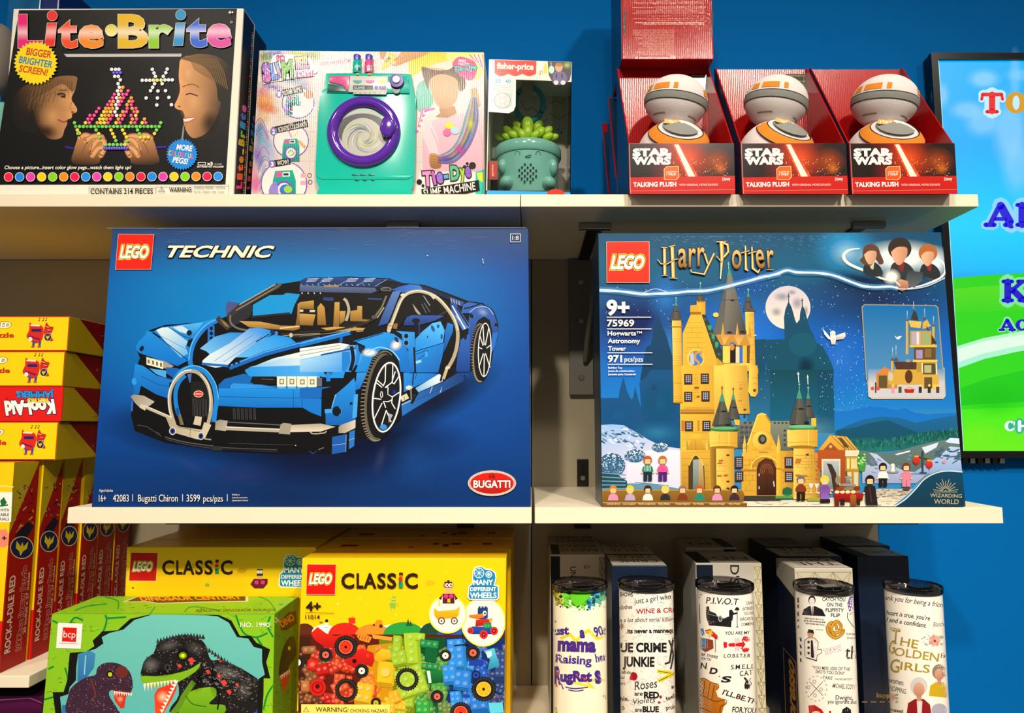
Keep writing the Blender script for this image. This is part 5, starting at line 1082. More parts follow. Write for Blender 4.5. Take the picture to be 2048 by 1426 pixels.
# hands
for sgn,x0 in ((1,640),(-1,1005)):
    def H(p): return [(x0 + sgn * x,y) for x,y in p]
    a.poly(H([(-70,960),(0,975),(90,990),(105,1030),(80,1120),(50,1170),(-120,1165),(-115,1080),(-90,1000)]),'C68A56','3A2012',d=(x0,970,x0 - sgn * 20,1170),sm=True)
    for p in ([(-70,985),(-30,965),(20,985),(40,1010)],[(-30,1010),(20,975),(80,975),(92,1000)],[(10,1060),(60,1000),(102,1010),(90,1050)],[(20,1110),(60,1060),(100,1060),(80,1110)]):
        a.line(H(p),40,'B87A48',sm=True,cap=True); a.line(H(p),22,'DBA36C',sm=True,cap=True)
    a.line(H([(-20,1010),(-60,1100)]),5,'7A4828'); a.line(H([(20,1030),(-10,1110)]),5,'7A4828')
a.build('children_picture_print',LR)
# glowing pegs
a = Art(lf); a.frame(*ZL_); pk,og,ye,gr,wh,vi = 'F02C86','F29A1C','F4D428','6CCC3C','EAEAF2','4A2CC8'
rows = [(498,[(800,wh),(828,wh),(852,wh)]),(522,[(815,vi),(840,vi),(864,vi)]),(548,[(822,wh),(848,wh)]),(573,[(862,wh)]),(600,[(846,wh)]),(626,[(855,wh),(880,og)]),(651,[(842,wh),(868,og),(918,pk)]),(676,[(820,pk),(850,wh),(880,pk),(906,pk)]),(701,[(808,pk),(836,wh),(862,og),(886,pk),(940,og)]),(726,[(788,pk),(812,og),(846,wh),(872,pk),(925,og),(950,pk)]),
        (750,[(772,pk),(800,og),(830,wh),(856,pk),(910,og),(940,pk)]),(776,[(710,pk),(758,og),(782,og),(808,og),(838,wh),(912,pk),(946,og),(974,pk)]),(800,[(692,pk),(745,ye),(768,og),(794,ye),(824,wh),(880,og),(905,pk),(960,pk),(984,og)]),(826,[(646,pk),(676,pk),(730,ye),(754,og),(780,og),(806,pk),(836,wh),(864,og),(890,pk),(940,pk),(972,ye)]),(852,[(632,pk),(660,pk),(716,ye),(740,ye),(764,og),(792,pk),(848,og),(876,pk),(948,og),(978,pk),(1034,og)]),(878,[(536,gr),(614,ye),(642,pk),(698,og),(722,ye),(748,ye),(774,pk),(832,ye),(858,pk),(938,og),(966,pk),(1018,ye),(1044,pk),(1150,gr)])]
P = [(x,y,c) for y,r_ in rows for x,c in r_] + [(545 + k * 27,905,gr if k % 3 else '3CAE3C') for k in range(23)]
P += [(x,y,ye if (x // 7) % 2 else gr) for x,y in ((556,930),(570,952),(560,955),(690,930),(708,956),(716,980),(796,930),(808,956),(820,980),(830,1006),(878,930),(892,956),(905,980),(912,1006),(985,930),(998,956),(1006,980),(1034,980),(1062,980),(1105,955),(1120,930),(758,1034),(785,1034),(812,1034),(840,1034),(868,1034),(894,1034))]
P += [(x,y,wh) for x,y in ((1090,498),(1196,496),(1102,524),(1186,522),(1112,548),(1168,548),(1018,576),(1046,576),(1072,576),(1180,573),(1206,573),(1232,573),(1106,600),(1160,600),(1092,626),(1078,650),(1130,652),(1184,650),(1046,702),(1126,702),(1208,698),(1122,752),(1226,750))] + [(x,575,'F0E87C') for x in (1098,1124,1152)] + [(x,1060 + (x % 3) * 12,vi) for x in range(750,930,18)]
for x,y,c in P: a.ell(x,y,12.5,12.5,c,n=12); a.ell(x - 2,y - 2,6,6,mix(c,'FFFFFF',.25),n=8); a.ell(x + 3,y + 3,3,3,mix(c,'000000',.5),n=6)
a.line([(470,1050),(530,1062)],14,vi,a=.5); a.line([(1110,1055),(1190,1050)],14,vi,a=.5)
a.build('peg_picture_print',LR)
# title with a white gleam across each letter
a = Art(lf); a.frame(*ZL_)
def gleam(c,y0,y1):
    Y0,Y1 = 0 + y0 * ZL_[2],y1 * ZL_[2]
    def f(x,y):
        t = (y - Y0) / (Y1 - Y0); return mix(c,'FFFFFF',max(0,1 - abs(t - .56) / .26) ** 1.3 * .5)
    return f
def LT(t,x0,x1,c,h=230,yb=336): a.text(t,(x0,yb),(x1,yb - (x1 - x0) * .004),h,c,bold=.042,outline=(.008,'EADFC8'),fn=gleam(c,yb - h,yb),edge=3)
LT('L',136,312,'E8207C'); LT('t',422,560,'EE4A1E',215); LT('e',566,745,'EE8A1A',222); LT('B',848,1062,'E0B414'); LT('r',1068,1236,'8CC81E',225); LT('t',1336,1480,'2E62D8',218,330); LT('e',1480,1655,'D84AA4',226,330)
for x0,x1,c,yb,cy in ((322,408,'E8302C',336,118),(1238,1322,'2090CC',332,112)):
    fn = gleam(c,yb - 230,yb); a.poly([(x0 + 20,168),(x1 + 6,166),(x1 - 12,yb),(x0,yb)],'EADFC8'); a.quad((x0 + 22,170),(x1 + 4,168),(x1 - 14,yb - 2),(x0 + 2,yb - 2),1,12,lambda u,v: fn(0,(170 + v * (yb - 170)) * ZL_[2])); a.ell((x0 + x1) / 2 + 14,cy,38,38,'EADFC8'); a.ell((x0 + x1) / 2 + 14,cy,36,36,c)
a.ell(800,222,45,44,'EADFC8'); a.ell(800,222,43,42,'D8C81E','F0E89C',d=(0,180,0,250)); a.text('4+',(1632,104),(1670,104),22,'F4EEE0',bold=.03); a.hoop(1654,163,8,8,2,'F0F0F0')
a.build('title_lettering',LR)
a = Art(lf); a.frame(*ZL_)
a.star(262,455,158,140,34,'F6D80E'); a.text('BIGGER',(192,394),(370,420),52,'C8481C',bold=.03,shear=.1); a.text('BRIGHTER',(140,452),(376,490),50,'1C7CB0',bold=.02,shear=.1); a.text('SCREEN!',(140,514),(342,546),48,'D0501C',bold=.03,shear=.1)
a.star(1303,1105,114,100,34,'1484DC'); a.text('MORE',(1262,1070),(1372,1082),40,'F4F0E8',bold=.03,shear=.15)
for i,ch in enumerate('COLORFUL'): a.text(ch,(1206 + i * 23,1110 + i * 3.3),(1225 + i * 23,1112 + i * 3.3),36,['F0C81E','E84A3C','7CC83C','F08A1C','E83C90','5CB4F0','D8D83C','E84A9C'][i],bold=.02)
a.text('PEGS!',(1234,1160),(1340,1174),40,'F4F0E8',bold=.03,shear=.15)
a.build('burst_badge_print',LR)
a = Art(lf); a.frame(*ZL_); W_ = 'F2ECDC'
a.text('Choose a picture...insert color glow pegs...watch them light up!',(38,1210),(938,1210),26,W_,bold=.015,shear=.2)
for i in range(20): a.ell(69 + i * 78.5,1266 - i * .2,33,33,'F0EAD8'); a.ell(69 + i * 78.5,1266 - i * .2,30,30,['F01C44','1484EC','E83CB0','FACC08','84D010','FA8A10','F00C50','1A8CF0','E844B0','FAD010','84CC14','FA8414'][i % 12])
a.line([(1418,1162),(1470,1162),(1470,1180),(1418,1180)],4,W_,closed=True); a.text('x3',(1480,1182),(1522,1182),24,W_,bold=.04); a.text('BATTERIES NOT INCLUDED',(1412,1198),(1600,1198),12,W_,bold=.03); a.text('1.5V AA/LR6',(1530,1178),(1586,1178),8,W_)
a.line([(640,1388),(640,1336),(1112,1336),(1112,1388)],3,'A8A294'); a.text('CONTAINS 214 PIECES',(652,1388),(1096,1386),42,'1A1714',bold=.012)
a.line([(1116,1388),(1120,1332),(1634,1320),(1634,1385)],3,'A8A294'); a.line([(1136,1372),(1158,1336),(1180,1372)],3,'333',closed=True); a.text('!',(1156,1366),(1160,1366),20,'222'); a.text('WARNING:',(1212,1372),(1376,1370),32,'1A1714',bold=.02)
a.text('CHOKING HAZARD - Small Parts.',(1388,1348),(1616,1346),17,'2A2620'); a.text('Not for Children under 3 years.',(1388,1378),(1606,1378),17,'2A2620')
a.build('small_lettering',LR)
def litestrip(surf,root,xs,base=1):
    """striped black side with rows of dots and the name running up; xs = px of the two edges at the top and bottom (y 60..388)"""
    a = Art(surf,'ink_satin',base); (t0,t1),(b0,b1),(yt0,yt1) = xs
    def P(u,v): x0,x1 = t0 + (b0 - t0) * v,t1 + (b1 - t1) * v; y0 = yt0 + (yt1 - yt0) * u; return (x0 + (x1 - x0) * u,y0 + (388 - y0) * v)
    a.poly([P(0.03,.004),P(.97,.004),P(.97,1),P(.03,1)],'141214')
    cs = ['E8305C','F0A01C','8CC828','2C8CE0','E85AB0','F0D028']
    for i in range(64): x,y = P(.86,.06 + i * .0148); a.ell(x,y,(b1 - b0) * .055,2.0,cs[i % 6],n=8)
    for i,(ch,c) in enumerate(zip('Lite.Brite',['E83C84','F06030','F0702C','F09428','E8D030','E8C028','9CCC3C','3CA0D8','4C7CE0','D868B4'])):
        p0,p1 = P(.66,.97 - i * .048),P(.66,.97 - (i + .85) * .048); q = P(.16,.97 - i * .048); a.text(ch,p0,p1,10,c,bold=.06,up=(q[0] - p0[0],q[1] - p0[1] + .001))
    a.build('side_print',root)
litestrip(lite.right,LR,((488,509),(468,490),(18,50))); litestrip(lite2.right,lite2.root,((511,531),(491,503),(58,96)))

# ------------------------------------------------------------------ slime machine box
ZS_ = (480,80,500 / 2048); sf,SR = slime.front,slime.root
a = Art(sf,'ink_flute'); a.frame(*ZS_); rnd = random.Random(11)
a.quad((159,88),(1997,103),(2001,1262),(91,1262),24,16,lambda u,v: mix('DCCFC2','D0C2BE',v)); a.clipbox = [(519,102),(967,105),(969,388),(502,388)]
for k in range(7): a.line([(320 + k * 90 - (0 if k < 4 else 0),100),(300 + k * 88,1260)],2,'B8B0B0',a=.6)
for k in range(8): a.line([(200,150 + k * 120),(1500,160 + k * 120)],2,'B8B0B0',a=.6)
for x,y,rx,ry,c,al,ro in [(220,140,90,60,'6C9C3C',.8,0),(300,110,120,50,'5A6CD0',.7,0),(480,110,120,60,'B8C41C',.9,.3),(600,130,90,60,'8CA83C',.8,0),(190,420,70,60,'E88AB8',.7,0),(260,380,130,40,'7A58C0',.7,.2),(200,500,110,110,'F0A050',.9,0),(230,560,110,60,'E87A3C',.8,.3),(180,640,70,90,'E8C08C',.9,0),(160,760,50,130,'3C9CC8',.9,.1),(200,820,60,160,'5CB4D0',.7,-.3),(150,950,70,160,'6A5CC8',.7,-.2),(240,900,60,180,'B8C8F0',.7,-.3),(130,1180,60,100,'E86AB0',.9,0),(110,1100,50,100,'F0A0C0',.8,0),(520,400,80,100,'9C6CC0',.5,.4),(440,330,140,50,'3C9CD8',.5,0)]: a.glow(x,y,rx,ry,c,al,ro)
for i in range(26): t = i / 26; a.line([(120 + 60 * t,700 + 30 * i),(170 + 60 * t,640 + 26 * i),(230 + 40 * t,760 + 20 * i)],6,rnd.choice(['2C7CC0','7CC4E0','E0E8F0','8C6CD0','E89CC8']),sm=True,a=.55)
# model pulling slime (plain figure)
a.poly([(1380,210),(1420,120),(1540,95),(1720,110),(1800,140),(1690,170),(1560,210),(1480,260),(1400,300)],'D8CC14',sm=True); a.poly([(1450,380),(1520,330),(1560,420),(1580,520),(1500,600),(1440,540)],'3CA898',sm=True); a.poly([(1700,110),(1990,105),(1992,260),(1900,330),(1750,200)],'D8E078',sm=True)
for i in range(9): a.line([(1500 + i * 12,560 + (i % 2) * 20),(1450 + i * 8,760 - i * 22)],16,('E8509C','F6E8EC')[i % 2])
for i in range(7): a.line([(1880 + i * 18,120),(1960 + i * 8,200 + i * 10)],9,('E85AA0','F4E4EC')[i % 2]); 
a.poly([(1640,640),(1720,620),(1880,590),(1985,560),(1995,1120),(1500,1120),(1490,820),(1530,680)],'EDB4C0','E3A2B4',sm=False); a.poly([(1510,680),(1560,650),(1620,800),(1640,940),(1560,940),(1500,800)],'F2C2CC'); a.line([(1560,720),(1620,860),(1630,940)],5,'C88C9C',sm=True); a.line([(1850,700),(1960,760),(1990,900)],5,'D094A4',sm=True)
a.poly([(1630,560),(1760,540),(1775,600),(1700,640),(1600,630),(1640,600)],'A5703E'); a.poly([(1500,240),(1600,230),(1700,250),(1780,300),(1790,440),(1740,540),(1660,565),(1590,500),(1560,400)],'C8986C','B07E50',sm=True); a.poly([(1490,220),(1560,240),(1640,250),(1720,240),(1770,200),(1830,280),(1850,380),(1800,420),(1770,320),(1650,280),(1560,320),(1540,400),(1500,300)],'5A3A20',sm=True)
a.poly([(1890,400),(1940,390),(1975,540),(1940,560),(1890,500)],'B88450'); a.poly([(1560,930),(1620,940),(1650,1000),(1640,1050),(1570,1050),(1550,990)],'C08A50','8A5A2C',sm=True); [a.line([(1565,950 + k * 22),(1640,965 + k * 20)],5,'8A5E34') for k in range(4)]
cs_ = ['5C48A8','8C5CC0','C84CA8','6C8CC8','5CA8A8','9CC83C','D8D83C','B8D0D8']
for i in range(34):
    f = i / 33; off = (i % 7 - 3) * 16
    a.line([(1620,980 + off * .6),(1740 + off * .3,950 + off),(1840 + off * .8,830 + off * .6),(1900 + off,640 + off * .3),(1915 + off * .4,470)],rnd.uniform(7,20),cs_[(i * 3) % 8],sm=True,a=.6,taper=[1,14,22,16,5])
a.glow(1800,900,60,60,'C83CA0',.8,rot=-.8); a.glow(1890,690,40,80,'C8D028',.8); a.glow(1680,980,70,40,'5A48B8',.8)
a.ell(1715,702,38,30,'D8CC1C'); a.ell(1762,742,38,32,'A8C8DC'); a.ell(1697,760,34,30,'E0589C')
a.poly([(1470,1080),(1990,1080),(2000,1262),(1440,1262)],'E4DAD4'); a.poly([(1930,1080),(2000,1060),(2001,1262),(1930,1262)],'2CBCB0'); a.poly([(1940,1090),(1990,1085),(1990,1170),(1950,1140)],'D8D820')
a.poly([(1790,140),(1860,150),(1930,190),(1935,280),(1890,330),(1800,290),(1740,200)],'D83C88',sm=True); a.text('MAKE',(1790,180),(1850,186),26,'F8E8F0',bold=.02); a.text('YOUR OWN',(1786,206),(1880,210),20,'F8E8F0',bold=.02); a.text('Tie-Dye',(1750,262),(1940,240),46,'4CC0C0',bold=.04,outline=(.05,'181018'),shear=.2)
# hand holding the dropper
a.poly([(1140,92),(1200,92),(1195,120),(1175,160),(1150,150)],'C88850'); a.poly([(1340,95),(1540,96),(1500,130),(1340,190),(1280,212),(1240,200),(1245,170),(1300,130)],'D69C60','B87838',sm=True); a.ell(1262,188,20,14,'E8BC90',rot=-.4)
a.poly([(1225,105),(1278,120),(1262,170),(1212,220),(1165,250),(1160,230),(1185,160)],'D8C83C'); a.line([(1216,130),(1268,148)],8,'F0E88C'); a.text('SLIME',(1195,190),(1240,150),26,'5C5CA0',bold=.02)
# numbered circles with little washers
for cx_,cy_,r_,yt in ((476,515,134,0),(418,825,146,1),(362,1180,190,2)):
    a.ell(cx_,cy_,r_,r_ - 4,'6C4CB0',n=40); a.ell(cx_,cy_,r_ - 8,r_ - 12,'E4DCD8',n=40)
def washer(x,y,s):
    a.poly([(x,y),(x + 110 * s,y - 6 * s),(x + 130 * s,y + 60 * s),(x + 130 * s,y + 190 * s),(x - 20 * s,y + 190 * s),(x - 15 * s,y + 60 * s)],'1CA896','128074'); a.poly([(x + 8 * s,y + 8 * s),(x + 45 * s,y + 6 * s),(x + 40 * s,y + 36 * s),(x,y + 38 * s)],'D8509C'); a.poly([(x + 46 * s,y + 8 * s),(x + 92 * s,y + 5 * s),(x + 92 * s,y + 34 * s),(x + 46 * s,y + 36 * s)],'E4E0DC'); a.rect(x + 52 * s,y + 14 * s,x + 84 * s,y + 28 * s,'2A2A30')
    a.ell(x + 56 * s,y + 118 * s,54 * s,56 * s,'7048B8'); a.ell(x + 56 * s,y + 118 * s,42 * s,44 * s,'D8D8D0'); a.line([(x + 30 * s,y + 120 * s),(x + 56 * s,y + 96 * s),(x + 84 * s,y + 124 * s),(x + 50 * s,y + 142 * s)],9 * s,'7CB83C',sm=True)
washer(385,455,.85); a.ell(425,545,30,36,'0C4A44'); a.rect(430,540,525,630,'E6E6E2'); a.poly([(370,510),(395,500),(390,620),(360,590)],'9C8CD0'); a.poly([(520,440),(570,410),(600,440),(590,475),(550,480)],'C8885C',sm=True)
a.clipbox = [(519,102),(967,105),(969,388),(502,388)]; washer(365,815,.95); a.poly([(470,820),(500,830),(540,870),(530,890),(490,850)],'D89C5C'); a.line([(395,740),(425,800)],12,'E08CA0'); a.line([(480,745),(445,790)],7,'C8C83C')
washer(290,1075,1.3); a.poly([(240,1260),(250,1200),(290,1160),(310,1200),(310,1262)],'8C7CC8',sm=True); a.ell(378,1230,52,46,'3C6CC0'); a.ell(395,1225,34,30,'8CC83C'); a.poly([(500,1095),(540,1092),(545,1130),(500,1130)],'E89CB0'); a.poly([(496,1155),(540,1155),(545,1190),(496,1190)],'E89CB0'); a.hoop(570,1110,18,20,6,'3A3230'); a.hoop(575,1165,18,20,6,'3A3230')
def tagtext(pts,t,p0,p1,h,n=None,npos=None,c='1C1618'):
    a.poly(pts,c); a.text(t,p0,p1,h,'F0E8E0',bold=.01)
    if n: a.ell(npos[0],npos[1],30,32,'7A6CB4'); a.text(n,(npos[0] - 12,npos[1] + 18),(npos[0] + 12,npos[1] + 18),36,'F4F0E8',bold=.03)
tagtext([(345,408),(510,372),(520,430),(355,465)],'CLEAR SLIME',(358,452),(504,420),36,'1',(320,442)); a.text('ADD',(400,400),(440,392),14,'F0E8E0')
tagtext([(262,715),(548,652),(562,712),(276,772)],'SCENTED COLORANTS',(318,754),(546,706),38,'2',(276,750)); a.text('ADD',(400,700),(432,694),14,'F0E8E0')
tagtext([(245,990),(412,972),(416,1022),(280,1045)],'WOW!',(308,1030),(402,1018),40,'3',(265,1018))
a.poly([(655,185),(910,155),(914,185),(660,212)],'E8A8B0'); a.text('COLOR YOUR CLEAR SLIME',(660,205),(908,178),22,'D83C7C',bold=.01)
a.build('slime_picture_print',SR)
a = Art(sf,'ink_flute'); a.frame(*ZS_)
a.poly([(180,250),(250,190),(280,130),(380,120),(480,130),(560,130),(610,210),(640,260),(560,300),(440,310),(380,330),(250,350),(195,360)],'EDE8F0',sm=True)
for i,(ch,c,x0,x1,yb,h) in enumerate([('S','7C5CC8',192,262,340,140),('L','4C7CE0',262,316,322,120),('I','5CB4E0',322,345,300,110),('M','6CB83C',350,440,310,135),('E','E8D01C',462,560,235,90)]): a.text(ch,(x0,yb),(x1,yb - 8),h,c,bold=.06,outline=(.06,'1C1420'),c2='D05CB0' if i % 2 == 0 else None)
a.text('SO',(306,180),(370,172),50,'D82C7C',bold=.05,outline=(.05,'1C1420')); a.poly([(455,262),(605,245),(608,300),(462,315)],'C82C7C'); a.text('DIY!',(480,304),(596,292),44,'F4E8F0',bold=.03)
for i,(ch,c,x0,x1) in enumerate([('T','E08AC0',1500,1580),('i','C05CB8',1588,1612),('e','8C6CC8',1615,1668),('-','5C9CD0',1676,1712),('D','58B080',1728,1800),('y','9CC838',1805,1850),('e','8C5CC0',1850,1895)]): a.text(ch,(x0,1195 - i * 12),(x1,1190 - i * 12),115,c,bold=.05,outline=(.06,'181018'))
a.poly([(1486,1225),(1955,1150),(1965,1235),(1850,1262),(1490,1262)],'171315'); a.clipbox = slime_clip = [(502,102),(967,105),(969,387.6),(502,387.6)]; a.text('SLIME MACHINE',(1510,1290),(1932,1228),66,'F0E8DC',bold=.01)
for x,y,r_ in ((1905,1030,28),(1862,1014,12),(1840,1042,14),(1470,1165,22),(1500,1196,12)): a.ell(x,y,r_,r_,'171315')
a.build('title_lettering',SR)
# the teal toy washer and bottles held on the box front
material('toy_teal','0FB7A2',.14,coat=.4); material('toy_purple','5626A0',.12,coat=.5); material('toy_lilac','5C4CC0',.2); material('toy_pink','D8508C',.2); material('toy_grey','C8C8C0',.25); material('toy_dark','12443F',.3)
sw = thing('toy_washing_machine','teal toy washing machine with purple round door on the slime box','toy',sf.map((660 + 1440) / 2 * ZS_[2] + 480,388,.0),None)
def S(x,y,h=0.0): return sf.map(480 + x * ZS_[2],80 + y * ZS_[2],h)
def slab(pts,h0,h1,name,mat,root,bev=.002,zclamp=True):
    mb = MB(); n = len(pts); A = [S(x,y,h1) for x,y in pts]; B = [S(x,y,h0) for x,y in pts]
    if zclamp:
        for v in A + B: v.z = max(v.z,Z1T + .0005)
    mb.add(A + B,[tuple(range(n))] + [tuple(range(n,2 * n))[::-1]] + [(i,n + i,n + (i + 1) % n,(i + 1) % n) for i in range(n)])
    o = mb.build(name,mat,root,False,0)
    import bmesh as bm_
    b = bm_.new(); b.from_mesh(o.data); bm_.ops.recalc_face_normals(b,faces=b.faces); b.to_mesh(o.data); b.free()
    for p in o.data.polygons: p.use_smooth = True
    m_ = o.modifiers.new('b','BEVEL'); m_.width = bev; m_.segments = 4; m_.limit_method = 'ANGLE'; return o
slab(spline([(722,308),(760,300),(1080,300),(1380,306),(1415,330),(1430,430),(1446,500),(1444,700),(1436,1130),(1410,1240),(1360,1290),(700,1290),(665,1230),(636,1120),(650,800),(668,490),(700,430),(712,330)],3),.0012,.010,'machine_body','toy_teal',sw,.005)
slab([(750,326),(1392,330),(1400,470),(728,462)],.010,.012,'control_panel','toy_teal',sw,.001)
slab([(760,332),(918,330),(905,462),(860,404),(748,382)],.012,.0132,'pink_panel','toy_pink',sw,.0005); slab([(745,392),(850,412),(885,440),(890,458),(738,456)],.012,.0128,'soap_tray','toy_dark',sw,.0005)
slab([(922,330),(1228,332),(1218,466),(908,462)],.012,.0130,'label_plate','toy_grey',sw,.0004)
def disc(cx,cy,r0,r1,h0,h1,name,mat,root,prof=None,sx=1.0):
    c = S(cx,cy,0); k = (S(cx + 100,cy) - S(cx,cy)).length / 100
    mb = MB(); p = prof or [(0,-h1),(r1 * k * .96,-h1),(r1 * k,-h1 + .0008),(r1 * k,-h0),(0,-h0)]
    mb.ring(p,c,'Y',64,sx=sx); return mb.build(name,mat,root)
c0 = S(1030,780); kk = (S(1130,780) - c0).length / 100; R0,R1 = 298 * kk,205 * kk; rm = (R0 + R1) / 2; rr = (R0 - R1) / 2
MB().ring([(rm + rr * math.cos(t),-.012 + rr * .8 * math.sin(t)) for t in (2 * math.pi * i / 20 for i in range(20))],c0,'Y',72,close=True).build('door_ring','toy_purple',sw)
material('door_bowl','B9C4BC',.12,spec=.7); disc(1010,795,0,222,.010,.0118,'door_window','door_bowl',sw)
a = Art(Plane(S(0,0,.0119),(0,-1,0)),'ink_gloss'); a.frame(*ZS_); cx_,cy_ = 1005,800
a.ell(cx_,cy_,195,195,'A8ACA4'); a.ell(cx_,cy_ - 60,215,140,'35283C',a=.55); a.ell(cx_,cy_ + 10,170,172,'B4B4A8')
for i in range(46):
    t0 = rnd.uniform(0,6.28); r0 = rnd.uniform(.25,1) * 175; c = rnd.choice(['B8BC4C','8CA45C','D8D8D0','8C8CB8','C8C89C','E0E0DC','78A088','B8A8C4','6C6C74'])
    a.line([(cx_ + 12 + r0 * (1 - k * .07) * math.cos(t0 + k * .22),cy_ + r0 * (1 - k * .07) * math.sin(t0 + k * .22)) for k in range(8)],rnd.uniform(3,12),c,sm=True,a=.8,taper=[1,6,9,5,1])
a.build('swirl_print',sw)
dl_ = disc(1300,378,0,58,.012,.017,'dial','toy_purple',sw); disc(1300,374,0,30,.017,.019,'dial_cap','toy_grey',dl_); disc(1295,446,0,32,.012,.0135,'start_button','toy_dark',sw)
slab([(1195,690),(1260,680),(1310,760),(1250,850),(1190,830),(1168,780)],.010,.024,'door_latch','toy_purple',sw,.003,False)
for i in range(3):
    for j in range(3): slab([(930 + i * 68 + j * 12,1122 + j * 20),(990 + i * 62,1122 + j * 20),(988 + i * 62,1135 + j * 20),(934 + i * 66 + j * 12,1135 + j * 20)],.0099,.0107,'vent_slot','toy_dark',sw,.0001)
slab([(640,1135),(1430,1135),(1405,1150),(1385,1165),(690,1165),(660,1150)],.0095,.0112,'ledge','toy_teal',sw,.001)
a = Art(Plane(S(0,0,.0132),(0,-1,0)),'ink_gloss'); a.frame(*ZS_)
a.rect(926,372,1090,406,'23262A'); a.text('SLIME',(934,400),(1022,400),20,'A8C0C8',bold=.02); a.text('LAB',(1034,400),(1078,400),20,'5C8C98'); a.poly([(930,424),(1200,426),(1196,446),(926,442)],'B0B0A8'); [a.ell(945 + k * 40,434,8,7,'8C8C88') for k in range(7)]
for x,c in ((962,'1C9C98'),(1066,'D85C9C'),(1166,'E0D01C')): a.poly([(x - 38,330),(x + 38,330),(x + 30,348),(x,358),(x - 30,348)],c,sm=False)
a.text('SO SLIME',(1104,404),(1196,404),26,'5C4CA8',bold=.05,outline=(.05,'18141C')); [a.ell(820 + (k % 4) * 18,345 + (k // 4) * 20,3,3,'F090B8',n=6) for k in range(8)]
a.build('panel_print',sw)
for x,lab,c,m2 in ((965,'teal and white colorant bottle standing on the toy washer','2CA8A0','toy_teal'),(1062,'pink and white colorant bottle standing on the toy washer','D8508C','toy_pink')):
    b = S(x,296,.006); t_ = thing('colorant_bottle',lab,'bottle',b,'colorant bottles on the toy washer'); k = (S(x + 100,200) - S(x,200)).length / 100; hh = (S(x,150) - S(x,296)).z
    MB().ring([(0,0),(33 * k,0),(34 * k,.001),(34 * k,hh * .62),(26 * k,hh * .74),(0,hh * .74)],b,'Z',28).build('bottle_body',m2,t_); MB().ring([(0,hh * .70),(27 * k,hh * .70),(31 * k,hh * .98),(29 * k,hh * 1.02),(0,hh * 1.02)],b,'Z',28).build('cap','toy_lilac',t_)
    a = Art(Cyl(b.x,b.y,34.3 * k),'ink_gloss',maxedge=4); a.frame(*ZS_); a.text('SCENTED',(x - 24,222),(x + 24,222),14,'F0ECE8',bold=.02); a.text('DYE',(x - 20,252),(x + 20,252),24,'2A3A8C' if x < 1000 else 'F0E8F0',bold=.03); a.ell(x + 4,278,18,8,'D8C83C'); a.build('bottle_lettering',t_)
# ------------------------------------------------------------------ plant pot toy in its window box
ZF_ = (960,80,280 / 998); FYY = .93
material('pot_mint','7FC2B2',.16,coat=.4); material('leaf_green','9CC81E',.3); material('ring_teal','148FA8',.22)
fr_ = thing('toy_box','tall window box with a red scalloped header holding a potted plant toy','box',(at(1057,393,FYY).x,FYY + .05,Z1T))
fq = [(978,118.4),(1143.5,124),(1140.5,393),(971.8,391)]
fp = Plane((0,FYY,0),(0,-1,0)); A = [fp.map(*c) for c in fq]
for v in (A[2],A[3]): v.z = Z1T + .0005
fd = Vector((0,.105,0)); B = [v + fd for v in A]
material('box_inside','D6CEBE',.5)
hexa('back_panel',[v + Vector((0,-.003,0)) for v in B],B,'box_inside',fr_)
hexa('side_panel',[A[0],A[0] + Vector((.0012,0,0)),A[3] + Vector((.0012,0,0)),A[3]],[B[0],B[0] + Vector((.0012,0,0)),B[3] + Vector((.0012,0,0)),B[3]],'white_card',fr_)
hexa('top_panel',[A[0],A[1],A[1] - Vector((0,0,.001)),A[0] - Vector((0,0,.001))],[B[0],B[1],B[1] - Vector((0,0,.001)),B[0] - Vector((0,0,.001))],'white_card',fr_)
hexa('side_window',[A[1] - Vector((.001,0,0)),A[1],A[2],A[2] - Vector((.001,0,0))],[B[1] - Vector((.001,0,0)),B[1],B[2],B[2] - Vector((.001,0,0))],'clear_plastic',fr_)
hexa('front_window',[v + Vector((0,.0006,0)) for v in A],[v + Vector((0,.001,0)) for v in A],'clear_plastic',fr_)
block('base_tray',A[3].x,A[2].x,FYY,FYY + .105,Z1T + .0004,at(1056,381,FYY).z,'card_black',fr_)
a = Art(fp,'ink_gloss',3); a.frame(*ZF_)
a.poly([(66,138),(655,158),(652,300),(480,290),(256,282),(254,470),(240,505),(205,522),(60,512)],'E6E0D6'); a.poly([(104,142),(402,150),(400,240)] + [(400 - k * 8,240 + 18 * math.sin(math.pi * (k * 8 % 99) / 99)) for k in range(1,37)] + [(104,232)],'D8260E')
a.text('fisher-price',(120,204),(382,212),44,'F6EEDC',bold=.035); a.text('20',(106,306),(148,306),28,'3C94C8',bold=.03); a.text('40',(178,308),(220,308),28,'3C94C8',bold=.03)
for k in range(4): a.line([(84 + k * 3,322 + k * 13),(236,326 + k * 13)],3,'8C8880',a=.7)
a.poly([(90,380),(232,376),(230,470),(200,490),(90,486)],'A9C8BC'); a.ell(160,432,58,56,'4C4C50'); a.ell(160,432,55,53,'CFC3C2'); a.ell(160,432,23,22,'8C8884'); a.ell(160,432,21,20,'D8CCCA'); [a.line([(160 + 23 * math.cos(t),432 + 22 * math.sin(t)),(160 + 54 * math.cos(t),432 + 52 * math.sin(t))],2,'8C8884') for t in (i * 1.047 for i in range(6))]
a.poly([(418,240),(430,215),(436,250),(425,252)],'D8C83C'); a.ell(468,205,14,40,'D8D04C'); a.line([(428,250),(430,222),(444,218),(444,246)],3,'8C7C2C')
a.poly([(482,152),(654,158),(650,240),(640,285),(600,315),(560,322),(515,300),(490,250)],'4A4648',sm=False); a.glow(620,180,40,30,'B8D068',.8)
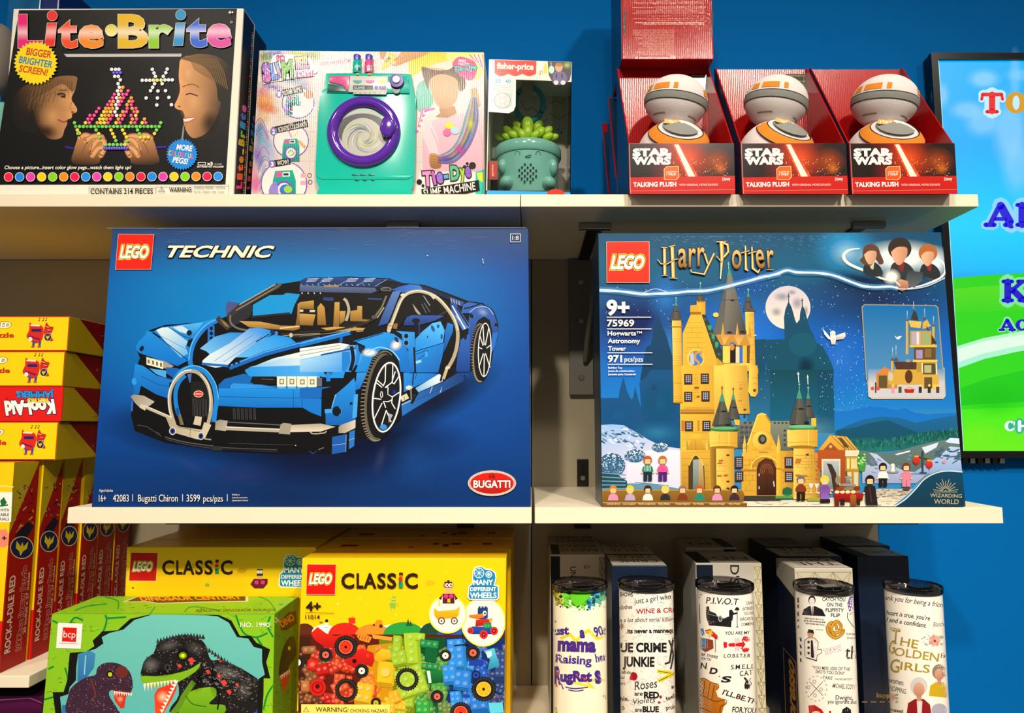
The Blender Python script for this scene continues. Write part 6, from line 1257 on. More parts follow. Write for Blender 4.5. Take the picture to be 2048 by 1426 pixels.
a.poly([(525,240),(560,222),(605,235),(620,290),(560,300),(520,290)],'6C6490',sm=True); a.ell(562,196,27,32,'D8A07C'); a.ell(562,176,25,14,'A8744C'); a.ell(542,304,18,16,'D8D0D4'); a.ell(592,304,18,16,'D8D0D4'); a.line([(545,240),(545,270)],8,'28282C'); a.line([(585,240),(585,270)],8,'28282C'); a.ell(510,212,20,28,'B8DCD0'); a.line([(505,158),(508,190)],4,'D8D8C8')
a.poly([(50,1072),(643,1086),(643,1115),(42,1112)],'1C9ADC'); a.poly([(470,1115),(480,1085),(510,1066),(545,1062),(580,1070),(608,1095),(614,1115)],'E22C14'); a.ell(530,1114,16,8,'F4E8DC')
a.build('header_print',fr_)
bp = Plane(B[0] + Vector((0,-.0032,0)),(0,-1,0)); a = Art(bp,'ink_satin'); a.frame(*ZF_)
a.rect(515,400,615,745,'B9AE98'); a.poly([(170,520),(260,540),(300,590),(160,680)],'B0A898'); [a.line(p,4,'5C6460',sm=True) for p in ([(290,430),(330,500),(370,480),(430,520),(480,470)],[(500,460),(540,430),(580,450),(615,420)],[(180,560),(220,600),(300,570),(420,600),(480,560)],[(500,520),(560,560),(615,530)])]
for x,y in ((556,640),(580,660)): a.ell(x,y,9,8,'2C8CA8'); a.line([(x + 8,y),(x + 8,y - 34),(x + 18,y - 26)],4,'2C8CA8')
a.build('scribble_print',fr_)
py_ = FYY + .052
def FZ(x,y,Y=py_): return at(960 + x * ZF_[2],80 + y * ZF_[2],Y)
pc = FZ(340,700); kf = (FZ(440,700) - FZ(340,700)).length / 100; zb = Z1T + .012; H = (FZ(340,697,py_ - .046).z - zb) / 1.16; rT,rB = 222 * kf,205 * kf; ry = .046 / rT
pot = thing('plant_pot_toy','mint plant pot toy with green leaves and speaker holes inside the window box','toy',(pc.x,py_,zb))

mb = MB().ring([(0,0),(rB * .95,0),(rB,.006),(rT * 1.0,H * .93),(rT * 1.0,H),(0,H)],(0,0,0),'Z',56); rim = MB().ring([(rT * .9,H * .93),(rT * 1.03,H * .93),(rT * 1.07,H * .97),(rT * 1.07,H * 1.12),(rT * 1.04,H * 1.16),(rT * .93,H * 1.16),(rT * .9,H * 1.08),(0,H * 1.08)],(0,0,0),'Z',56)
for m_ in (mb,rim): m_.v = [Vector((v.x + pc.x,v.y * ry + py_,v.z + zb)) for v in m_.v]
mb.build('pot_body','pot_mint',pot); rim.build('pot_rim','pot_mint',pot)
def onpot(x,y):
    p = FZ(x,y); dx = max(-.98,min(.98,(p.x - pc.x) / rT)); Yq = py_ - .046 * math.sqrt(1 - dx * dx); q = FZ(x,y,Yq + .001); return q
for x,y,r1,r2 in ((160,905,34,55),(520,910,34,60)): MB().ball(onpot(x,y),r1 * kf,.011,r2 * kf).build('pot_arm','pot_mint',pot)
for x,y in ((190,1020),(490,1025)): MB().ball(onpot(x,y),50 * kf,.014,48 * kf).build('pot_foot','pot_mint',pot)
material('hole_dark','10201E',.8); material('mint_dark','4E9184',.4)
holes = MB()
for x,y in ((320,888),(362,889),(300,908),(340,909),(380,911),(280,928),(320,929),(360,930),(400,932),(300,948),(340,949),(380,950),(280,968),(320,969),(360,970),(400,971),(298,988),(338,989),(378,991),(318,1009),(360,1010)):
    c = onpot(x,y); holes.ring([(0,-.0014),(6.5 * kf,-.0014),(6.5 * kf,0)],c,'Y',14)
holes.build('speaker_grille','hole_dark',pot)
def stroke3(pts,r_,name,mat): MB().tube([onpot(*p) - Vector((0,.001,0)) for p in spline(pts,5,False)],r_ * kf,8).build(name,mat,pot)
stroke3([(248,818),(254,800),(268,794),(282,802),(284,818)],3,'eye','mint_dark'); stroke3([(396,818),(402,802),(414,796),(428,804),(430,820)],3,'eye','mint_dark'); stroke3([(320,832),(345,824),(362,820),(358,834),(340,838),(322,834)],3,'mouth','mint_dark')
for x,y,ro,s_,dy in ((140,690,1.2,.8,-.01),(190,685,.9,.8,-.018),(200,650,.8,1,0),(268,612,.5,1.1,.012),(270,655,.7,1.1,-.012),(235,672,.9,.9,-.022),(338,610,0,1.5,.004),(340,655,0,1.15,-.024),(412,620,-.5,1.15,.01),(425,660,-.8,1.1,-.012),(480,650,-.8,1,0),(485,688,-1.1,.9,-.018),(525,692,-1.2,.8,-.008),(395,676,-.7,.9,-.024),(300,672,.4,.9,-.026)):
    MB().ball(FZ(x,y,py_ + dy),30 * kf * s_,20 * kf * s_,46 * kf * s_,rot=Matrix.Rotation(-ro,3,'Y')).build('leaf','leaf_green',pot)
ring_c = FZ(350,455,py_ + .01); MB().tube([ring_c + Vector((102 * kf * math.sin(t),0,128 * kf * math.cos(t))) for t in (2 * math.pi * i / 48 for i in range(49))],20 * kf,14).build('hanging_ring','ring_teal',pot)
MB().box(FZ(337,330,py_ + .006),(.017,.003,.028)).build('strap','grey_card',pot,False)
t_ = MB().box(FZ(93,930,FYY + .012),(.0135,.002,.028)); t_.build('fabric_tag','card_red',pot,False)
material('tag_red','D8341C',.5); a = Art(Plane((0,FYY + .0108,0),(0,-1,0)),'ink_satin'); a.frame(*ZF_); a.rect(70,880,116,978,'D8341C'); a.text('fisher-price',(86,970),(86,888),14,'F4E8DC',up=(14,0),bold=.02); a.build('tag_lettering',pot)

# ------------------------------------------------------------------ open red cartons with talking plush toys
material('red_inside','A81010',.2,spec=.4,bump=('flute',110,.0004,.25)); material('navy_side','123250',.3,spec=.5); material('plush_white','DAD2CE',.85,bump=('noise',900,.0006,.5)); material('plush_grey','85857E',.9,bump=('noise',900,.0006,.5)); material('plush_orange','D9801C',.9,bump=('noise',900,.0006,.5)); material('plush_line','1A1A1C',.9); material('plush_blue','1C3C98',.9)
SY,SB = .8835,1.0
x0,x1 = at(1258,340,SY).x,at(1469,340,SY).x; zf = at(1360,286.5,SY).z; zl = at(1360,380,SY).z; zl = Z1T + .0004; ztp = at(1330,140,SB).z
def open_carton(label,group):
    r = thing('toy_box',label,'box',((x0 + x1) / 2,SY,zl),group)
    f_ = [(x0,SY,zf),(x1,SY,zf),(x1,SY,zl),(x0,SY,zl)]; hexa('front_panel',f_,[(x,y + .0015,z) for x,y,z in f_],'card_red',r)
    b_ = [(x0,SB - .0015,ztp),(x1,SB - .0015,ztp),(x1,SB - .0015,zl),(x0,SB - .0015,zl)]; hexa('back_panel',b_,[(x,y + .0015,z) for x,y,z in b_],'red_inside',r)
    block('base_panel',x0,x1,SY + .0015,SB - .0015,zl,zl + .0015,'card_red',r)
    for s_,xx in ((1,x0),(-1,x1)):
        P = [(SY + .0016,zl + .0016),(SB - .0016,zl + .0016),(SB - .0016,ztp),(SB - .006,ztp),(SY + .0016,zf)]
        vs = [(xx,y,z) for y,z in P] + [(xx + s_ * .0016,y,z) for y,z in P]; n = 5
        o = mesh('side_panel',vs,[tuple(range(n)),tuple(range(n,2 * n))[::-1]] + [(i,n + i,n + (i + 1) % n,(i + 1) % n) for i in range(n)],'red_inside',r)
        if s_ == 1:
            vs = [(xx - .0003,y,z) for y,z in P]; mesh('outer_side_print',vs,[tuple(range(n))],'navy_side',r)
    return r
pA = open_carton('open red carton with a white and orange plush, the one under the upside down carton','plush toy cartons')
sp = Plane((0,SY,0),(0,-1,0)); ZW_ = (1180,0,380 / 1355)
a = Art(sp,'ink_gloss'); a.frame(*ZW_); rnd = random.Random(5)
a.clipbox = [(1258.5,287),(1468,286.5),(1470.5,388),(1259.5,388)]
a.quad((278,1026),(1028,1020),(1034,1256),(284,1268),16,6,lambda u,v: mix(mix('1A0C0C','8C1C0C',max(0,1 - abs(u - .5) / .3)),'1A1214',max(0,(u - .72) / .2) if u > .72 else 0))
a.glow(700,1120,170,130,'E8501C',.8,rot=.5); a.glow(900,1150,130,110,'C8541C',.55); a.glow(930,1200,50,50,'E87C2C',.6)
a.poly([(590,1030),(640,1030),(775,1262),(690,1262)],'E8481C'); a.poly([(602,1030),(630,1030),(752,1262),(704,1262)],'FFF2D0'); [a.ell(rnd.uniform(560,980),rnd.uniform(1120,1255),rnd.uniform(1,4),rnd.uniform(1,4),'F8C89C',n=5) for _ in range(80)]
a.poly([(282,1266),(1034,1254),(1038,1400),(284,1400)],'C01C10','B81810'); 
a.text('STAR',(305,1112),(578,1110),52,'EDE8E2',bold=.06); a.poly([(304,1094),(350,1094),(350,1112),(304,1112)],'EDE8E2'); a.poly([(520,1092),(580,1090),(580,1108),(520,1110)],'EDE8E2'); a.text('WARS',(306,1172),(576,1170),52,'EDE8E2',bold=.06); a.rect(304,1118,345,1132,'EDE8E2'); a.rect(540,1116,578,1130,'EDE8E2')
a.poly([(548,1186),(632,1184),(636,1262),(616,1284),(528,1282),(526,1206)],'F8C88C'); a.poly([(550,1190),(628,1188),(631,1260),(614,1280),(532,1278),(530,1208)],'E8641C','D84C14'); a.text('SQUEEZE ME',(544,1232),(618,1230),11,'F8E0C8',bold=.01); a.text('I TALK',(544,1252),(614,1250),17,'F8F0E8',bold=.02,shear=.2)
a.text('TALKING PLUSH',(308,1332),(616,1328),32,'F4E8E4',bold=.035); a.text('WITH ORIGINAL MOVIE SOUNDS',(636,1326),(912,1324),15,'E8B8B0',bold=.02); a.text('Disney',(944,1288),(1000,1284),22,'F0E0DC',bold=.02,shear=.15)
a.line([(281,1028),(290,1400)],4,'D8B8A8',a=.6); a.line([(1029,1022),(1038,1360)],4,'C8A898',a=.5); a.line([(285,1362),(1036,1352)],3,'E0A090',a=.6)
a.build('front_lettering',pA)
bpl = Plane((0,SB - .0017,0),(0,-1,0)); ZX_ = (1540,100,508 / 1906); dxB = at(1483,340,SY).x - at(1258,340,SY).x; dxC = at(1701,340,SY).x - at(1258,340,SY).x
a = Art(bpl,'ink_gloss'); a.frame(0,0); a.poly([(1375,148),(1420,148),(1422,186),(1392,186),(1376,178)],'1C1A14'); a.text('FROM THE NEW FILM',(1383,153),(1412,153),2.6,'D8C83C'); a.text('THE FORCE AWAKENS',(1380,164),(1416,164),3,'B8A83C')
a.build('back_lettering',pA)
# plush (plain two ball soft toy)
def plush(label,tilt):
    cY = SY + .058; bc = at(1347,318,cY); hc = at(1352,205,cY); r = thing('plush_toy',label,'soft toy',(bc.x,cY,zl + .004),'white and orange plush toys')
    R = Matrix.Rotation(tilt,3,'Y') @ Matrix.Rotation(.12,3,'X')
    bx,by,bz = .0545,.0505,.0545
    MB().ball(bc,bx,by,bz,40,24).build('body','plush_white',r)
    hx,hy,hz = .0455,.042,.0375
    MB().ball(hc,hx,hy,hz,40,24,R).build('head','plush_white',r)
    def band(c,rx,ry,rz,z0_,z1_,name,mat,R_,a0=0,a1=360,off=1.006,n=56):
        vs,fs = [],[]; m_ = 4; k = int(n * (a1 - a0) / 360)
        for i in range(k + 1):
            t = math.radians(a0 + (a1 - a0) * i / k)
            for j in range(m_ + 1):
                z = z0_ + (z1_ - z0_) * j / m_; q = math.sqrt(max(0,1 - z * z)); vs.append(c + R_ @ (Vector((rx * q * math.cos(t),ry * q * math.sin(t),rz * z)) * off))
        for i in range(k):
            for j in range(m_): A_ = i * (m_ + 1) + j; fs.append((A_,A_ + m_ + 1,A_ + m_ + 2,A_ + 1))
        mesh(name,vs,fs,mat,r,True)
    band(hc,hx,hy,hz,-.22,.02,'grey_band','plush_grey',R,off=1.01); band(hc,hx,hy,hz,.02,.05,'trim_line','plush_line',R,off=1.012); band(hc,hx,hy,hz,-.25,-.22,'trim_line','plush_line',R,off=1.012)
    for a0,a1 in ((192,208),(214,246),(254,262),(318,332)): band(hc,hx,hy,hz,.12,.36,'orange_patch','plush_orange',R,a0,a1,1.01)
    for a0,a1 in ((200,240),(300,340)): band(hc,hx,hy,hz,-.72,-.68,'seam_line','plush_grey',R,a0,a1)
    RB = Matrix.Rotation(.85,3,'X') @ Matrix.Rotation(tilt * .5,3,'Y')
    band(bc,bx,by,bz,.62,.80,'orange_band','plush_orange',RB,off=1.006); band(bc,bx,by,bz,.60,.62,'trim_line','plush_line',RB,off=1.008); band(bc,bx,by,bz,.80,.815,'trim_line','plush_line',RB,off=1.008)
    band(bc,bx,by,bz,.88,.999,'grey_patch','plush_grey',RB,150,330,1.008)
    sN = Vector((0,-1,.55)).normalized(); tp = bc + Vector((0,sN.y * by,sN.z * bz)) * 1.03
    tg = Plane(tp,sN); ta = Art(tg,'ink_satin'); q0 = Vector(tp); ta.frame(1343,240)
    ta.poly([(-14,-3),(16,0),(15,9),(-15,6)],'E8A04C'); ta.text('I TALK',(-11,4.5),(12,6.8),5,'FFF0DC',bold=.03); ta.build('sewn_tag_lettering',r)
    return r
def copy_tree(o,dx,label=None,up=None):
    c = o.copy(); SC.collection.objects.link(c)
    mi = o.matrix_parent_inverse.copy()
    if up: c.parent = up; c.matrix_parent_inverse = mi
    else: c.location.x += dx
    if label: c['label'] = label
    for ch in list(o.children): copy_tree(ch,0,None,c)
    return c
plA = plush('white and orange ball plush tilted in the carton under the upside down one',.16)
bpy.context.view_layer.update()
pB = copy_tree(pA,dxB,'open red carton with a white and orange plush, middle of the row of three'); pC = copy_tree(pA,dxC,'open red carton with a white and orange plush, nearest the television')
plB = copy_tree(plA,dxB - .006,'white and orange ball plush in the middle of the three open cartons'); plB.rotation_euler = (0,0,.2)
plC = copy_tree(plA,dxC + .004,'white and orange ball plush in the open carton nearest the television'); plC.rotation_euler = (0,0,-.12)
for i,lab in enumerate(('red and navy plush carton second in line behind the one under the upside down carton','rearmost red and navy plush carton against the blue wall')):
    xx,y0,y1 = x0 - .001,1.003 + i * .092,(1.092,1.19)[i]; zt_ = (ztp - .002); zf_ = zf - .004; r = thing('toy_box',lab,'box',(xx + .07,y0,zl),'plush toy cartons')
    P = [(y0,zl),(y1,zl),(y1,zt_),(y1 - .004,zt_),(y0,zf_)]; n = 5; vs = [(xx,y,z) for y,z in P] + [(xx + .142,y,z) for y,z in P]
    mesh('carton',vs,[tuple(range(n)),tuple(range(n,2 * n))[::-1]] + [(i_,n + i_,n + (i_ + 1) % n,(i_ + 1) % n) for i_ in range(n)],'navy_side',r)
    mesh('red_flap',[(xx - .002,y0 + .001,zf_ + .001),(xx + .008,y0 + .001,zf_ + .001),(xx + .008,y1 - .003,zt_ + .002),(xx - .002,y1 - .003,zt_ + .002)],[(0,1,2,3)],'card_red',r)
upz = ztp + .0006; ux0,ux1 = at(1244,100,SB - .03).x,at(1427,100,SB - .03).x
ur = thing('toy_box','red carton stacked upside down on top, small print turned upside down','box',((ux0 + ux1) / 2,SB,upz)); UY = SB - .03
material('red_gloss','A01410',.13,spec=.3,bump=('flute',110,.0005,.4))
block('carton',ux0,ux1,UY,UY + .12,upz,upz + .25,'red_gloss',ur,.001); block('outer_side_print',ux0 - .0006,ux0 - .0001,UY + .0005,UY + .12,upz,upz + .25,'navy_side',ur)
a = Art(Plane((0,UY,0),(0,-1,0)),'ink_flute',4); a.frame(*ZW_); TX = 'D89484'
a.text('RECOMMANDATIONS CONCERNANT LES',(610,408),(320,408),12,'F0D8CC',bold=.02,up=(0,12)); a.text('PILES',(606,396),(572,396),10,'F0D8CC',up=(0,12))
rnd = random.Random(9)
for y in list(range(8,32,8)) + list(range(44,96,8)) + [112,132,144,160,170] + list(range(212,396,8)):
    xr_,xl_ = (600 if y > 200 else 815),(rnd.choice([305,320,345,375,410]) if y > 90 else rnd.choice([302,310,330,470]))
    t = ' '.join(''.join(rnd.choice('aeinorstul') for _ in range(rnd.randint(2,9))) for _ in range(max(2,int((xr_ - xl_) / 42)))); a.text(t,(xr_,y),(xl_,y),6,TX if y != 160 and y != 170 else 'F0D0C4',bold=.01 if y not in (160,170) else .04,up=(0,6))
a.rect(238,80,254,250,'1A0A0A'); a.rect(864,84,878,255,'1A0A0A')
a.build('fine_lettering',ur)
# ------------------------------------------------------------------ puzzle boxes
def emblem(a,cx,cy,rx,ry,rot=0):
    a.ell(cx,cy,rx,ry,'E8DCB0',rot=rot); a.ell(cx,cy,rx * .93,ry * .93,'16204E',rot=rot); pts = [(-.5,-.55),(-.1,-.1),(0,-.5),(.15,-.1),(.5,-.6),(.45,.05),(.15,.3),(-.05,.75),(-.2,.35),(-.5,.1)]; c,s_ = math.cos(rot),math.sin(rot)
    a.poly([(cx + rx * x * c - ry * y * s_,cy + rx * x * s_ + ry * y * c) for x,y in pts],'E0C420')
def band_picture(a,x,y,s):
    """red scribble of a drum, notes and splashes (plain shapes)"""
    a.poly([(x - 80 * s,y + 30 * s),(x - 60 * s,y - 30 * s),(x - 55 * s,y - 90 * s),(x - 25 * s,y - 70 * s),(x + 40 * s,y - 66 * s),(x + 60 * s,y - 20 * s),(x + 40 * s,y + 60 * s),(x - 20 * s,y + 80 * s)],'D8281C',sm=True); a.poly([(x + 60 * s,y - 10 * s),(x + 80 * s,y - 90 * s),(x + 105 * s,y - 60 * s),(x + 140 * s,y - 50 * s),(x + 120 * s,y + 10 * s),(x + 135 * s,y + 60 * s),(x + 80 * s,y + 50 * s)],'CC2A1C',sm=True)
    a.poly([(x - 50 * s,y - 75 * s),(x + 30 * s,y - 70 * s),(x + 26 * s,y - 58 * s),(x - 48 * s,y - 62 * s)],'F0E4D0'); a.rect(x - 40 * s,y - 38 * s,x + 40 * s,y - 14 * s,'2A2264'); a.line([(x - 60 * s,y + 20 * s),(x + 30 * s,y + 50 * s)],14 * s,'6A1A50'); a.ell(x - 50 * s,y + 46 * s,16 * s,18 * s,'F4E8D8')
    for dx in (-20,30): a.line([(x + dx * s,y + 60 * s),(x + (dx - 6) * s,y + 100 * s)],20 * s,'34508C'); a.ell(x + (dx - 8) * s,y + 108 * s,16 * s,9 * s,'B8543C')
    emblem(a,x + 92 * s,y + 30 * s,30 * s,32 * s); [(a.ell(x + dx * s,y - 105 * s,6 * s,5 * s,'4A1420'),a.line([(x + (dx + 5) * s,y - 105 * s),(x + (dx + 5) * s,y - 128 * s),(x + (dx + 14) * s,y - 122 * s)],4 * s,'4A1420')) for dx in (20,52,76)]
    for k in range(5): a.line([(x + (70 + k * 10) * s,y + (-60 + k * 14) * s),(x + (100 + k * 8) * s,y + (-50 + k * 12) * s)],4 * s,('F0C8A8','5A1030')[k % 2])
def px_of(P):
    v = Vector(P) - CAM; f = v.y * cp + v.z * sp_; return (PXC + F * v.x / f,PYC - F * (v.z * cp - v.y * sp_) / f)
for i,(r,b,x1) in enumerate(flat):
    z0_,z1_ = zt[i + 1] + .0006,zt[i]; fpl = Plane((0,FY,0),(0,-1,0)); q = [px_of((x1 - .26,FY,z1_)),px_of((x1,FY,z1_)),px_of((x1,FY,z0_)),px_of((x1 - .26,FY,z0_))]
    a = Art(fpl); a.poly(q,'D21C14' if i == 2 else 'C8381C'); a.poly([(q[0][0],q[0][1] + 2),(q[1][0] - 1.5,q[1][1] + 2),(q[2][0] - 1.5,q[2][1] - 2),(q[3][0],q[3][1] - 2)],'E01A14' if i == 2 else 'F6D20A')
    if i != 2:
        cx_ = (82,74,0,67)[i]; cy_ = (q[1][1] + q[2][1]) / 2 - 1; band_picture(a,cx_ - 9,cy_ + 1,.245)
        a.text('ED',(cx_ - 86 if i else 0,cy_ - 11),(cx_ - 61,cy_ - 11),11,'FFF6E0',bold=.05,shear=.2,outline=(.05,'1C1410')); a.text('Puzzle',(cx_ - 106,cy_ + 9),(cx_ - 54,cy_ + 9),10,'C02818',bold=.04)
    else:
        a.text('Kool-Aid',(108,800),(8,804),27,'FFF8EC',bold=.06,up=(4,27),outline=(.05,'14205C')); a.text('RETRO',(96,797),(54,797),8,'F6D81C',bold=.05,up=(1,8),outline=(.03,'14205C')); a.text('JAMMERS',(108,783),(32,783),12,'2C94E0',bold=.05,up=(1,12),outline=(.05,'14205C')); a.ell(14,798,3,3,'A01C14')
    a.build('front_print',r)
    spl = Plane((x1 + .0001,0,0),(1,0,0)); def_ = lambda y,z: px_of((x1 + .0001,y,z)); Q = lambda u,v: def_(FY + .0005 + u * .232,z1_ - v * (z1_ - z0_))
    a = Art(spl); a.poly([Q(0,.01),Q(1,.01),Q(1,.99),Q(0,.99)],'7C0C10'); a.poly([Q(0,.01),Q(.09,.01),Q(.40,.99),Q(0,.99)],'B89A14')
    e = Q(.86,.5); t_,b_ = Q(.86,.12),Q(.86,.88); l_,rr_ = Q(.72,.5),Q(1.0,.5); emblem(a,e[0],e[1],(rr_[0] - l_[0]) / 2,(b_[1] - t_[1]) / 2,0)
    rnd = random.Random(i); [a.line([Q(u,v),Q(u + rnd.uniform(-.05,.08),v + rnd.uniform(-.12,.12))],rnd.uniform(.8,2.2),rnd.choice(['3A0A14','C8B0A0','5C1020','9C8480'])) for u,v in ((rnd.uniform(.3,.75),rnd.uniform(.2,.85)) for _ in range(26))]
    a.build('side_print',r)
for i,(r,b,y,x1) in enumerate(puz):
    dd = .047 if i == 0 else .040; spl = Plane((x1 + .0001,0,0),(1,0,0)); Q = lambda u,v: px_of((x1 + .0001,y + .0004 + u * (dd - .0008),PT - .0006 - v * (PT - ZL - .001)))
    a = Art(spl); a.poly([Q(0,0),Q(1,0),Q(1,1),Q(0,1)],'A0100E'); a.poly([Q(0,0),Q(1,0),Q(.0,.34)],'B8A018'); a.poly([Q(0,.40),Q(.035,.40),Q(.035,1),Q(0,1)],'E82818')
    rnd = random.Random(20 + i); [a.line([Q(u,v),Q(u + rnd.uniform(-.2,.2),v + rnd.uniform(-.02,.02))],rnd.uniform(.8,2.4),rnd.choice(['2A0810','C8A898','3A1024','1C2060','D8B820'])) for u,v in ((rnd.uniform(.2,.9),rnd.uniform(.12,.36)) for _ in range(30))]
    a.poly([Q(.2,.36),Q(.7,.30),Q(.95,.33),Q(.6,.40)],'1A1A2C'); e = Q(.52,.425); l_,r_ = Q(.06,.425),Q(.98,.425); t_,b_ = Q(.5,.37),Q(.5,.48); emblem(a,e[0],e[1],(r_[0] - l_[0]) / 2,(b_[1] - t_[1]) / 2,.1)
    def up_text(t,u,v0,v1,uw,c,bold,ol=None): p0,p1,q_ = Q(u,v0),Q(u,v1),Q(u - uw,v0); a.text(t,p0,p1,10,c,bold=bold,up=(q_[0] - p0[0],q_[1] - p0[1]),outline=ol)
    up_text('ROCK-A-DILE RED',.36,.92,.55,.22,'E0D0C0',.02); up_text('1000pcs Jigsaw Puzzle',.78,.93,.52,.20,'9C1412',.03,(.04,'D8A898')); up_text('20 inches x 27 inches',.93,.86,.56,.10,'D8B0A0',.02)
    a.build('spine_print',r)
    fpl = Plane((0,y,0),(0,-1,0)); q = [px_of((x1 - .25,y,PT)),px_of((x1,y,PT)),px_of((x1,y,ZL)),px_of((x1 - .25,y,ZL))]
    a = Art(fpl); a.poly(q,'F4C80A'); ln = lambda t: (q[1][0] + (q[2][0] - q[1][0]) * t,q[1][1] + (q[2][1] - q[1][1]) * t); e1,e2 = ln(.75),ln(1); a.poly([e1,e2,(e2[0] - 6,e2[1]),(e1[0] - 6,e1[1])],'D81C14')
    if i == 0:
        a.poly([(0,984),(25,984),(22,1044),(0,1044)],'F4F0E4'); a.poly([(0,1002),(8,994),(14,1006),(4,1014)],'1C6A3C'); a.line([(0,1012),(16,1010)],3,'1C6A3C'); [a.text(t,(x_,1023 + k * 9),(18,1023 + k * 9),6,'1C3A28',bold=.02,shear=.1) for k,(t,x_) in enumerate((('WITH',0),('ABLE',0),('RIALS',-1)))]
        a.poly([(0,1060),(12,1058),(17,1068),(16,1090),(8,1095),(0,1094)],'F0846C'); a.text('+',(4,1082),(13,1082),12,'2A1410',bold=.03); a.line([(0,972),(10,972),(27,974)],2,'F8E890')
    a.build('front_print',r)

# ------------------------------------------------------------------ yellow brick boxes
ZC = (580,1030,480 / 1728); ZD = (80,1030,540 / 1945)
def classic_word(a,x0,x1,yb,h,skew=0):
    W_ = x1 - x0; p = lambda f,w_: ((x0 + f * W_,yb),(x0 + (f + w_) * W_,yb))
    for ch,f,w_ in (('C',0,.17),('L',.20,.09),('A',.29,.17),('S',.47,.11),('S',.60,.12),('C',.83,.17)): q_ = p(f,w_); a.text(ch,q_[0],q_[1],h,'2A1C10',bold=.03)
    x = x0 + .75 * W_; w_ = .055 * W_; a.rect(x,yb - h * .42,x + w_,yb,'1C9A4C'); a.rect(x,yb - h * .70,x + w_ * .9,yb - h * .48,'D8281C'); a.rect(x + w_ * .1,yb - h * 1.02,x + w_,yb - h * .82,'3A2214'); a.rect(x + w_ * .2,yb - h * .84,x + w_ * .8,yb - h * .74,'E8641C'); a.rect(x + w_ * .1,yb - h * .42,x + w_ * .5,yb - h * .2,'1C6A8C')
def wheels_badge(a,dx,dy,k):
    f = lambda x,y: (dx + x * k,dy + y * k)
    a.poly([f(*p) for p in ((1315,400),(1335,370),(1380,365),(1410,385),(1450,388),(1480,410),(1488,450),(1475,500),(1505,505),(1505,595),(1490,612),(1295,608),(1278,590),(1285,510),(1310,490))],'F2F4EE'); a.poly([f(*p) for p in ((1322,405),(1340,378),(1380,372),(1408,392),(1450,396),(1474,416),(1480,450),(1466,505),(1496,512),(1497,590),(1486,604),(1298,600),(1287,586),(1292,514),(1316,495))],'1C84B4')
    for x,y,r_ in ((1362,415,37),(1432,425,24)):
        c = f(x,y); a.hoop(c[0],c[1],r_ * k,r_ * k,5 * k,'D8ECF0'); [a.line([f(x,y),f(x + r_ * math.cos(t),y + r_ * math.sin(t))],4 * k,'D8ECF0') for t in (i_ * math.pi / 4 for i_ in range(8))]; a.ell(c[0],c[1],8 * k,8 * k,'D8ECF0')
    for t,x_0,x_1,yb,h in (('MANY',1320,1464,500,38),('DIFFERENT',1298,1486,544,28),('WHEELS',1296,1488,594,40)): a.text(t,f(x_0,yb),f(x_1,yb),h * k,'F4F6F0',bold=.03)
kf_ = classic.front; a = Art(kf_); a.frame(*ZC); cq = [classic.q[0],classic.q[1],(1009,1426),(594,1426)]
a.frame(0,0); a.poly([(605,1117),(1012,1117.5),(1008.5,1432),(593.8,1432)],'FACB08'); a.clipbox = [(605,1117),(1012,1117.5),(1008.5,1432),(593.8,1432)]; a.frame(*ZC)
for cx_,rx,ry,c in ((105,75,70,'5A2A14'),(245,90,62,'F4F0E4'),(720,90,60,'F4F0E4'),(960,80,50,'F4F0E4'),(395,120,90,'D8281C'),(600,130,80,'F08A28'),(820,150,95,'2C9A3C'),(1020,90,90,'1C4A34'),(1170,110,85,'1C5CC8'),(1500,120,90,'24386C')): a.ell(cx_,865 if ry > 70 else 850,rx,ry,c)
a.rect(60,860,1550,1440,'5A1A10'); a.poly([(640,900),(1000,880),(1000,1440),(700,1440)],'6C7C10'); a.poly([(940,880),(1150,880),(1160,1440),(900,1440)],'0E4A28'); a.poly([(1120,880),(1550,880),(1550,1440),(1120,1440)],'122C6C'); a.poly([(560,940),(740,920),(740,1440),(480,1440)],'C88A10'); a.poly([(60,870),(150,880),(130,1440),(60,1440)],'3A1C12')
rnd = random.Random(31)
def brick(x,y,w_,h_,c,nx,ny,ro=0.0,deep=.22):
    cs,sn = math.cos(ro),math.sin(ro); f = lambda u,v: (x + u * cs - v * sn,y + u * sn + v * cs)
    d = h_ * deep; a.poly([f(0,h_),f(w_,h_),f(w_ * .96,h_ + d),f(w_ * .04,h_ + d)],mix(c,'000000',.45)); a.poly([f(w_,0),f(w_,h_),f(w_ * .98,h_ + d),f(w_ + d * .5,h_ + d * .3),f(w_ + d * .5,d * .3)],mix(c,'000000',.25)); a.poly([f(0,0),f(w_,0),f(w_,h_),f(0,h_)],c); r_ = min(w_ / nx,h_ / ny) * .30
    for i_ in range(nx):
        for j in range(ny): p = f((i_ + .5) * w_ / nx,(j + .5) * h_ / ny); a.ell(p[0] + r_ * .2,p[1] + r_ * .25,r_ * 1.05,r_,mix(c,'000000',.3),n=14); a.ell(p[0],p[1],r_,r_ * .95,mix(c,'FFFFFF',.12),n=14)
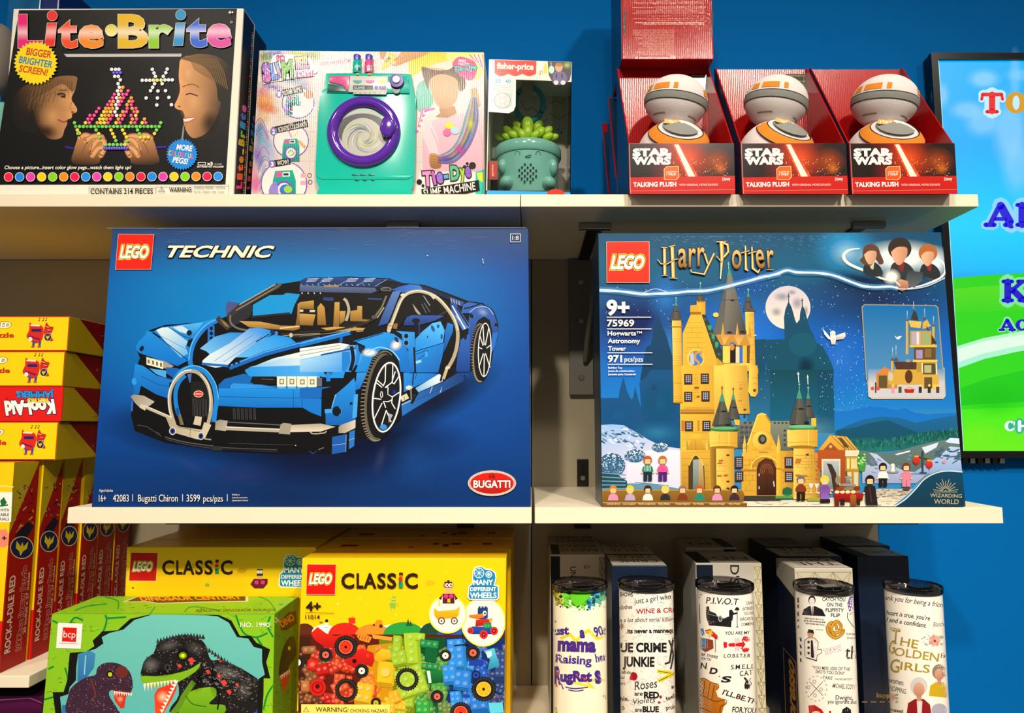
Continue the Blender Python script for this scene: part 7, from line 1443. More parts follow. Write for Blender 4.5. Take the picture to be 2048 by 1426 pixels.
def tyre(x,y,r_,c,hub=.62,open_=False):
    for i_ in range(26): t = i_ / 26 * 6.283; a.line([(x + r_ * .92 * math.cos(t),y + r_ * .92 * math.sin(t)),(x + r_ * 1.06 * math.cos(t),y + r_ * 1.06 * math.sin(t))],r_ * .13,'1C1A18')
    a.hoop(x,y,r_,r_,r_ * (1 - hub) ,'1E1C1A'); a.hoop(x,y,r_ * .9,r_ * .9,r_ * .06,'3C3A36')
    if not open_:
        a.ell(x,y,r_ * hub,r_ * hub,mix(c,'000000',.2)); a.hoop(x,y,r_ * hub,r_ * hub,r_ * .07,mix(c,'FFFFFF',.15))
        for i_ in range(8): t = i_ * math.pi / 4; a.poly([(x + r_ * .16 * math.cos(t - .5),y + r_ * .16 * math.sin(t - .5)),(x + r_ * hub * .9 * math.cos(t - .18),y + r_ * hub * .9 * math.sin(t - .18)),(x + r_ * hub * .9 * math.cos(t + .18),y + r_ * hub * .9 * math.sin(t + .18)),(x + r_ * .16 * math.cos(t + .5),y + r_ * .16 * math.sin(t + .5))],c)
        a.ell(x,y,r_ * .12,r_ * .12,'1A1614')
def colr(x): return ('6A3018','C8201A','E03818','F0801C','F6B41C','9CBC20','2C9A3C','14743C','2C8CE0','1C5CC8','24407C')[max(0,min(10,int((x - 60) / 1480 * 11)))] 
for i in range(260):
    x,y = rnd.uniform(50,1540),rnd.uniform(930,1420); nx,ny = rnd.choice(((1,2),(2,2),(2,1),(1,1),(3,2),(2,3))); s_ = rnd.uniform(26,38); brick(x,y,nx * s_,ny * s_,mix(colr(x + rnd.uniform(-60,60)),rnd.choice(('000000','FFB040')),rnd.uniform(0,.16)),nx,ny,rnd.uniform(-.6,.6))
a.poly([(150,850),(200,805),(260,850),(330,870),(420,850),(470,880),(380,960),(250,950),(180,900)],'E02818','B81410'); a.poly([(480,870),(510,845),(590,880),(570,920),(500,900)],'F08828'); a.poly([(590,860),(740,880),(730,905),(600,890)],'F89A30'); [a.line([(505 + k * 20,862 + k * 5),(498 + k * 20,890 + k * 5)],6,'A85010') for k in range(4)]
a.poly([(620,1000),(660,960),(720,970),(720,1030),(640,1060),(600,1040)],'F8C028','E09818'); brick(640,1050,110,150,'F4B81C',1,1,.1); a.poly([(410,1000),(520,960),(600,990),(610,1040),(590,1090),(520,1060),(470,1100),(410,1070)],'D8241A','B01410'); a.ell(465,1050,16,16,'2A0A08'); a.ell(560,1010,12,12,'F04030')
brick(745,865,52,130,'98C028',1,2,.03); brick(820,850,90,215,'A4C82C',1,4,-.06); brick(910,845,60,50,'A4C82C',1,1,.1); brick(725,990,100,90,'9CC028',2,2,-.2); brick(740,1130,200,200,'A0C42C',4,4,-.33,.08); brick(940,890,130,50,'1C8A44',3,1,.12); brick(950,1060,120,40,'1C8A44',3,1,.08); a.poly([(975,950),(1060,960),(1055,1060),(970,1050)],'0F5C34'); a.poly([(970,1120),(1110,1110),(1115,1200),(990,1210)],'1C7A3C','0F5028'); a.poly([(985,1120),(1010,1118),(1020,1205),(1000,1208)],'C8E8D0')
brick(1130,895,110,200,'2C8CE4',2,4,-.07); brick(1095,1080,90,120,'2C8CE4',2,2,-.1); brick(1190,1110,110,120,'2880DC',2,2,.12); brick(1150,1270,70,110,'2C8CE4',2,3,-.1); brick(1285,1210,120,190,'2478D4',2,4,-.1); brick(1480,970,70,190,'2C4684',2,4,.03); a.poly([(1395,975),(1470,955),(1510,1080),(1420,1120),(1440,1040)],'58C4DC','1C7CA8'); a.poly([(1410,985),(1450,975),(1455,1010),(1425,1030)],'C8F0F4'); a.poly([(1430,1350),(1530,1345),(1540,1420),(1440,1425)],'58C4DC'); a.rect(1290,1040,1395,1080,'1C3CA8'); a.ell(1340,1150,34,34,'14286C'); a.hoop(1340,1150,20,20,8,'2C50A8')
brick(92,945,90,46,'A06434',2,1,-.05); brick(85,1190,50,70,'B87038',1,1,.05); brick(130,1040,70,60,'D8281C',1,1,.1); brick(180,1080,90,70,'C01C14',2,1,-.2); brick(910,1330,90,90,'2CA03C',2,2,.03); brick(490,1200,110,130,'F0B424',2,2,.2); a.ell(200,1240,60,60,'D02018'); a.hoop(200,1240,44,44,12,'A01410'); a.ell(200,1232,16,18,'4A0A08')
tyre(403,948,80,'E8381C'); tyre(258,1005,48,'F0604C',.5); tyre(518,1120,48,'E8E4D8',.5); tyre(408,1258,80,'E03C1C',.66,True); tyre(845,1180,80,'A0C42C',.68,True); tyre(1120,1010,42,'E8E4DC',.55); tyre(1318,990,50,'F0604C',.5); tyre(1395,1250,86,'F0B41C'); tyre(1230,1420,74,'E8381C',.66); tyre(1060,1305,46,'F0604C',.5); tyre(55,1060,50,'E8E4DC',.5); tyre(620,1350,36,'E8B41C',.5)
a.poly([(1270,925),(1300,940),(1180,935),(1185,945)],'101010'); a.line([(1330,800),(1250,840),(1245,900),(1260,930),(1180,938)],4,'1A1614',sm=True)
a.ell(1392,768,162,178,'F8E04C',n=44); a.ell(1392,768,152,168,'EFE9DC',n=44); a.ell(1136,712,138,140,'F8E04C',n=44); a.ell(1136,712,128,130,'EFE9DC',n=44)
a.poly([(1035,665),(1070,690),(1190,680),(1225,655),(1215,720),(1195,740),(1060,750),(1040,720)],'F4C01C','D89A10'); [(a.ell(x,760,25,26,'2A2622'),a.ell(x,760,18,19,'D8D4C8'),a.ell(x,760,6,6,'444')) for x in (1092,1184)]
a.poly([(1120,640),(1168,640),(1185,680),(1105,685)],'EDE8DC'); a.rect(1100,565,1185,636,'5A1A24'); a.poly([(1100,570),(1070,600),(1090,610)],'5A1A24'); a.poly([(1185,570),(1210,600),(1190,612)],'5A1A24'); a.ell(1124,582,16,16,'E8308C'); a.ell(1162,582,16,16,'E8308C'); a.rect(1134,600,1155,628,'E8B41C'); a.rect(1118,545,1168,565,'D8B070'); a.rect(1112,480,1168,525,'4A2414'); a.rect(1100,494,1114,518,'C88A4C'); a.rect(1166,494,1178,518,'C88A4C'); a.rect(1118,522,1164,545,'D8B070'); [(a.ell(x,505,13,14,'F4F0E8'),a.ell(x + 2,506,6,7,'111')) for x in (1130,1156)]; a.rect(1132,468,1148,480,'4A2414'); a.line([(1072,600),(1076,655)],10,'E8D01C')
a.poly([(1352,668),(1425,662),(1425,740),(1400,752),(1352,745)],'1C3C7C'); [a.rect(1358 + k * 22,655,1372 + k * 22,668,'1C3C7C') for k in range(3)]; a.ell(1402,705,14,18,'F0ECE4'); a.ell(1404,706,6,8,'111'); a.poly([(1290,718),(1390,708),(1400,735),(1340,746),(1292,735)],'F08A28','C8641C'); a.poly([(1340,750),(1430,745),(1452,790),(1335,800)],'D8281C','A81814'); a.poly([(1428,745),(1458,740),(1452,772)],'F0A028')
a.rect(1308,800,1455,856,'1C50B4','143C8C'); a.rect(1395,772,1450,812,'1C8A44'); [a.ell(1410 + k * 20,795,8,12,'34B05C') for k in range(2)]; [(a.ell(x,y,r_,r_ * 1.08,'D82C24'),a.ell(x,y,r_ * .5,r_ * .55,'5A1410'),a.ell(x,y,r_ * .25,r_ * .28,'E8483C')) for x,y,r_ in ((1300,830,22),(1395,858,30),(1470,832,28))]
a.poly([(735,588),(765,590),(762,625),(728,622)],'8CB83C'); a.poly([(722,630),(765,632),(760,675),(720,672)],'8CB83C'); [a.line(p,6,'8CB83C') for p in ([(718,635),(712,660)],[(770,638),(776,662)],[(730,675),(726,690)],[(752,675),(754,688)],[(748,590),(750,580)])]; [a.ell(x,605,5,5,'F8E8A0') for x in (740,755)]
a.poly([(420,740),(470,738),(472,780),(424,785)],'D8341C'); a.line([(445,735),(455,728)],4,'D8341C'); a.line([(440,785),(435,800)],4,'A8281C'); a.poly([(610,780),(625,755),(660,755),(668,790),(605,800)],'F08A1C'); a.ell(655,800,13,14,'4A2A14'); a.ell(604,792,8,9,'4A2A14'); [a.poly([(x,745 + k),(x + 16,800),(x - 16,800)],'1C5A30') for x,k in ((850,0),(868,15))]; a.ell(264,762,12,12,'1C1A18'); a.poly([(250,775),(278,775),(275,810),(245,808)],'F0ECE4'); a.poly([(212,768),(236,766),(234,780),(214,782)],'A8641C')
a.ell(1010,490,34,20,'F0B80C'); a.line([(965,515),(1050,478)],5,'F0B80C'); [a.star(x,y,r_,r_ * .3,4,c) for x,y,r_,c in ((345,638,12,'FCF0A0'),(405,630,6,'FCE87C'),(1005,565,9,'FCE04C'),(1125,412,9,'FCE04C'),(505,605,16,'F8D83C'),(555,635,7,'FCE87C'),(765,720,18,'F8D83C'),(885,655,10,'FCDC3C'))]
a.build('brick_heap_print',classic.root)
brick_logo(classic.root,kf_,[(126,352),(335,353),(328,572),(119,570)],ZC,((140,492),(298,492)),74,red='DC1410')
a = Art(kf_); a.frame(*ZC); classic_word(a,372,922,522,108); a.build('title_lettering',classic.root)
a = Art(kf_); a.frame(*ZC); wheels_badge(a,0,0,1); a.build('wheels_badge_print',classic.root)
a = Art(kf_); a.frame(*ZC); D_ = '2A1C10'; a.text('4+',(118,686),(226,686),68,D_,bold=.03); a.line([(114,700),(322,703)],3,D_); a.text('11014',(114,746),(218,746),32,D_,bold=.01)
a.poly([(85,1357),(722,1360),(722,1440),(85,1440)],'F6D868'); a.line([(100,1412),(120,1378),(140,1412)],3,D_,closed=True); a.text('!',(118,1408),(122,1408),20,D_); a.text('WARNING:',(188,1412),(426,1414),36,D_,bold=.01); a.text('CHOKING HAZARD.',(436,1416),(712,1418),26,D_,bold=.01); a.text('Small parts. Not for children under 3 years.',(188,1440),(640,1440),17,D_)
a.build('small_lettering',classic.root)
bf = cl_back.front; CBR = cl_back.root; a = Art(bf); a.frame(*ZD)
a.frame(0,0); a.poly([(255,1095),(631,1095),(626,1300),(249,1300)],'FACB08'); a.frame(*ZD)
a.poly([(1540,460),(1640,460),(1640,480),(1640,495),(1610,530),(1545,530),(1515,500)],'6A1A28'); a.rect(1562,390,1605,440,'4A2414'); a.ell(1572,410,12,13,'F0ECE0'); a.ell(1592,410,12,13,'F0ECE0'); a.rect(1566,438,1600,462,'D8B070'); a.ell(1560,485,16,15,'D8308C'); a.ell(1605,485,16,15,'D8308C'); a.ell(1455,400,34,20,'D8A40C'); a.line([(1415,420),(1505,385)],5,'D8A40C'); a.ell(1205,505,18,14,'8CB83C'); a.poly([(660,530),(668,515),(680,530)],'3A2214')
a.build('front_print',CBR)
brick_logo(CBR,bf,[(655,270),(850,272),(836,476),(640,475)],ZD,((668,400),(806,400)),64,red='C81410')
a = Art(bf); a.frame(*ZD); classic_word(a,880,1388,426,102); a.build('title_lettering',CBR)
a = Art(bf); a.frame(*ZD); wheels_badge(a,1738 - 1298 * 1.0,286 - 372,1.0); a.build('wheels_badge_print',CBR)
# marks on the lids of the yellow boxes
for (r,b),y0 in zip(cl_rows,(.987,1.089)):
    z_ = cz + .0002; pl_ = Plane((0,0,z_),(0,0,1)); a = Art(pl_); P_ = lambda x,y: px_of((x,y,z_)); xa_,xb_ = ca.x,cb.x
    for fx,fy,w_,d_,c in ((.14,.03,.09,.02,'8A1410'),(.60,.045,.03,.02,'4A3410'),(.66,.03,.03,.03,'5A4410'),(.71,.045,.05,.015,'3A2C0C'),(.88,.045,.05,.02,'8A1C14'),(.48,.02,.03,.01,'A8641C')):
        x = xa_ + fx * (xb_ - xa_); a.poly([P_(x - w_ * .14,y0 + fy - .006),P_(x + w_ * .14,y0 + fy - .006),P_(x + w_ * .14,y0 + fy + d_ * .5),P_(x - w_ * .14,y0 + fy + d_ * .5)],c)
    a.build('lid_print',r)
# ------------------------------------------------------------------ dinosaur box
df,DR = dino.front,dino.root; a = Art(df); a.frame(0,0); a.poly([(104,1229),(548.6,1229.6),(544.6,1432),(85,1432)],'86BE1E'); a.clipbox = [(104,1229),(548.6,1229.6),(544.6,1432),(84,1432)]; a.frame(*ZD)
rnd = random.Random(3)
for i in range(260):
    x,y = rnd.uniform(20,1690),rnd.uniform(720,1430); a.line([(x,y),(x + rnd.uniform(-26,26),y + rnd.uniform(-14,14)),(x + rnd.uniform(-40,40),y + rnd.uniform(-26,26))],rnd.uniform(2,6),rnd.choice(['5E9418','A8D83C','6CA41C','9CCC30','4C8414']),a=.8)
for p in ([(470,720),(480,760),(460,830),(440,850)],[(480,745),(620,735)],[(90,760),(190,800),(250,740),(310,760)],[(1410,720),(1440,800),(1480,860),(1560,880),(1640,850)],[(1660,730),(1640,800),(1680,880)],[(180,1100),(200,1180),(190,1300)],[(1700,1200),(1640,1290),(1610,1400)],[(30,1330),(100,1310)],[(1560,880),(1600,940)],[(100,1090),(60,1110)]): a.line(p,14,'1E9A34',sm=True); a.line(p,5,'0E6A24',sm=True)
O_ = [(790,716),(650,748),(560,830),(450,838),(380,905),(392,945),(330,985),(215,992),(205,1090),(200,1180),(170,1275),(92,1276),(112,1440),(1600,1440),(1610,1300),(1612,1175),(1660,1178),(1630,1060),(1658,968),(1560,920),(1520,870),(1440,870),(1380,760),(1290,720),(1200,716)]
a.poly(O_,'15130F'); I_ = [(810,716),(680,756),(600,826),(500,850),(445,880),(458,925),(400,965),(275,1000),(262,1100),(260,1190),(215,1240),(205,1290),(145,1310),(160,1440),(1565,1440),(1560,1320),(1575,1180),(1620,1150),(1600,1060),(1600,965),(1540,950),(1500,890),(1420,880),(1360,775),(1280,730),(1200,722)]
a.poly(I_,'6CC0B4','58B0AC'); a.poly([(275,1000),(360,975),(400,1000),(390,1100),(330,1180),(270,1200)],'3C86B4','2C6CA8'); a.line([(330,1010),(320,1150)],10,'7CC0DC'); a.poly([(160,1370),(300,1360),(560,1400),(560,1440),(160,1440)],'2C70A8'); a.poly([(1500,1340),(1565,1330),(1565,1440),(1480,1440)],'2454A0')
def rough(pts,c,n,cs,box,wd=(2,6)):
    a.poly(pts,c,sm=True)
    P = spline(pts,3); 
    def inside(x,y):
        k = False; j = len(P) - 1
        for i_ in range(len(P)):
            if (P[i_][1] > y) != (P[j][1] > y) and x < (P[j][0] - P[i_][0]) * (y - P[i_][1]) / (P[j][1] - P[i_][1]) + P[i_][0]: k = not k
            j = i_
        return k
    m_ = 0
    while m_ < n:
        x,y = rnd.uniform(box[0],box[2]),rnd.uniform(box[1],box[3])
        if inside(x,y): a.line([(x,y),(x + rnd.uniform(-12,12),y + rnd.uniform(-8,8))],rnd.uniform(*wd),rnd.choice(cs)); 
        m_ += 1
rough([(205,1300),(240,1230),(330,1170),(400,1150),(415,1100),(470,1065),(560,1068),(640,1120),(668,1200),(660,1265),(620,1290),(520,1260),(500,1300),(560,1400),(550,1440),(210,1440)],'3A2434',420,['7A5874','1C0C18','5C3C58','A08498'],(205,1065,668,1440))
a.ell(590,1130,45,45,'6A2A24'); a.ell(505,1145,26,26,'1A100C'); a.ell(506,1148,15,16,'B8C81C'); a.line([(365,1180),(400,1290),(370,1330)],14,'6A3024',sm=True)
a.poly([(525,1262),(660,1280),(620,1310),(608,1390),(580,1392),(540,1340)],'C8341C'); a.glow(580,1325,26,26,'F8A880',.9); [a.poly([(530 + k * 17,1268 + k * 2),(546 + k * 17,1270 + k * 2),(540 + k * 17,1300 + k)],'F0E8D8') for k in range(8)]; [a.poly([(528 + k * 9,1290 + k * 14),(540 + k * 9,1292 + k * 13),(552 + k * 9,1288 + k * 13)],'F0E8D8') for k in range(7)]
rough([(735,1100),(760,1040),(820,990),(850,920),(930,885),(1040,862),(1130,880),(1190,930),(1230,1040),(1300,1045),(1420,1090),(1540,1160),(1575,1200),(1560,1300),(1510,1440),(960,1440),(1000,1300),(980,1200),(860,1210),(735,1170)],'1C1A1A',700,['5C5654','7C7672','0A0808','A09A94','3A3634','8C5C50'],(735,862,1575,1440),(3,8))
a.poly([(735,1160),(850,1160),(980,1140),(1080,1110),(1150,1070),(1130,1120),(1000,1200),(900,1220),(800,1240),(735,1205)],'7CB01C',sm=True); a.poly([(1040,1320),(1110,1260),(1250,1240),(1270,1300),(1220,1360),(1330,1370),(1300,1440),(1010,1440)],'7CB41E','5C9414',sm=True); a.line([(950,1440),(1010,1360),(1040,1300),(1110,1200)],40,'5C8A1C',sm=True); a.line([(1050,1300),(1100,1360),(1200,1380)],8,'3C6410',sm=True)
a.poly([(825,1290),(850,1250),(900,1230),(990,1190),(985,1250),(950,1330),(890,1430),(830,1430)],'D8301C','E8481C'); a.glow(885,1310,50,50,'FFC8A0',.95)
for k in range(10): a.poly([(745 + k * 24,1215 - k * 3),(765 + k * 24,1212 - k * 3),(757 + k * 24,1262 - k * 4 + (14 if k < 3 else 0))],'F2EADC','C8BCA4')
for k in range(9): a.poly([(880 + k * 13,1425 - k * 26),(862 + k * 12,1400 - k * 26),(895 + k * 13,1400 - k * 26)],'F2EADC')
for gx,gy,rx,ry,c,al,ro in ((800,1080,70,60,'8C8884',.5,0),(930,940,90,40,'7C7874',.45,-.3),(1120,960,80,50,'6C6864',.4,.4),(1350,1130,120,50,'8A8682',.4,.4),(1470,1260,60,90,'6C6866',.4,.2),(1150,1180,60,110,'0A0808',.6,.3),(1260,1200,50,120,'0A0808',.5,0),(900,1130,90,40,'0A0808',.5,0)): a.glow(gx,gy,rx,ry,c,al,ro)
for i in range(90): x,y = 1180 + rnd.random() * 340,1060 + rnd.random() * 150; y += (x - 1180) * .25; a.hoop(x,y,10,8,3,'8C8884',n=10,a0=0,a1=200) if y < 1420 else None
a.ell(1030,1005,44,44,'0C0A0A'); a.ell(1030,1012,30,26,'5C7A0C'); a.glow(1030,1012,24,20,'E8F01C',1,core=.4); a.ell(918,1098,22,26,'3A3636'); a.ell(918,1098,10,13,'0C0A0A')
for x,y,s_ in ((1090,1050,26),(1005,1088,18),(1210,1130,18),(1290,1160,18),(1325,1210,26),(1362,1275,20),(1300,1048,16),(1420,1225,14)): a.poly([(x - s_,y - s_ * .4),(x + s_ * .2,y - s_),(x + s_,y),(x + s_ * .1,y + s_)],'D84034')
for i in range(34): t = i / 33; x = 850 + t * 720; y = (900 - 40 * math.sin(t * 5)) if x < 1180 else 940 + (x - 1180) * .66; a.poly([(x - 12,y + 24),(x - 2,y - 14),(x + 14,y + 22)],'242222' if i % 2 else '3A3636')
a.line([(1430,1300),(1450,1220),(1500,1190),(1550,1240)],12,'3C3838',sm=True); a.line([(1250,1080),(1240,1180),(1290,1280),(1280,1400)],10,'0A0808',sm=True)
a.build('dinosaur_print',DR)
a = Art(df); a.frame(*ZD); a.poly([(132,775),(310,782),(296,963),(118,958)],'F0ECE4'); a.poly([(168,808),(268,812),(262,914),(160,910)],'D8180E'); a.text('bcp',(170,880),(256,884),52,'F4E8E0',up=(4,-52)); a.text('DINOSAURCHINAPRODUCTS',(142,926),(276,928),7,'6C5C50',bold=.02); a.build('brand_label_print',DR)
a = Art(df); a.frame(*ZD); a.text('NO. 1990',(1444,806),(1656,806),34,'F2F0DC',bold=.01); a.build('front_lettering',DR)
tpl = Plane((0,0,dino.A[0].z + .0002),(0,0,1)); a = Art(tpl); a.frame(0,0); q0,q1 = px_of(dino.B[1]),px_of(dino.B[0]); a.poly([(105,1227.5),(548,1228),q0,q1],'86BE1E'); a.clipbox = [(105,1227.5),q1,q0,(548,1228)]; a.clipbox = [q1,q0,(548,1228),(105,1227.5)]; a.frame(*ZD)
for i in range(110): x,y = rnd.uniform(150,1850),rnd.uniform(565,712); a.line([(x,y),(x + rnd.uniform(-40,40),y + rnd.uniform(-6,6))],rnd.uniform(2,5),rnd.choice(['5E9418','A8D83C','4C8414']),a=.7)
for p in ([(830,660),(790,715)],[(470,590),(560,620),(560,680)],[(1040,700),(1100,660),(1300,690)],[(1560,580),(1650,620),(1700,700)],[(250,690),(330,660),(480,640)]): a.line(p,9,'1E9A34',sm=True)
a.poly([(590,628),(690,590),(860,585),(1500,570),(1500,625),(1100,632),(850,640),(780,628)],'D8D0A8'); a.poly([(620,624),(700,592),(860,588),(1480,574),(1480,618),(1100,626),(850,634),(780,622)],'3A1C10'); a.text('DINOSAUR CENTURY',(730,618),(1460,606),30,'F08A1C',bold=.04,shear=-.6,up=(14,-30)); a.text('REALISTIC DINOSAUR SOUNDS',(1120,698),(1690,692),18,'5A4A10',bold=.02,up=(10,-18))
a.build('lid_print',DR)
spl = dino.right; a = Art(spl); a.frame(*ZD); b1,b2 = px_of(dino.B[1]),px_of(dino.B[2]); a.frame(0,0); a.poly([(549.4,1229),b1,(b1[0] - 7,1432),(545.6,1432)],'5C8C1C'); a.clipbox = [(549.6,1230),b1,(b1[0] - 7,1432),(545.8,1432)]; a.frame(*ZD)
for i in range(70): x,y = rnd.uniform(1690,1850),rnd.uniform(680,1430); a.line([(x,y),(x + rnd.uniform(-14,14),y + rnd.uniform(-20,20))],rnd.uniform(2,8),rnd.choice(['3C5C10','7CA82C','2A3A10','4C7414']))
a.poly([(1735,760),(1790,700),(1845,690),(1850,780),(1780,830),(1735,830)],'4A2414'); a.text('DINO',(1745,810),(1838,750),50,'E8841C',bold=.04); a.poly([(1740,1000),(1780,900),(1830,880),(1845,1000),(1800,1080),(1760,1160),(1720,1150)],'2A201C',sm=True); a.poly([(1725,1160),(1780,1120),(1810,1100),(1790,1200),(1750,1280)],'C8341C'); a.ell(1795,960,10,14,'D8D81C'); [a.poly([(1730 + k * 12,1160 - k * 8),(1740 + k * 12,1150 - k * 8),(1738 + k * 12,1190 - k * 8)],'F0E8D8') for k in range(6)]; a.text('KB',(1700,780),(1724,760),40,'D8E0B0',bold=.02)
a.build('side_print',DR)
# ------------------------------------------------------------------ lettering on the tumblers
ZT1 = (1060,1030,320 / 1152); ZT3 = (1340,1030,280 / 1008); ZT4 = (1560,1030,360 / 1296)
K_ = '1C1A1E'
def cup(T,z): a = Art(T['surf'],'ink_gloss',maxedge=5); a.frame(*z); return a
rnd = random.Random(2)
a = cup(T1,ZT1)
for i in range(420):
    t = rnd.random(); x = 165 + t * 388; lim = 560 + 110 * math.sin(t * 3.14) ** .6 + rnd.gauss(0,22); y = 552 + (lim - 552) * rnd.random() ** .7; c = rnd.choice(('E0D01C','1C1A10','8C8A1C','C8D83C')) if t < .2 else rnd.choice(('5CC81C','74D83C','4CB41C','8CE04C','2C5A1C')) if t < .62 else rnd.choice(('1C7CA8','3CB4C8','14405C','68C83C','2C94B4'))
    r_ = rnd.uniform(3,16) * (1.3 - (y - 552) / 200); a.ell(x,y,r_,r_ * rnd.uniform(.6,1.2),c,n=7)
a.poly([(300,552),(440,552),(430,590),(380,640),(330,660),(290,600)],'62C820')
for p in ([(220,890),(290,860),(330,905),(420,830),(480,890),(553,870)],[(165,1170),(300,1200),(450,1240),(400,1190),(555,1190)]): a.line(p,22,'E4D428')
PU = '4A2A84'
for t,p0,p1,h,b in (('ust',(172,862),(282,858),62,.05),('a',(358,882),(396,880),78,.06),('90s',(470,878),(556,856),72,.035),('mama',(198,974),(474,984),100,.06),('Raising',(182,1062),(444,1078),62,.035),('her',(476,1060),(556,1044),62,.035),('R',(176,1216),(226,1216),130,.05),('ugRat',(216,1196),(446,1196),74,.06),('s',(470,1210),(516,1205),130,.05)): a.text(t,p0,p1,h,PU,bold=b)
a.line([(165,760),(180,770),(190,766)],14,PU); a.poly([(186,1110),(205,1150),(190,1160)],'D83C28'); a.poly([(330,1140),(345,1150),(340,1165)],'E8502C'); a.ell(395,1180,12,10,'D83C28'); a.poly([(190,1200),(200,1240),(182,1235)],'D83C28'); a.line([(225,1215),(240,1255)],8,PU)
a.line([(255,1238),(320,1250),(418,1240)],9,PU,sm=True); a.line([(275,1258),(330,1268),(386,1260)],8,PU,sm=True); a.poly([(520,1300),(560,1290),(570,1310),(545,1330)],'4CA81C'); a.poly([(165,1390),(190,1380),(200,1440),(165,1440)],'4CA81C')
a.build('printed_lettering',T1['root'])
a = cup(T2,ZT1)
for i in range(900):
    x,y = rnd.uniform(640,1050),rnd.uniform(545,1440); l = rnd.uniform(6,34); t = rnd.choice((.5,2.2,1.2)) + rnd.uniform(-.5,.5); a.line([(x,y),(x + l * math.cos(t),y + l * math.sin(t) * .6)],rnd.uniform(1,3.4),rnd.choice(['8C8C90','A8A8AC','C4C4C8','6C6C72']),a=rnd.uniform(.3,.7))
for t,p0,p1,h,b,c in (('SHOWS',(648,585),(740,588),30,.01,K_),('just a girl who l',(752,640),(1036,600),40,-.008,K_),('clothes',(645,680),(736,676),34,0,K_),('WINE & CRI',(764,712),(1036,700),36,.01,'A01C28'),('s a lot about serial killers',(648,772),(1040,765),34,-.008,K_),('its never a mannequ',(702,852),(1038,846),34,.03,K_),('UE CRIME',(650,985),(984,985),66,.03,K_),('JUNKIE',(668,1088),(896,1090),70,.03,K_),('about',(660,1140),(750,1146),24,0,K_),('ial',(650,1180),(680,1180),24,0,K_),('ars',(650,1222),(684,1222),24,0,K_),('ble.',(652,1340),(712,1338),36,.01,K_),('g.',(660,1395),(684,1395),36,.01,K_),('Roses',(755,1262),(915,1240),66,-.01,K_),('are',(752,1300),(812,1300),32,.01,K_),('RED',(820,1318),(930,1318),46,.04,K_),('Violets',(735,1362),(900,1348),40,-.008,K_),('are',(754,1415),(806,1418),30,.01,K_),('BLUE',(810,1418),(928,1418),42,.04,K_),('su',(1018,1250),(1046,1248),30,.03,K_),('feel',(985,1340),(1046,1310),30,.01,K_),('prob',(980,1405),(1046,1395),34,.01,K_)): a.text(t,p0,p1,h,c,bold=b + .012,shear=.2 if b < 0 else 0)
a.line([(970,1072),(1005,1060),(1030,890),(1044,880)],14,K_); a.line([(1012,1110),(1030,1000),(1000,900)],12,K_,sm=True)
for p in ([(915,1125),(1045,1140)],[(920,1195),(1045,1140)]): a.line(p,26,'E0CC1C'); a.line([(p[0][0] + 8,p[0][1]),(p[1][0] - 8,p[1][1])],5,K_)
a.ell(748,1162,26,30,'A81424'); a.ell(728,1175,12,14,'C01C2C'); a.ell(940,1310,10,12,'A81424'); a.ell(930,1350,12,9,'A81424'); a.star(655,800,34,10,9,'7A1C28')
a.build('printed_lettering',T2['root'])
a = cup(T3,ZT3)
for t,p0,p1,h,b in (('P.I.V.O.T',(258,636),(490,648),48,0),('CAN I',(548,648),(600,640),24,0),('INTEREST',(524,690),(604,678),24,0),('YOU IN A',(530,722),(604,715),24,0),('SARCASTIC',(502,762),(606,755),24,0),('COMMENT',(514,800),(606,792),24,0),('YOU ARE MY',(394,862),(574,858),24,.01),('L.O.B.S.T.E.R',(386,1026),(578,1024),26,.01),('BE THERE',(224,1012),(342,1034),20,.01),('FOR YOU',(226,1040),(294,1050),18,.01),('N',(218,1108),(262,1108),46,.01),('D',(282,1140),(338,1146),44,.03),('S',(364,1204),(436,1204),44,.03),('S.M.E.L.L',(438,1112),(606,1104),34,.005),('C.A.T',(502,1160),(594,1150),38,.005),("I'LL.BE.TH",(374,1290),(622,1366),38,.01),('FOR.YOU',(446,1420),(616,1428),42,.01),('.. ON',(206,575),(230,580),9,.02),('S',(204,595),(216,598),9,.02)): a.text(t,p0,p1,h,K_,bold=b + .014,shear=.12)
for x,y,c in ((265,1108,'D8C83C'),(356,1162,'5C7CC8'),(490,1320,'D83C2C'),(382,628,'888')): a.ell(x,y,6,6,c)
a.poly([(258,700),(262,660),(280,655),(285,690),(320,705),(330,710),(345,735),(390,745),(420,730),(445,745),(440,808),(280,795),(262,740)],K_); a.poly([(425,690),(445,680),(460,705),(480,700),(484,712),(455,720),(450,760),(425,760)],K_); a.ell(436,692,10,11,K_); a.line([(484,680),(484,805)],5,K_); a.poly([(463,686),(475,664),(492,664),(502,686)],K_); a.line([(474,806),(494,806)],5,K_); a.ell(362,745,14,24,'C8C8C4'); a.ell(362,745,9,18,K_); a.line([(262,710),(380,738)],4,'888')
a.poly([(470,925),(530,915),(545,930),(530,950),(470,945)],'C81C24'); [a.ell(462 - k * 9,935,6,17 - k,'C81C24',n=12) for k in range(5)]; a.poly([(415,935),(388,908),(384,935),(390,962)],'C81C24'); [a.ell(400,935 + k * 13,13,8,'C81C24',n=12) for k in (-1,0,1)]; a.ell(548,892,26,19,'C81C24',rot=.4); a.ell(546,972,26,16,'C81C24',rot=-.3); a.line([(530,920),(520,900),(530,890)],9,'C81C24'); a.line([(530,945),(515,960),(530,970)],9,'C81C24'); a.poly([(550,890),(575,876),(578,890)],'E8E0DA'); [a.line([(480 + k * 12,918),(466 + k * 12,900),(476 + k * 12,886)],3,'C81C24') for k in range(3)]; [a.line([(480 + k * 12,950),(466 + k * 12,966),(476 + k * 12,980)],3,'C81C24') for k in range(3)]
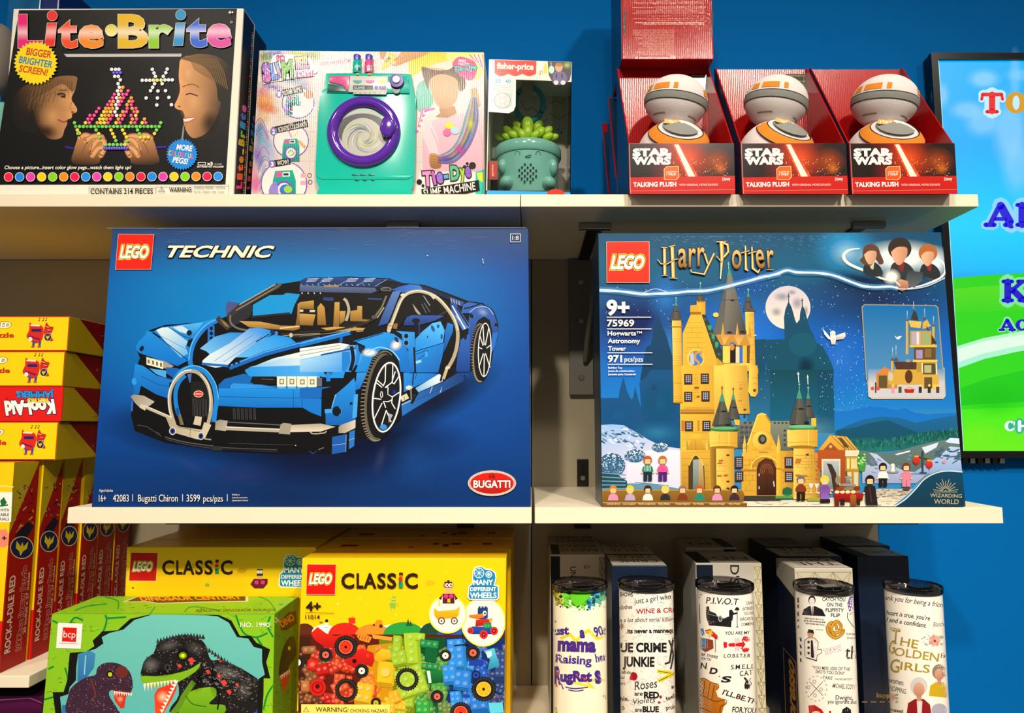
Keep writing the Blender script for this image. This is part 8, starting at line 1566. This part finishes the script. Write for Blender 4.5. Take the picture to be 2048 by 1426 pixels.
a.poly([(544,1195),(530,1175),(538,1168),(552,1178),(566,1200),(574,1230),(570,1252),(540,1252),(536,1220)],K_,sm=True); a.line([(570,1235),(586,1215),(574,1190),(584,1172)],5,K_,sm=True)
OR = 'C87A1C'; a.poly([(216,1180),(240,1172),(290,1200),(340,1215),(352,1240),(330,1265),(345,1310),(390,1325),(404,1355),(385,1385),(370,1440),(216,1440)],OR,'A85C10',sm=False); [a.line(p,4,'2A1408',sm=True) for p in ([(216,1180),(250,1176),(300,1205),(345,1218),(352,1240),(335,1262)],[(252,1190),(240,1290)],[(290,1205),(272,1310)],[(320,1225),(300,1330)],[(216,1290),(320,1340),(400,1330),(404,1360),(365,1380),(360,1440)],[(216,1385),(300,1420)])]
a.poly([(218,880),(310,900),(314,960),(255,990),(218,960)],'8A3C1C'); a.poly([(250,830),(290,820),(345,870),(340,900),(310,880),(260,850)],'C82C24'); a.poly([(255,835),(300,830),(310,860),(280,870)],'E8C01C'); a.line([(325,880),(328,990)],4,K_); a.poly([(220,820),(240,815),(250,860),(230,870)],'2C7CB4'); a.ell(242,920,15,34,'2C8CC8'); a.ell(285,870,12,16,'E8C8A8'); a.line([(212,640),(216,780)],5,K_)
a.build('printed_lettering',T3['root'])
a = cup(T4,ZT4)
def suit(x,y,s):
    a.poly([(x - 72 * s,y + 85 * s),(x - 60 * s,y + 45 * s),(x - 20 * s,y + 20 * s),(x + 22 * s,y + 20 * s),(x + 75 * s,y + 45 * s),(x + 100 * s,y + 95 * s)],K_); a.poly([(x - 10 * s,y + 18 * s),(x + 12 * s,y + 18 * s),(x + 8 * s,y + 82 * s),(x,y + 82 * s)],'EDE6DC'); a.line([(x + 2 * s,y + 28 * s),(x + 4 * s,y + 80 * s)],6 * s,K_); a.ell(x,y - 22 * s,26 * s,34 * s,K_); a.ell(x,y - 14 * s,20 * s,27 * s,'EDE6DC')
suit(230,635,1)
for t,p0,p1,h,b,sh in (('CATCH YOU',(304,618),(470,622),28,.01,0),('ON THE',(336,658),(450,660),28,.01,0),('FLIPPITY',(328,696),(460,700),28,.01,0),('FLIP',(366,734),(432,736),28,.01,0),('I KNEW EXACTLY WHAT TO DO.',(176,748),(318,760),11,.03,0),('BUT IN A MUCH MORE REAL SENSE,',(172,766),(328,778),11,.03,0),('I HAD NO IDEA WHAT TO DO.',(182,784),(322,798),11,.03,0),('MICHAEL SCOTT',(258,828),(314,832),6,.02,0),('th',(468,1034),(552,1038),100,-.004,0),('"YOU MISS 100% OF THE',(232,1110),(502,1122),24,0,.1),('SHOTS YOU DONT',(254,1138),(464,1152),24,0,.1),('TAKE',(304,1180),(376,1186),24,0,.1),('-WAYNE GRETZKY"',(392,1188),(520,1190),14,0,.1),('-MICHAEL SCOTT',(372,1244),(540,1256),34,-.006,.1),('Dwight,',(400,1328),(526,1332),32,0,0),('you ignorant slut',(342,1356),(552,1360),28,0,0),('YOU, MY FRIEND',(472,862),(546,866),14,.01,0),('DO RULE THE',(482,892),(546,894),14,.01,0)): a.text(t,p0,p1,h,K_,bold=b + .014,shear=sh)
for y,h_ in ((590,46),(640,34),(690,44),(745,26),(790,30)): a.line([(128,y),(132,y + h_)],14,'6A1C28')
for y in (880,930,980,1030): a.line([(146,y),(152,y + 30)],12,'3A2C5C')
a.poly([(484,640),(500,590),(530,578),(546,590),(546,660),(500,700)],'5C3C9C'); a.line([(488,700),(486,740),(510,780),(540,815),(548,800)],5,K_,sm=True); a.line([(500,720),(520,700),(546,700)],4,K_)
for p in ([(392,850),(360,830),(345,800),(370,775),(400,790),(410,830)],[(395,850),(425,840),(440,800),(410,765),(380,790),(372,830),(400,880)],[(340,800),(350,850),(400,885),(450,850),(455,820)]): a.line(p,24,'8A5A14',sm=True); a.line(p,15,'CC962C',sm=True)
a.poly([(176,900),(200,885),(250,885),(275,915),(270,1000),(262,1045),(180,1020)],'E6E0D6'); a.line([(180,1020),(176,905),(200,885),(250,885),(275,915),(272,970),(295,965),(300,990),(268,1010),(264,1048)],4,K_); a.poly([(222,900),(236,905),(246,1020),(238,1034),(222,1020)],'2C1C28'); [a.ell(206,y,9,10,K_) for y in (915,955,994)]; a.ell(220,860,22,28,'C89474'); a.poly([(196,850),(205,822),(240,828),(246,856),(220,848)],K_); a.line([(186,1026),(266,1050)],7,K_); a.rect(246,925,270,945,'F4EEE4')
a.text('YEASH',(318,1006),(440,972),34,'F4ECE4',bold=.05,outline=(.05,'B81C24'),shear=.1)
for t in range(16): th = t * .3927; a.line([(262 + 72 * math.cos(th),1250 + 88 * math.sin(th)),(262 + 78 * math.cos(th + .18),1250 + 92 * math.sin(th + .18))],6,'9C968C')
a.line([(212,1200),(310,1300)],4,'4A4644'); a.line([(308,1200),(216,1302)],4,'4A4644'); [a.hoop(x,y,12,13,3,'6C6864') for x,y in ((248,1200),(206,1240),(296,1256),(252,1298))]
a.poly([(204,1372),(250,1368),(300,1400),(325,1440),(210,1440)],'B81C20'); a.ell(260,1430,32,18,'E8C8A0'); a.line([(360,1410),(362,1440)],14,'A81C20'); a.poly([(440,1440),(450,1400),(480,1380),(510,1400),(515,1440)],K_); a.rect(555,1060,572,1200,'4A3C8C')
a.build('printed_lettering',T4['root'])
a = cup(T5,ZT4); GD = 'A88C28'
for t,p0,p1,h,b,sh,c in (('ank you for being a friend',(752,610),(1188,668),40,-.006,.25,K_),('heart is true, you\'re',(764,716),(1078,760),34,.004,.12,K_),('l and a confidant.',(766,766),(1054,812),34,.004,.12,K_),('Blanche',(1104,804),(1190,800),36,-.01,.25,'5C5854'),('T',(800,925),(858,930),108,-.002,0,GD),('HE',(862,936),(990,962),62,0,0,GD),('G',(776,990),(820,1000),100,0,0,GD),('OLDEN',(820,1010),(1140,1056),62,0,0,GD),('G',(790,1130),(858,1136),100,0,0,GD),('IRLS',(864,1112),(1076,1138),60,0,0,GD),('Eat',(1158,1030),(1204,1026),36,0,.2,K_),('women.',(784,1204),(892,1228),40,-.004,0,K_),('HOPPING.',(786,1262),(910,1290),36,-.004,0,K_),('ressed',(796,1412),(884,1426),26,.02,0,K_)): a.text(t,p0,p1,h,c,bold=b + .012,shear=sh)
for x0_,x1_,y_ in ((812,846,926),(862,890,937),(950,990,958)): a.line([(x0_,y_),(x1_,y_ + 3)],4,GD)
a.line([(800,830),(796,812),(864,822),(866,842)],5,GD)
for k in range(7): t = k * .9; a.ell(1112 + 24 * math.cos(t),905 + 24 * math.sin(t),20,16,('F0A898','E88C80')[k % 2],rot=t,n=14)
a.ell(1114,906,8,9,'5A3428'); [a.ell(x,y,r_,r_ * .7,c,n=10) for x,y,r_,c in ((1040,880,9,'8CA08C'),(1022,890,6,'6C846C'),(1050,930,12,'9CB09C'),(1060,895,7,'A8B8A0'),(1160,880,18,'A8B4A0'),(1165,930,14,'8C9C88'),(1035,915,8,'C8CCB8'))]; a.line([(1060,860),(1090,885)],3,'8C9C7C'); a.line([(1050,940),(1085,925)],3,'8C9C7C')
def lady(x,y,s,hair,top): a.poly([(x - 90 * s,y + 210 * s),(x - 78 * s,y + 120 * s),(x - 30 * s,y + 90 * s),(x + 36 * s,y + 90 * s),(x + 80 * s,y + 130 * s),(x + 95 * s,y + 230 * s)],top,sm=False); a.ell(x,y,62 * s,68 * s,hair,n=24); a.poly([(x - 18 * s,y + 60 * s),(x + 20 * s,y + 60 * s),(x + 16 * s,y + 110 * s),(x - 14 * s,y + 110 * s)],'C08C70'); a.ell(x,y + 22 * s,40 * s,52 * s,'D8A488','B87C64',n=24)
lady(1146,1130,.82,'8A7A64','C8A41C'); lady(1000,1235,1.0,'CCC8C4','8A1C20'); a.poly([(985,1340),(1025,1340),(1020,1430),(990,1430)],'D8D0C8'); a.ell(1146,1405,56,48,'A8A4B4'); a.ell(810,1310,22,26,'D8A498'); [a.ell(840,y,14,9,'9CA890',n=10) for y in (1295,1320,1345)]
a.build('printed_lettering',T5['root'])

# ------------------------------------------------------------------ print on the tumbler gift boxes
def lid(k,words=None,rot=0,col='B4AEA0',band=None):
    g = K[k]; z = KT + .0003; pl_ = Plane((0,0,z),(0,0,1)); a = Art(pl_); P_ = lambda u,v: px_of((g['x0'] + u * (g['x1'] - g['x0']),g['Y'] + v * (g['y1'] - g['Y']),z))
    a.poly([P_(.02,.02),P_(.98,.02),P_(.98,.98),P_(.02,.98)],col)
    if band: a.poly([P_(band[0],.02),P_(band[1],.02),P_(band[1],.98),P_(band[0],.98)],'101A2C')
    for i_,t in enumerate(words or ()):
        y_ = .25 + i_ * .42; p0,p1,q_ = P_(.9,y_ + .3),P_(.15,y_ + .3),P_(.9,y_); a.text(t,p0,p1,10,'2C2A2C',up=(q_[0] - p0[0],q_[1] - p0[1]))
    a.build('lid_print',g['root'])
lid('1',('RAISING','RUGRATS'),band=(0.03,.18)); lid('1b',('RUGRATS','RAISING')); lid('2',('CRIME','TRUE')); lid('2b',('TRUE','CRIME')); lid('3',('NDS',),band=(0.02,.24)); lid('3b',('FRI',),band=(.75,.98)); lid('4',('THE','OFFICE')); lid('4b',('OFFICE','THE')); lid('4c',('THE','OFFICE'),col='8C887E'); lid('5',('GIRLS',),band=(0,.25)); lid('5b',('GOLDEN','THE'),col='8C887E')
def gfront(k): g = K[k]; return Art(Plane((0,g['Y'],0),(0,-1,0))),g,(lambda u,v: px_of((g['x0'] + u * (g['x1'] - g['x0']),g['Y'],KT - v * .25)))
def tri_net(a,P_,u0,u1,v0,v1,n,m_,c,wd=1.1):
    for i in range(n):
        for j in range(m_):
            A_,B_,C_,D_ = P_(u0 + (u1 - u0) * i / n,v0 + (v1 - v0) * j / m_),P_(u0 + (u1 - u0) * (i + 1) / n,v0 + (v1 - v0) * j / m_),P_(u0 + (u1 - u0) * (i + .5) / n,v0 + (v1 - v0) * (j + 1) / m_),P_(u0 + (u1 - u0) * (i + .5) / n,v0 + (v1 - v0) * (j + .35) / m_); a.line([A_,C_,B_,A_],wd,c); a.line([A_,D_,B_],wd * .7,c); a.line([D_,C_],wd * .7,c)
a,g,P_ = gfront('1'); a.poly([P_(.01,.01),P_(.18,.01),P_(.18,1),P_(.01,1)],'0E1626'); a.poly([P_(.88,.01),P_(.99,.01),P_(.99,1),P_(.88,1)],'A09A8C'); a.frame(*ZT1); a.text('UN',(290,372),(290,446),44,'1E1C20',up=(44,0),bold=.01); a.text('G',(390,360),(390,384),40,'1E1C20',up=(40,0),bold=.01); a.frame(0,0); tri_net(a,P_,.885,.985,.02,.98,1,14,'6C665A'); a.build('front_print',g['root'])
a,g,P_ = gfront('3'); a.poly([P_(.01,.01),P_(.26,.01),P_(.26,1),P_(.01,1)],'0C1A2C'); a.poly([P_(.88,.01),P_(.99,.01),P_(.99,1),P_(.88,1)],'C8BE9C'); a.frame(*ZT3); a.text("D'S",(434,360),(434,500),66,'1E1C20',up=(66,0),bold=.01); a.frame(0,0); tri_net(a,P_,.885,.985,.02,.98,1,14,'8C8468'); a.build('front_print',g['root'])
a,g,P_ = gfront('4'); a.poly([P_(.01,.01),P_(.99,.01),P_(.99,1),P_(.01,1)],'B8B098'); tri_net(a,P_,.03,.97,.02,.98,3,7,'857E68'); a.build('front_print',g['root'])
a,g,P_ = gfront('3b'); tri_net(a,P_,.03,.7,.02,.98,2,7,'8C8678'); a.poly([P_(.75,.01),P_(.99,.01),P_(.99,1),P_(.75,1)],'101A2C'); a.build('front_print',g['root'])
a,g,P_ = gfront('5'); a.frame(*ZT4); a.text('kuppresso',(694,1312),(900,1318),34,'9C7A48',bold=.03); [a.line([(590 + k * 64,1346),(628 + k * 64,1346)],8,'9C7A48') for k in range(5)]; a.build('front_lettering',g['root'])
g = K['4']; spl = Plane((g['x0'] - .0002,0,0),(-1,0,0)); a = Art(spl); P_ = lambda u,v: px_of((g['x0'] - .0002,g['Y'] + .001 + u * .068,KT - .001 - v * .247)); a.poly([P_(0,0),P_(1,0),P_(1,.09),P_(0,.16)],'A8A294'); a.poly([P_(0,.16),P_(1,.09),P_(1,1),P_(0,1)],'0C1830'); p0,p1,q_ = P_(.2,.98),P_(.2,.52),P_(.62,.98); a.text('kuppresso',p0,p1,10,'9C7034',up=(q_[0] - p0[0],q_[1] - p0[1]),bold=.04,shear=.2); a.line([P_(.1,.5),P_(.75,.48),P_(.75,.98)],1.4,'9C7034'); a.line([P_(.1,.5),P_(.1,.98)],1.4,'9C7034'); a.build('side_lettering',g['root'])
# ------------------------------------------------------------------ picture on the screen
tp_ = Plane((0,YT + .0008,0),(0,-1,0)); a = Art(tp_,'ink_screen'); a.frame(0,0); PS = lambda u,v: px_of((tx0 + u * (tx1 - tx0),YT + .0008,tz1 - v * (tz1 - tz0)))
a.quad(PS(0,0),PS(.5,0),PS(.5,1),PS(0,1),8,30,lambda u,v: mix(mix('05B4FF','04A0FA',v),'05D4FF',max(0,1 - abs(v - .42) / .2)) if v < .55 else mix('1C9CFF','0E9CF8',1))
for x,y,rx,ry,al in ((1968,158,26,16,.6),(2030,150,10,40,.3),(1935,220,30,16,.5),(1965,245,30,24,.5),(2020,260,30,60,.5),(2034,330,26,50,.4),(1882,190,14,22,.5),(2044,150,30,10,.3)): a.glow(x,y,rx * 1.5,ry * 1.5,'A0DCFF',al,core=.4)
hp = lambda v0,v1: [PS(u / 12 * .5,v0 + (v1 - v0) * (u / 12) ** .7) for u in range(13)]
a.poly(hp(.572,.535) + [PS(.5,1),PS(0,1)],'22D40A','34E010'); a.poly(hp(.60,.56) + hp(.66,.64)[::-1],'5CE010','34D80C'); a.poly(hp(.745,.62) + hp(.80,.655)[::-1],'C8F8B0','A8F4D8'); a.poly(hp(.752,.632) + hp(.785,.645)[::-1],'E4FCE8'); a.poly(hp(.85,.70) + hp(.89,.86)[::-1],'1CD80A','12C80C'); a.poly(hp(.90,.88) + [PS(.5,1),PS(0,1)],'3CF00A','70F010'); a.glow(1990,800,60,40,'10C40C',.7); a.glow(1960,870,50,26,'7CF020',.6); a.line([PS(.003,0),PS(.003,1)],2,'B0F4FF')
a.build('sky_and_hill_picture',tv)
def slab_letter(a,ch,x,y,w_,h,c,t=.30):
    """heavy rounded letters with slab feet; x,y = lower left, w_,h size"""
    T_ = w_ * t; f = lambda u,v: (x + u * w_,y - v * h); L = lambda pts,k=1.0: a.line([f(*p) for p in pts],T_ * k,c,cap=True)
    s_ = .55
    if ch == 'T': L([(.5,.08),(.5,.9)]); L([(.05,.9),(.95,.9)],.6); L([(.05,.9),(.0,.66)],.45); L([(.95,.9),(1.0,.66)],.45); L([(.25,.06),(.75,.06)],s_)
    elif ch in 'OCG0':
        cx_,cy_ = f(.5,.5)
        if ch == 'O': a.hoop(cx_,cy_,w_ * .56,h * .52,T_ * 1.25,c,wy=h * .17)
        else: a.hoop(cx_,cy_,w_ * .56,h * .52,T_ * 1.2,c,a0=42,a1=318,wy=h * .17); L([(.9,.62),(.92,.88)],.5); L([(.9,.2),(.86,.28)],.5)
    elif ch == 'A': L([(.12,.06),(.46,.92)],.62); L([(.88,.06),(.5,.92)],1.0); L([(.28,.32),(.72,.32)],.45); L([(-.04,.05),(.28,.05)],s_); L([(.66,.05),(1.06,.05)],s_)
    elif ch == 'D': L([(.2,.06),(.2,.94)]); a.hoop(*f(.35,.5),w_ * .66,h * .50,T_,c,a0=-90,a1=90,wy=h * .15); L([(0,.05),(.35,.05)],s_); L([(0,.95),(.35,.95)],s_)
    elif ch == 'K': L([(.2,.06),(.2,.94)]); L([(.28,.42),(.8,.92)],.6); L([(.42,.55),(.86,.08)],.95); L([(0,.05),(.4,.05)],s_); L([(0,.95),(.4,.95)],s_); L([(.64,.95),(1,.95)],s_); L([(.7,.05),(1.05,.05)],s_)
    elif ch == 'H': [L([(u,.06),(u,.94)]) or L([(u - .2,.05),(u + .2,.05)],s_) or L([(u - .2,.95),(u + .2,.95)],s_) for u in (.2,.82)]; L([(.2,.5),(.82,.5)],.6)
    elif ch == 'I': L([(.5,.06),(.5,.94)]); L([(.2,.05),(.8,.05)],s_); L([(.2,.95),(.8,.95)],s_)
a = Art(tp_,'ink_screen'); a.frame(0,0)
for ch,x,y,w_,h,c,gl in (('T',1963,226,42,41,'E8101C','C4ECFC'),('O',2013,226,38,41,'D89A08','C4ECFC'),('Y',2055,226,38,41,'D89A08','C4ECFC'),('A',1973,452,56,44,'1808D8','90D4FC'),('D',2034,452,50,44,'1808D8','90D4FC'),('K',2006,603,46,42,'1408C8','7CE8A0'),('A',2000,661,28,22,'1408C8','8CF098'),('G',2032,661,24,22,'1408C8','8CF098'),('C',2010,862,20,20,'E8FCF8','30B48C'),('H',2034,862,24,20,'E8FCF8','30B48C')):
    if ch == 'Y': continue
    g_ = 9 if h > 30 else 4; slab_letter(a,ch,x,y,w_,h,gl,t=.30 + 2 * g_ / w_)
    slab_letter(a,ch,x,y,w_,h,c)
a.build('screen_lettering',tv)
for k in range(6): block('cable_plug',tx0 + .004 + k * .013,tx0 + .013 + k * .013,YT + .004,YT + .016,tz0 - .022,tz0 - .012,'steel' if k % 2 else 'black_plastic',tv,.001)
# ------------------------------------------------------------------ shelf brackets, wall slot, odds and ends
def strut(label,px,yt_,y0,ztop_,kind):
    """folding metal bracket under a shelf"""
    x = at(px,yt_,y0).x; r = thing('shelf_bracket',label,'bracket',(x,YP,ztop_ - .12),'folding brackets under the shelves')
    block('bracket_arm',x - .010,x + .010,y0,YP - .0006,ztop_ - .0035,ztop_ - .0008,'dark_metal',r,.0005)
    block('end_clip',x - .024,x + .024,y0 - .004,y0 + .006,ztop_ - .010,ztop_ - .0008,'steel',r,.001)
    if kind:
        w_ = .021; pl = block('wall_plate',x - w_ - .006,x + w_ - .006,YP - .012,YP - .0006,ztop_ - .245,ztop_ - .003,'bracket_grey',r,.001)
        for z_ in (.045,.115,.215): MB().ring([(0,-.002),(.0045,-.002),(.0055,0),(0,0)],(x - .006,YP - .0122,ztop_ - z_),'Y',20).build('screw','steel',r)
        MB().tube([(x + .008,y0 + .02,ztop_ - .008),(x,YP - .02,ztop_ - .185)],.0045,10).build('brace_rod','bracket_grey',r)
    else:
        block('wall_plate',x - .014,x + .014,YP - .008,YP - .0006,ztop_ - .05,ztop_ - .0008,'dark_metal',r,.0005)
material('bracket_grey','6A655C',.5)
strut('grey folding bracket under the top shelf between the two picture boxes',1190,455,.975,Z1B,True)
strut('metal bracket under the top shelf above the car box',806,447,.967,Z1B,False)
strut('metal bracket under the top shelf above the castle box',1737,447,.967,Z1B,False)
strut('metal bracket under the middle shelf over the navy and silver gift boxes',1167,1058,1.17,Z2B,False)
strut('metal bracket under the middle shelf above the hindmost yellow boxes',928,1060,1.17,Z2B,False)
strut('metal bracket under the middle shelf near its free end',1640,1060,1.17,Z2B,False)
for xa_,xb_,lab in ((330,468,'dark metal rail under the middle shelf above the puzzle side'),(1640,1838,'dark metal rail under the free end of the middle shelf')):
    tag(block('shelf_rail',at(xa_,1050,.95).x,at(xb_,1050,.95).x,.95,.968,Z2B - .0085,Z2B - .0006,'dark_metal',None,.001),lab,'rail')
sl = thing('wall_slot','black slotted metal plate on the back panel above the middle shelf','fitting',at(1165,975,YP))
x0_,x1_ = at(1154,945,YP).x,at(1177,945,YP).x; zt__,zb__ = at(1165,918,YP).z,at(1165,972,YP).z
block('plate',x0_,x1_,YP - .003,YP - .0006,zb__,zt__,'dark_metal',sl,.001); block('slot',(x0_ + x1_) / 2 - .0015,(x0_ + x1_) / 2 + .0015,YP - .0034,YP - .0028,zb__ + .02,zt__ - .01,'black_plastic',sl); MB().ring([(0,-.002),(.004,-.002),(.005,0),(0,0)],((x0_ + x1_) / 2,YP - .0032,zb__ + .014),'Y',20).build('screw','steel',sl)
# purple carton below the short shelf, wrapped toys at the far end of the top shelf
pr = thing('toy_box','dark purple box below the short shelf beside the dinosaur box','box',(-.78,.93,Z3T)); pz = at(40,1392,.93).z
xr_ = at(84,1420,.93).x; block('carton',xr_ - .3,xr_,.93,1.19,Z3T,pz,'card_purple',pr,.001)
a = Art(Plane((0,.93,0),(0,-1,0))); a.frame(0,0); a.poly([(0,1408),(60,1403),(82,1410),(84,1432),(0,1432)],'5A1048','2A0818'); a.line([(0,1400),(60,1396),(84,1406)],2,'A83A88'); a.build('front_print',pr)
bb = thing('toy_bag','clear plastic bag with a round grey toy beside the peg toy box','bag',at(4,390,.98)); bz = max(at(4,120,.98).z,0)
mb = MB().ball(at(-4,120,.99),.028,.03,.058,24,16); mb.build('bag_film','bag_grey' if 'bag_grey' in M else 'grey_card',bb); MB().ball(at(2,300,.985),.02,.03,.075,24,16).build('toy_shape','pot_mint',bb)
for i,(xa_,xb_,c,lab) in enumerate(((36,100,'0A5C90','teal blue package behind the peg toy box with its top edge showing'),(101,136,'1C2C6C','navy package behind the peg toy box next to the teal one'))):
    m_ = 'pack%d' % i; material(m_,c,.2,noise=(30,.5,(1,1,1))); p0_,p1_ = at(xa_,8,1.04),at(xb_,8,1.04); r = thing('toy_package',lab,'package',(p0_.x,1.04,Z1T)); block('carton',p0_.x,p1_.x,1.02,1.10,Z1T + .0003,p0_.z + .03,m_,r,.002)
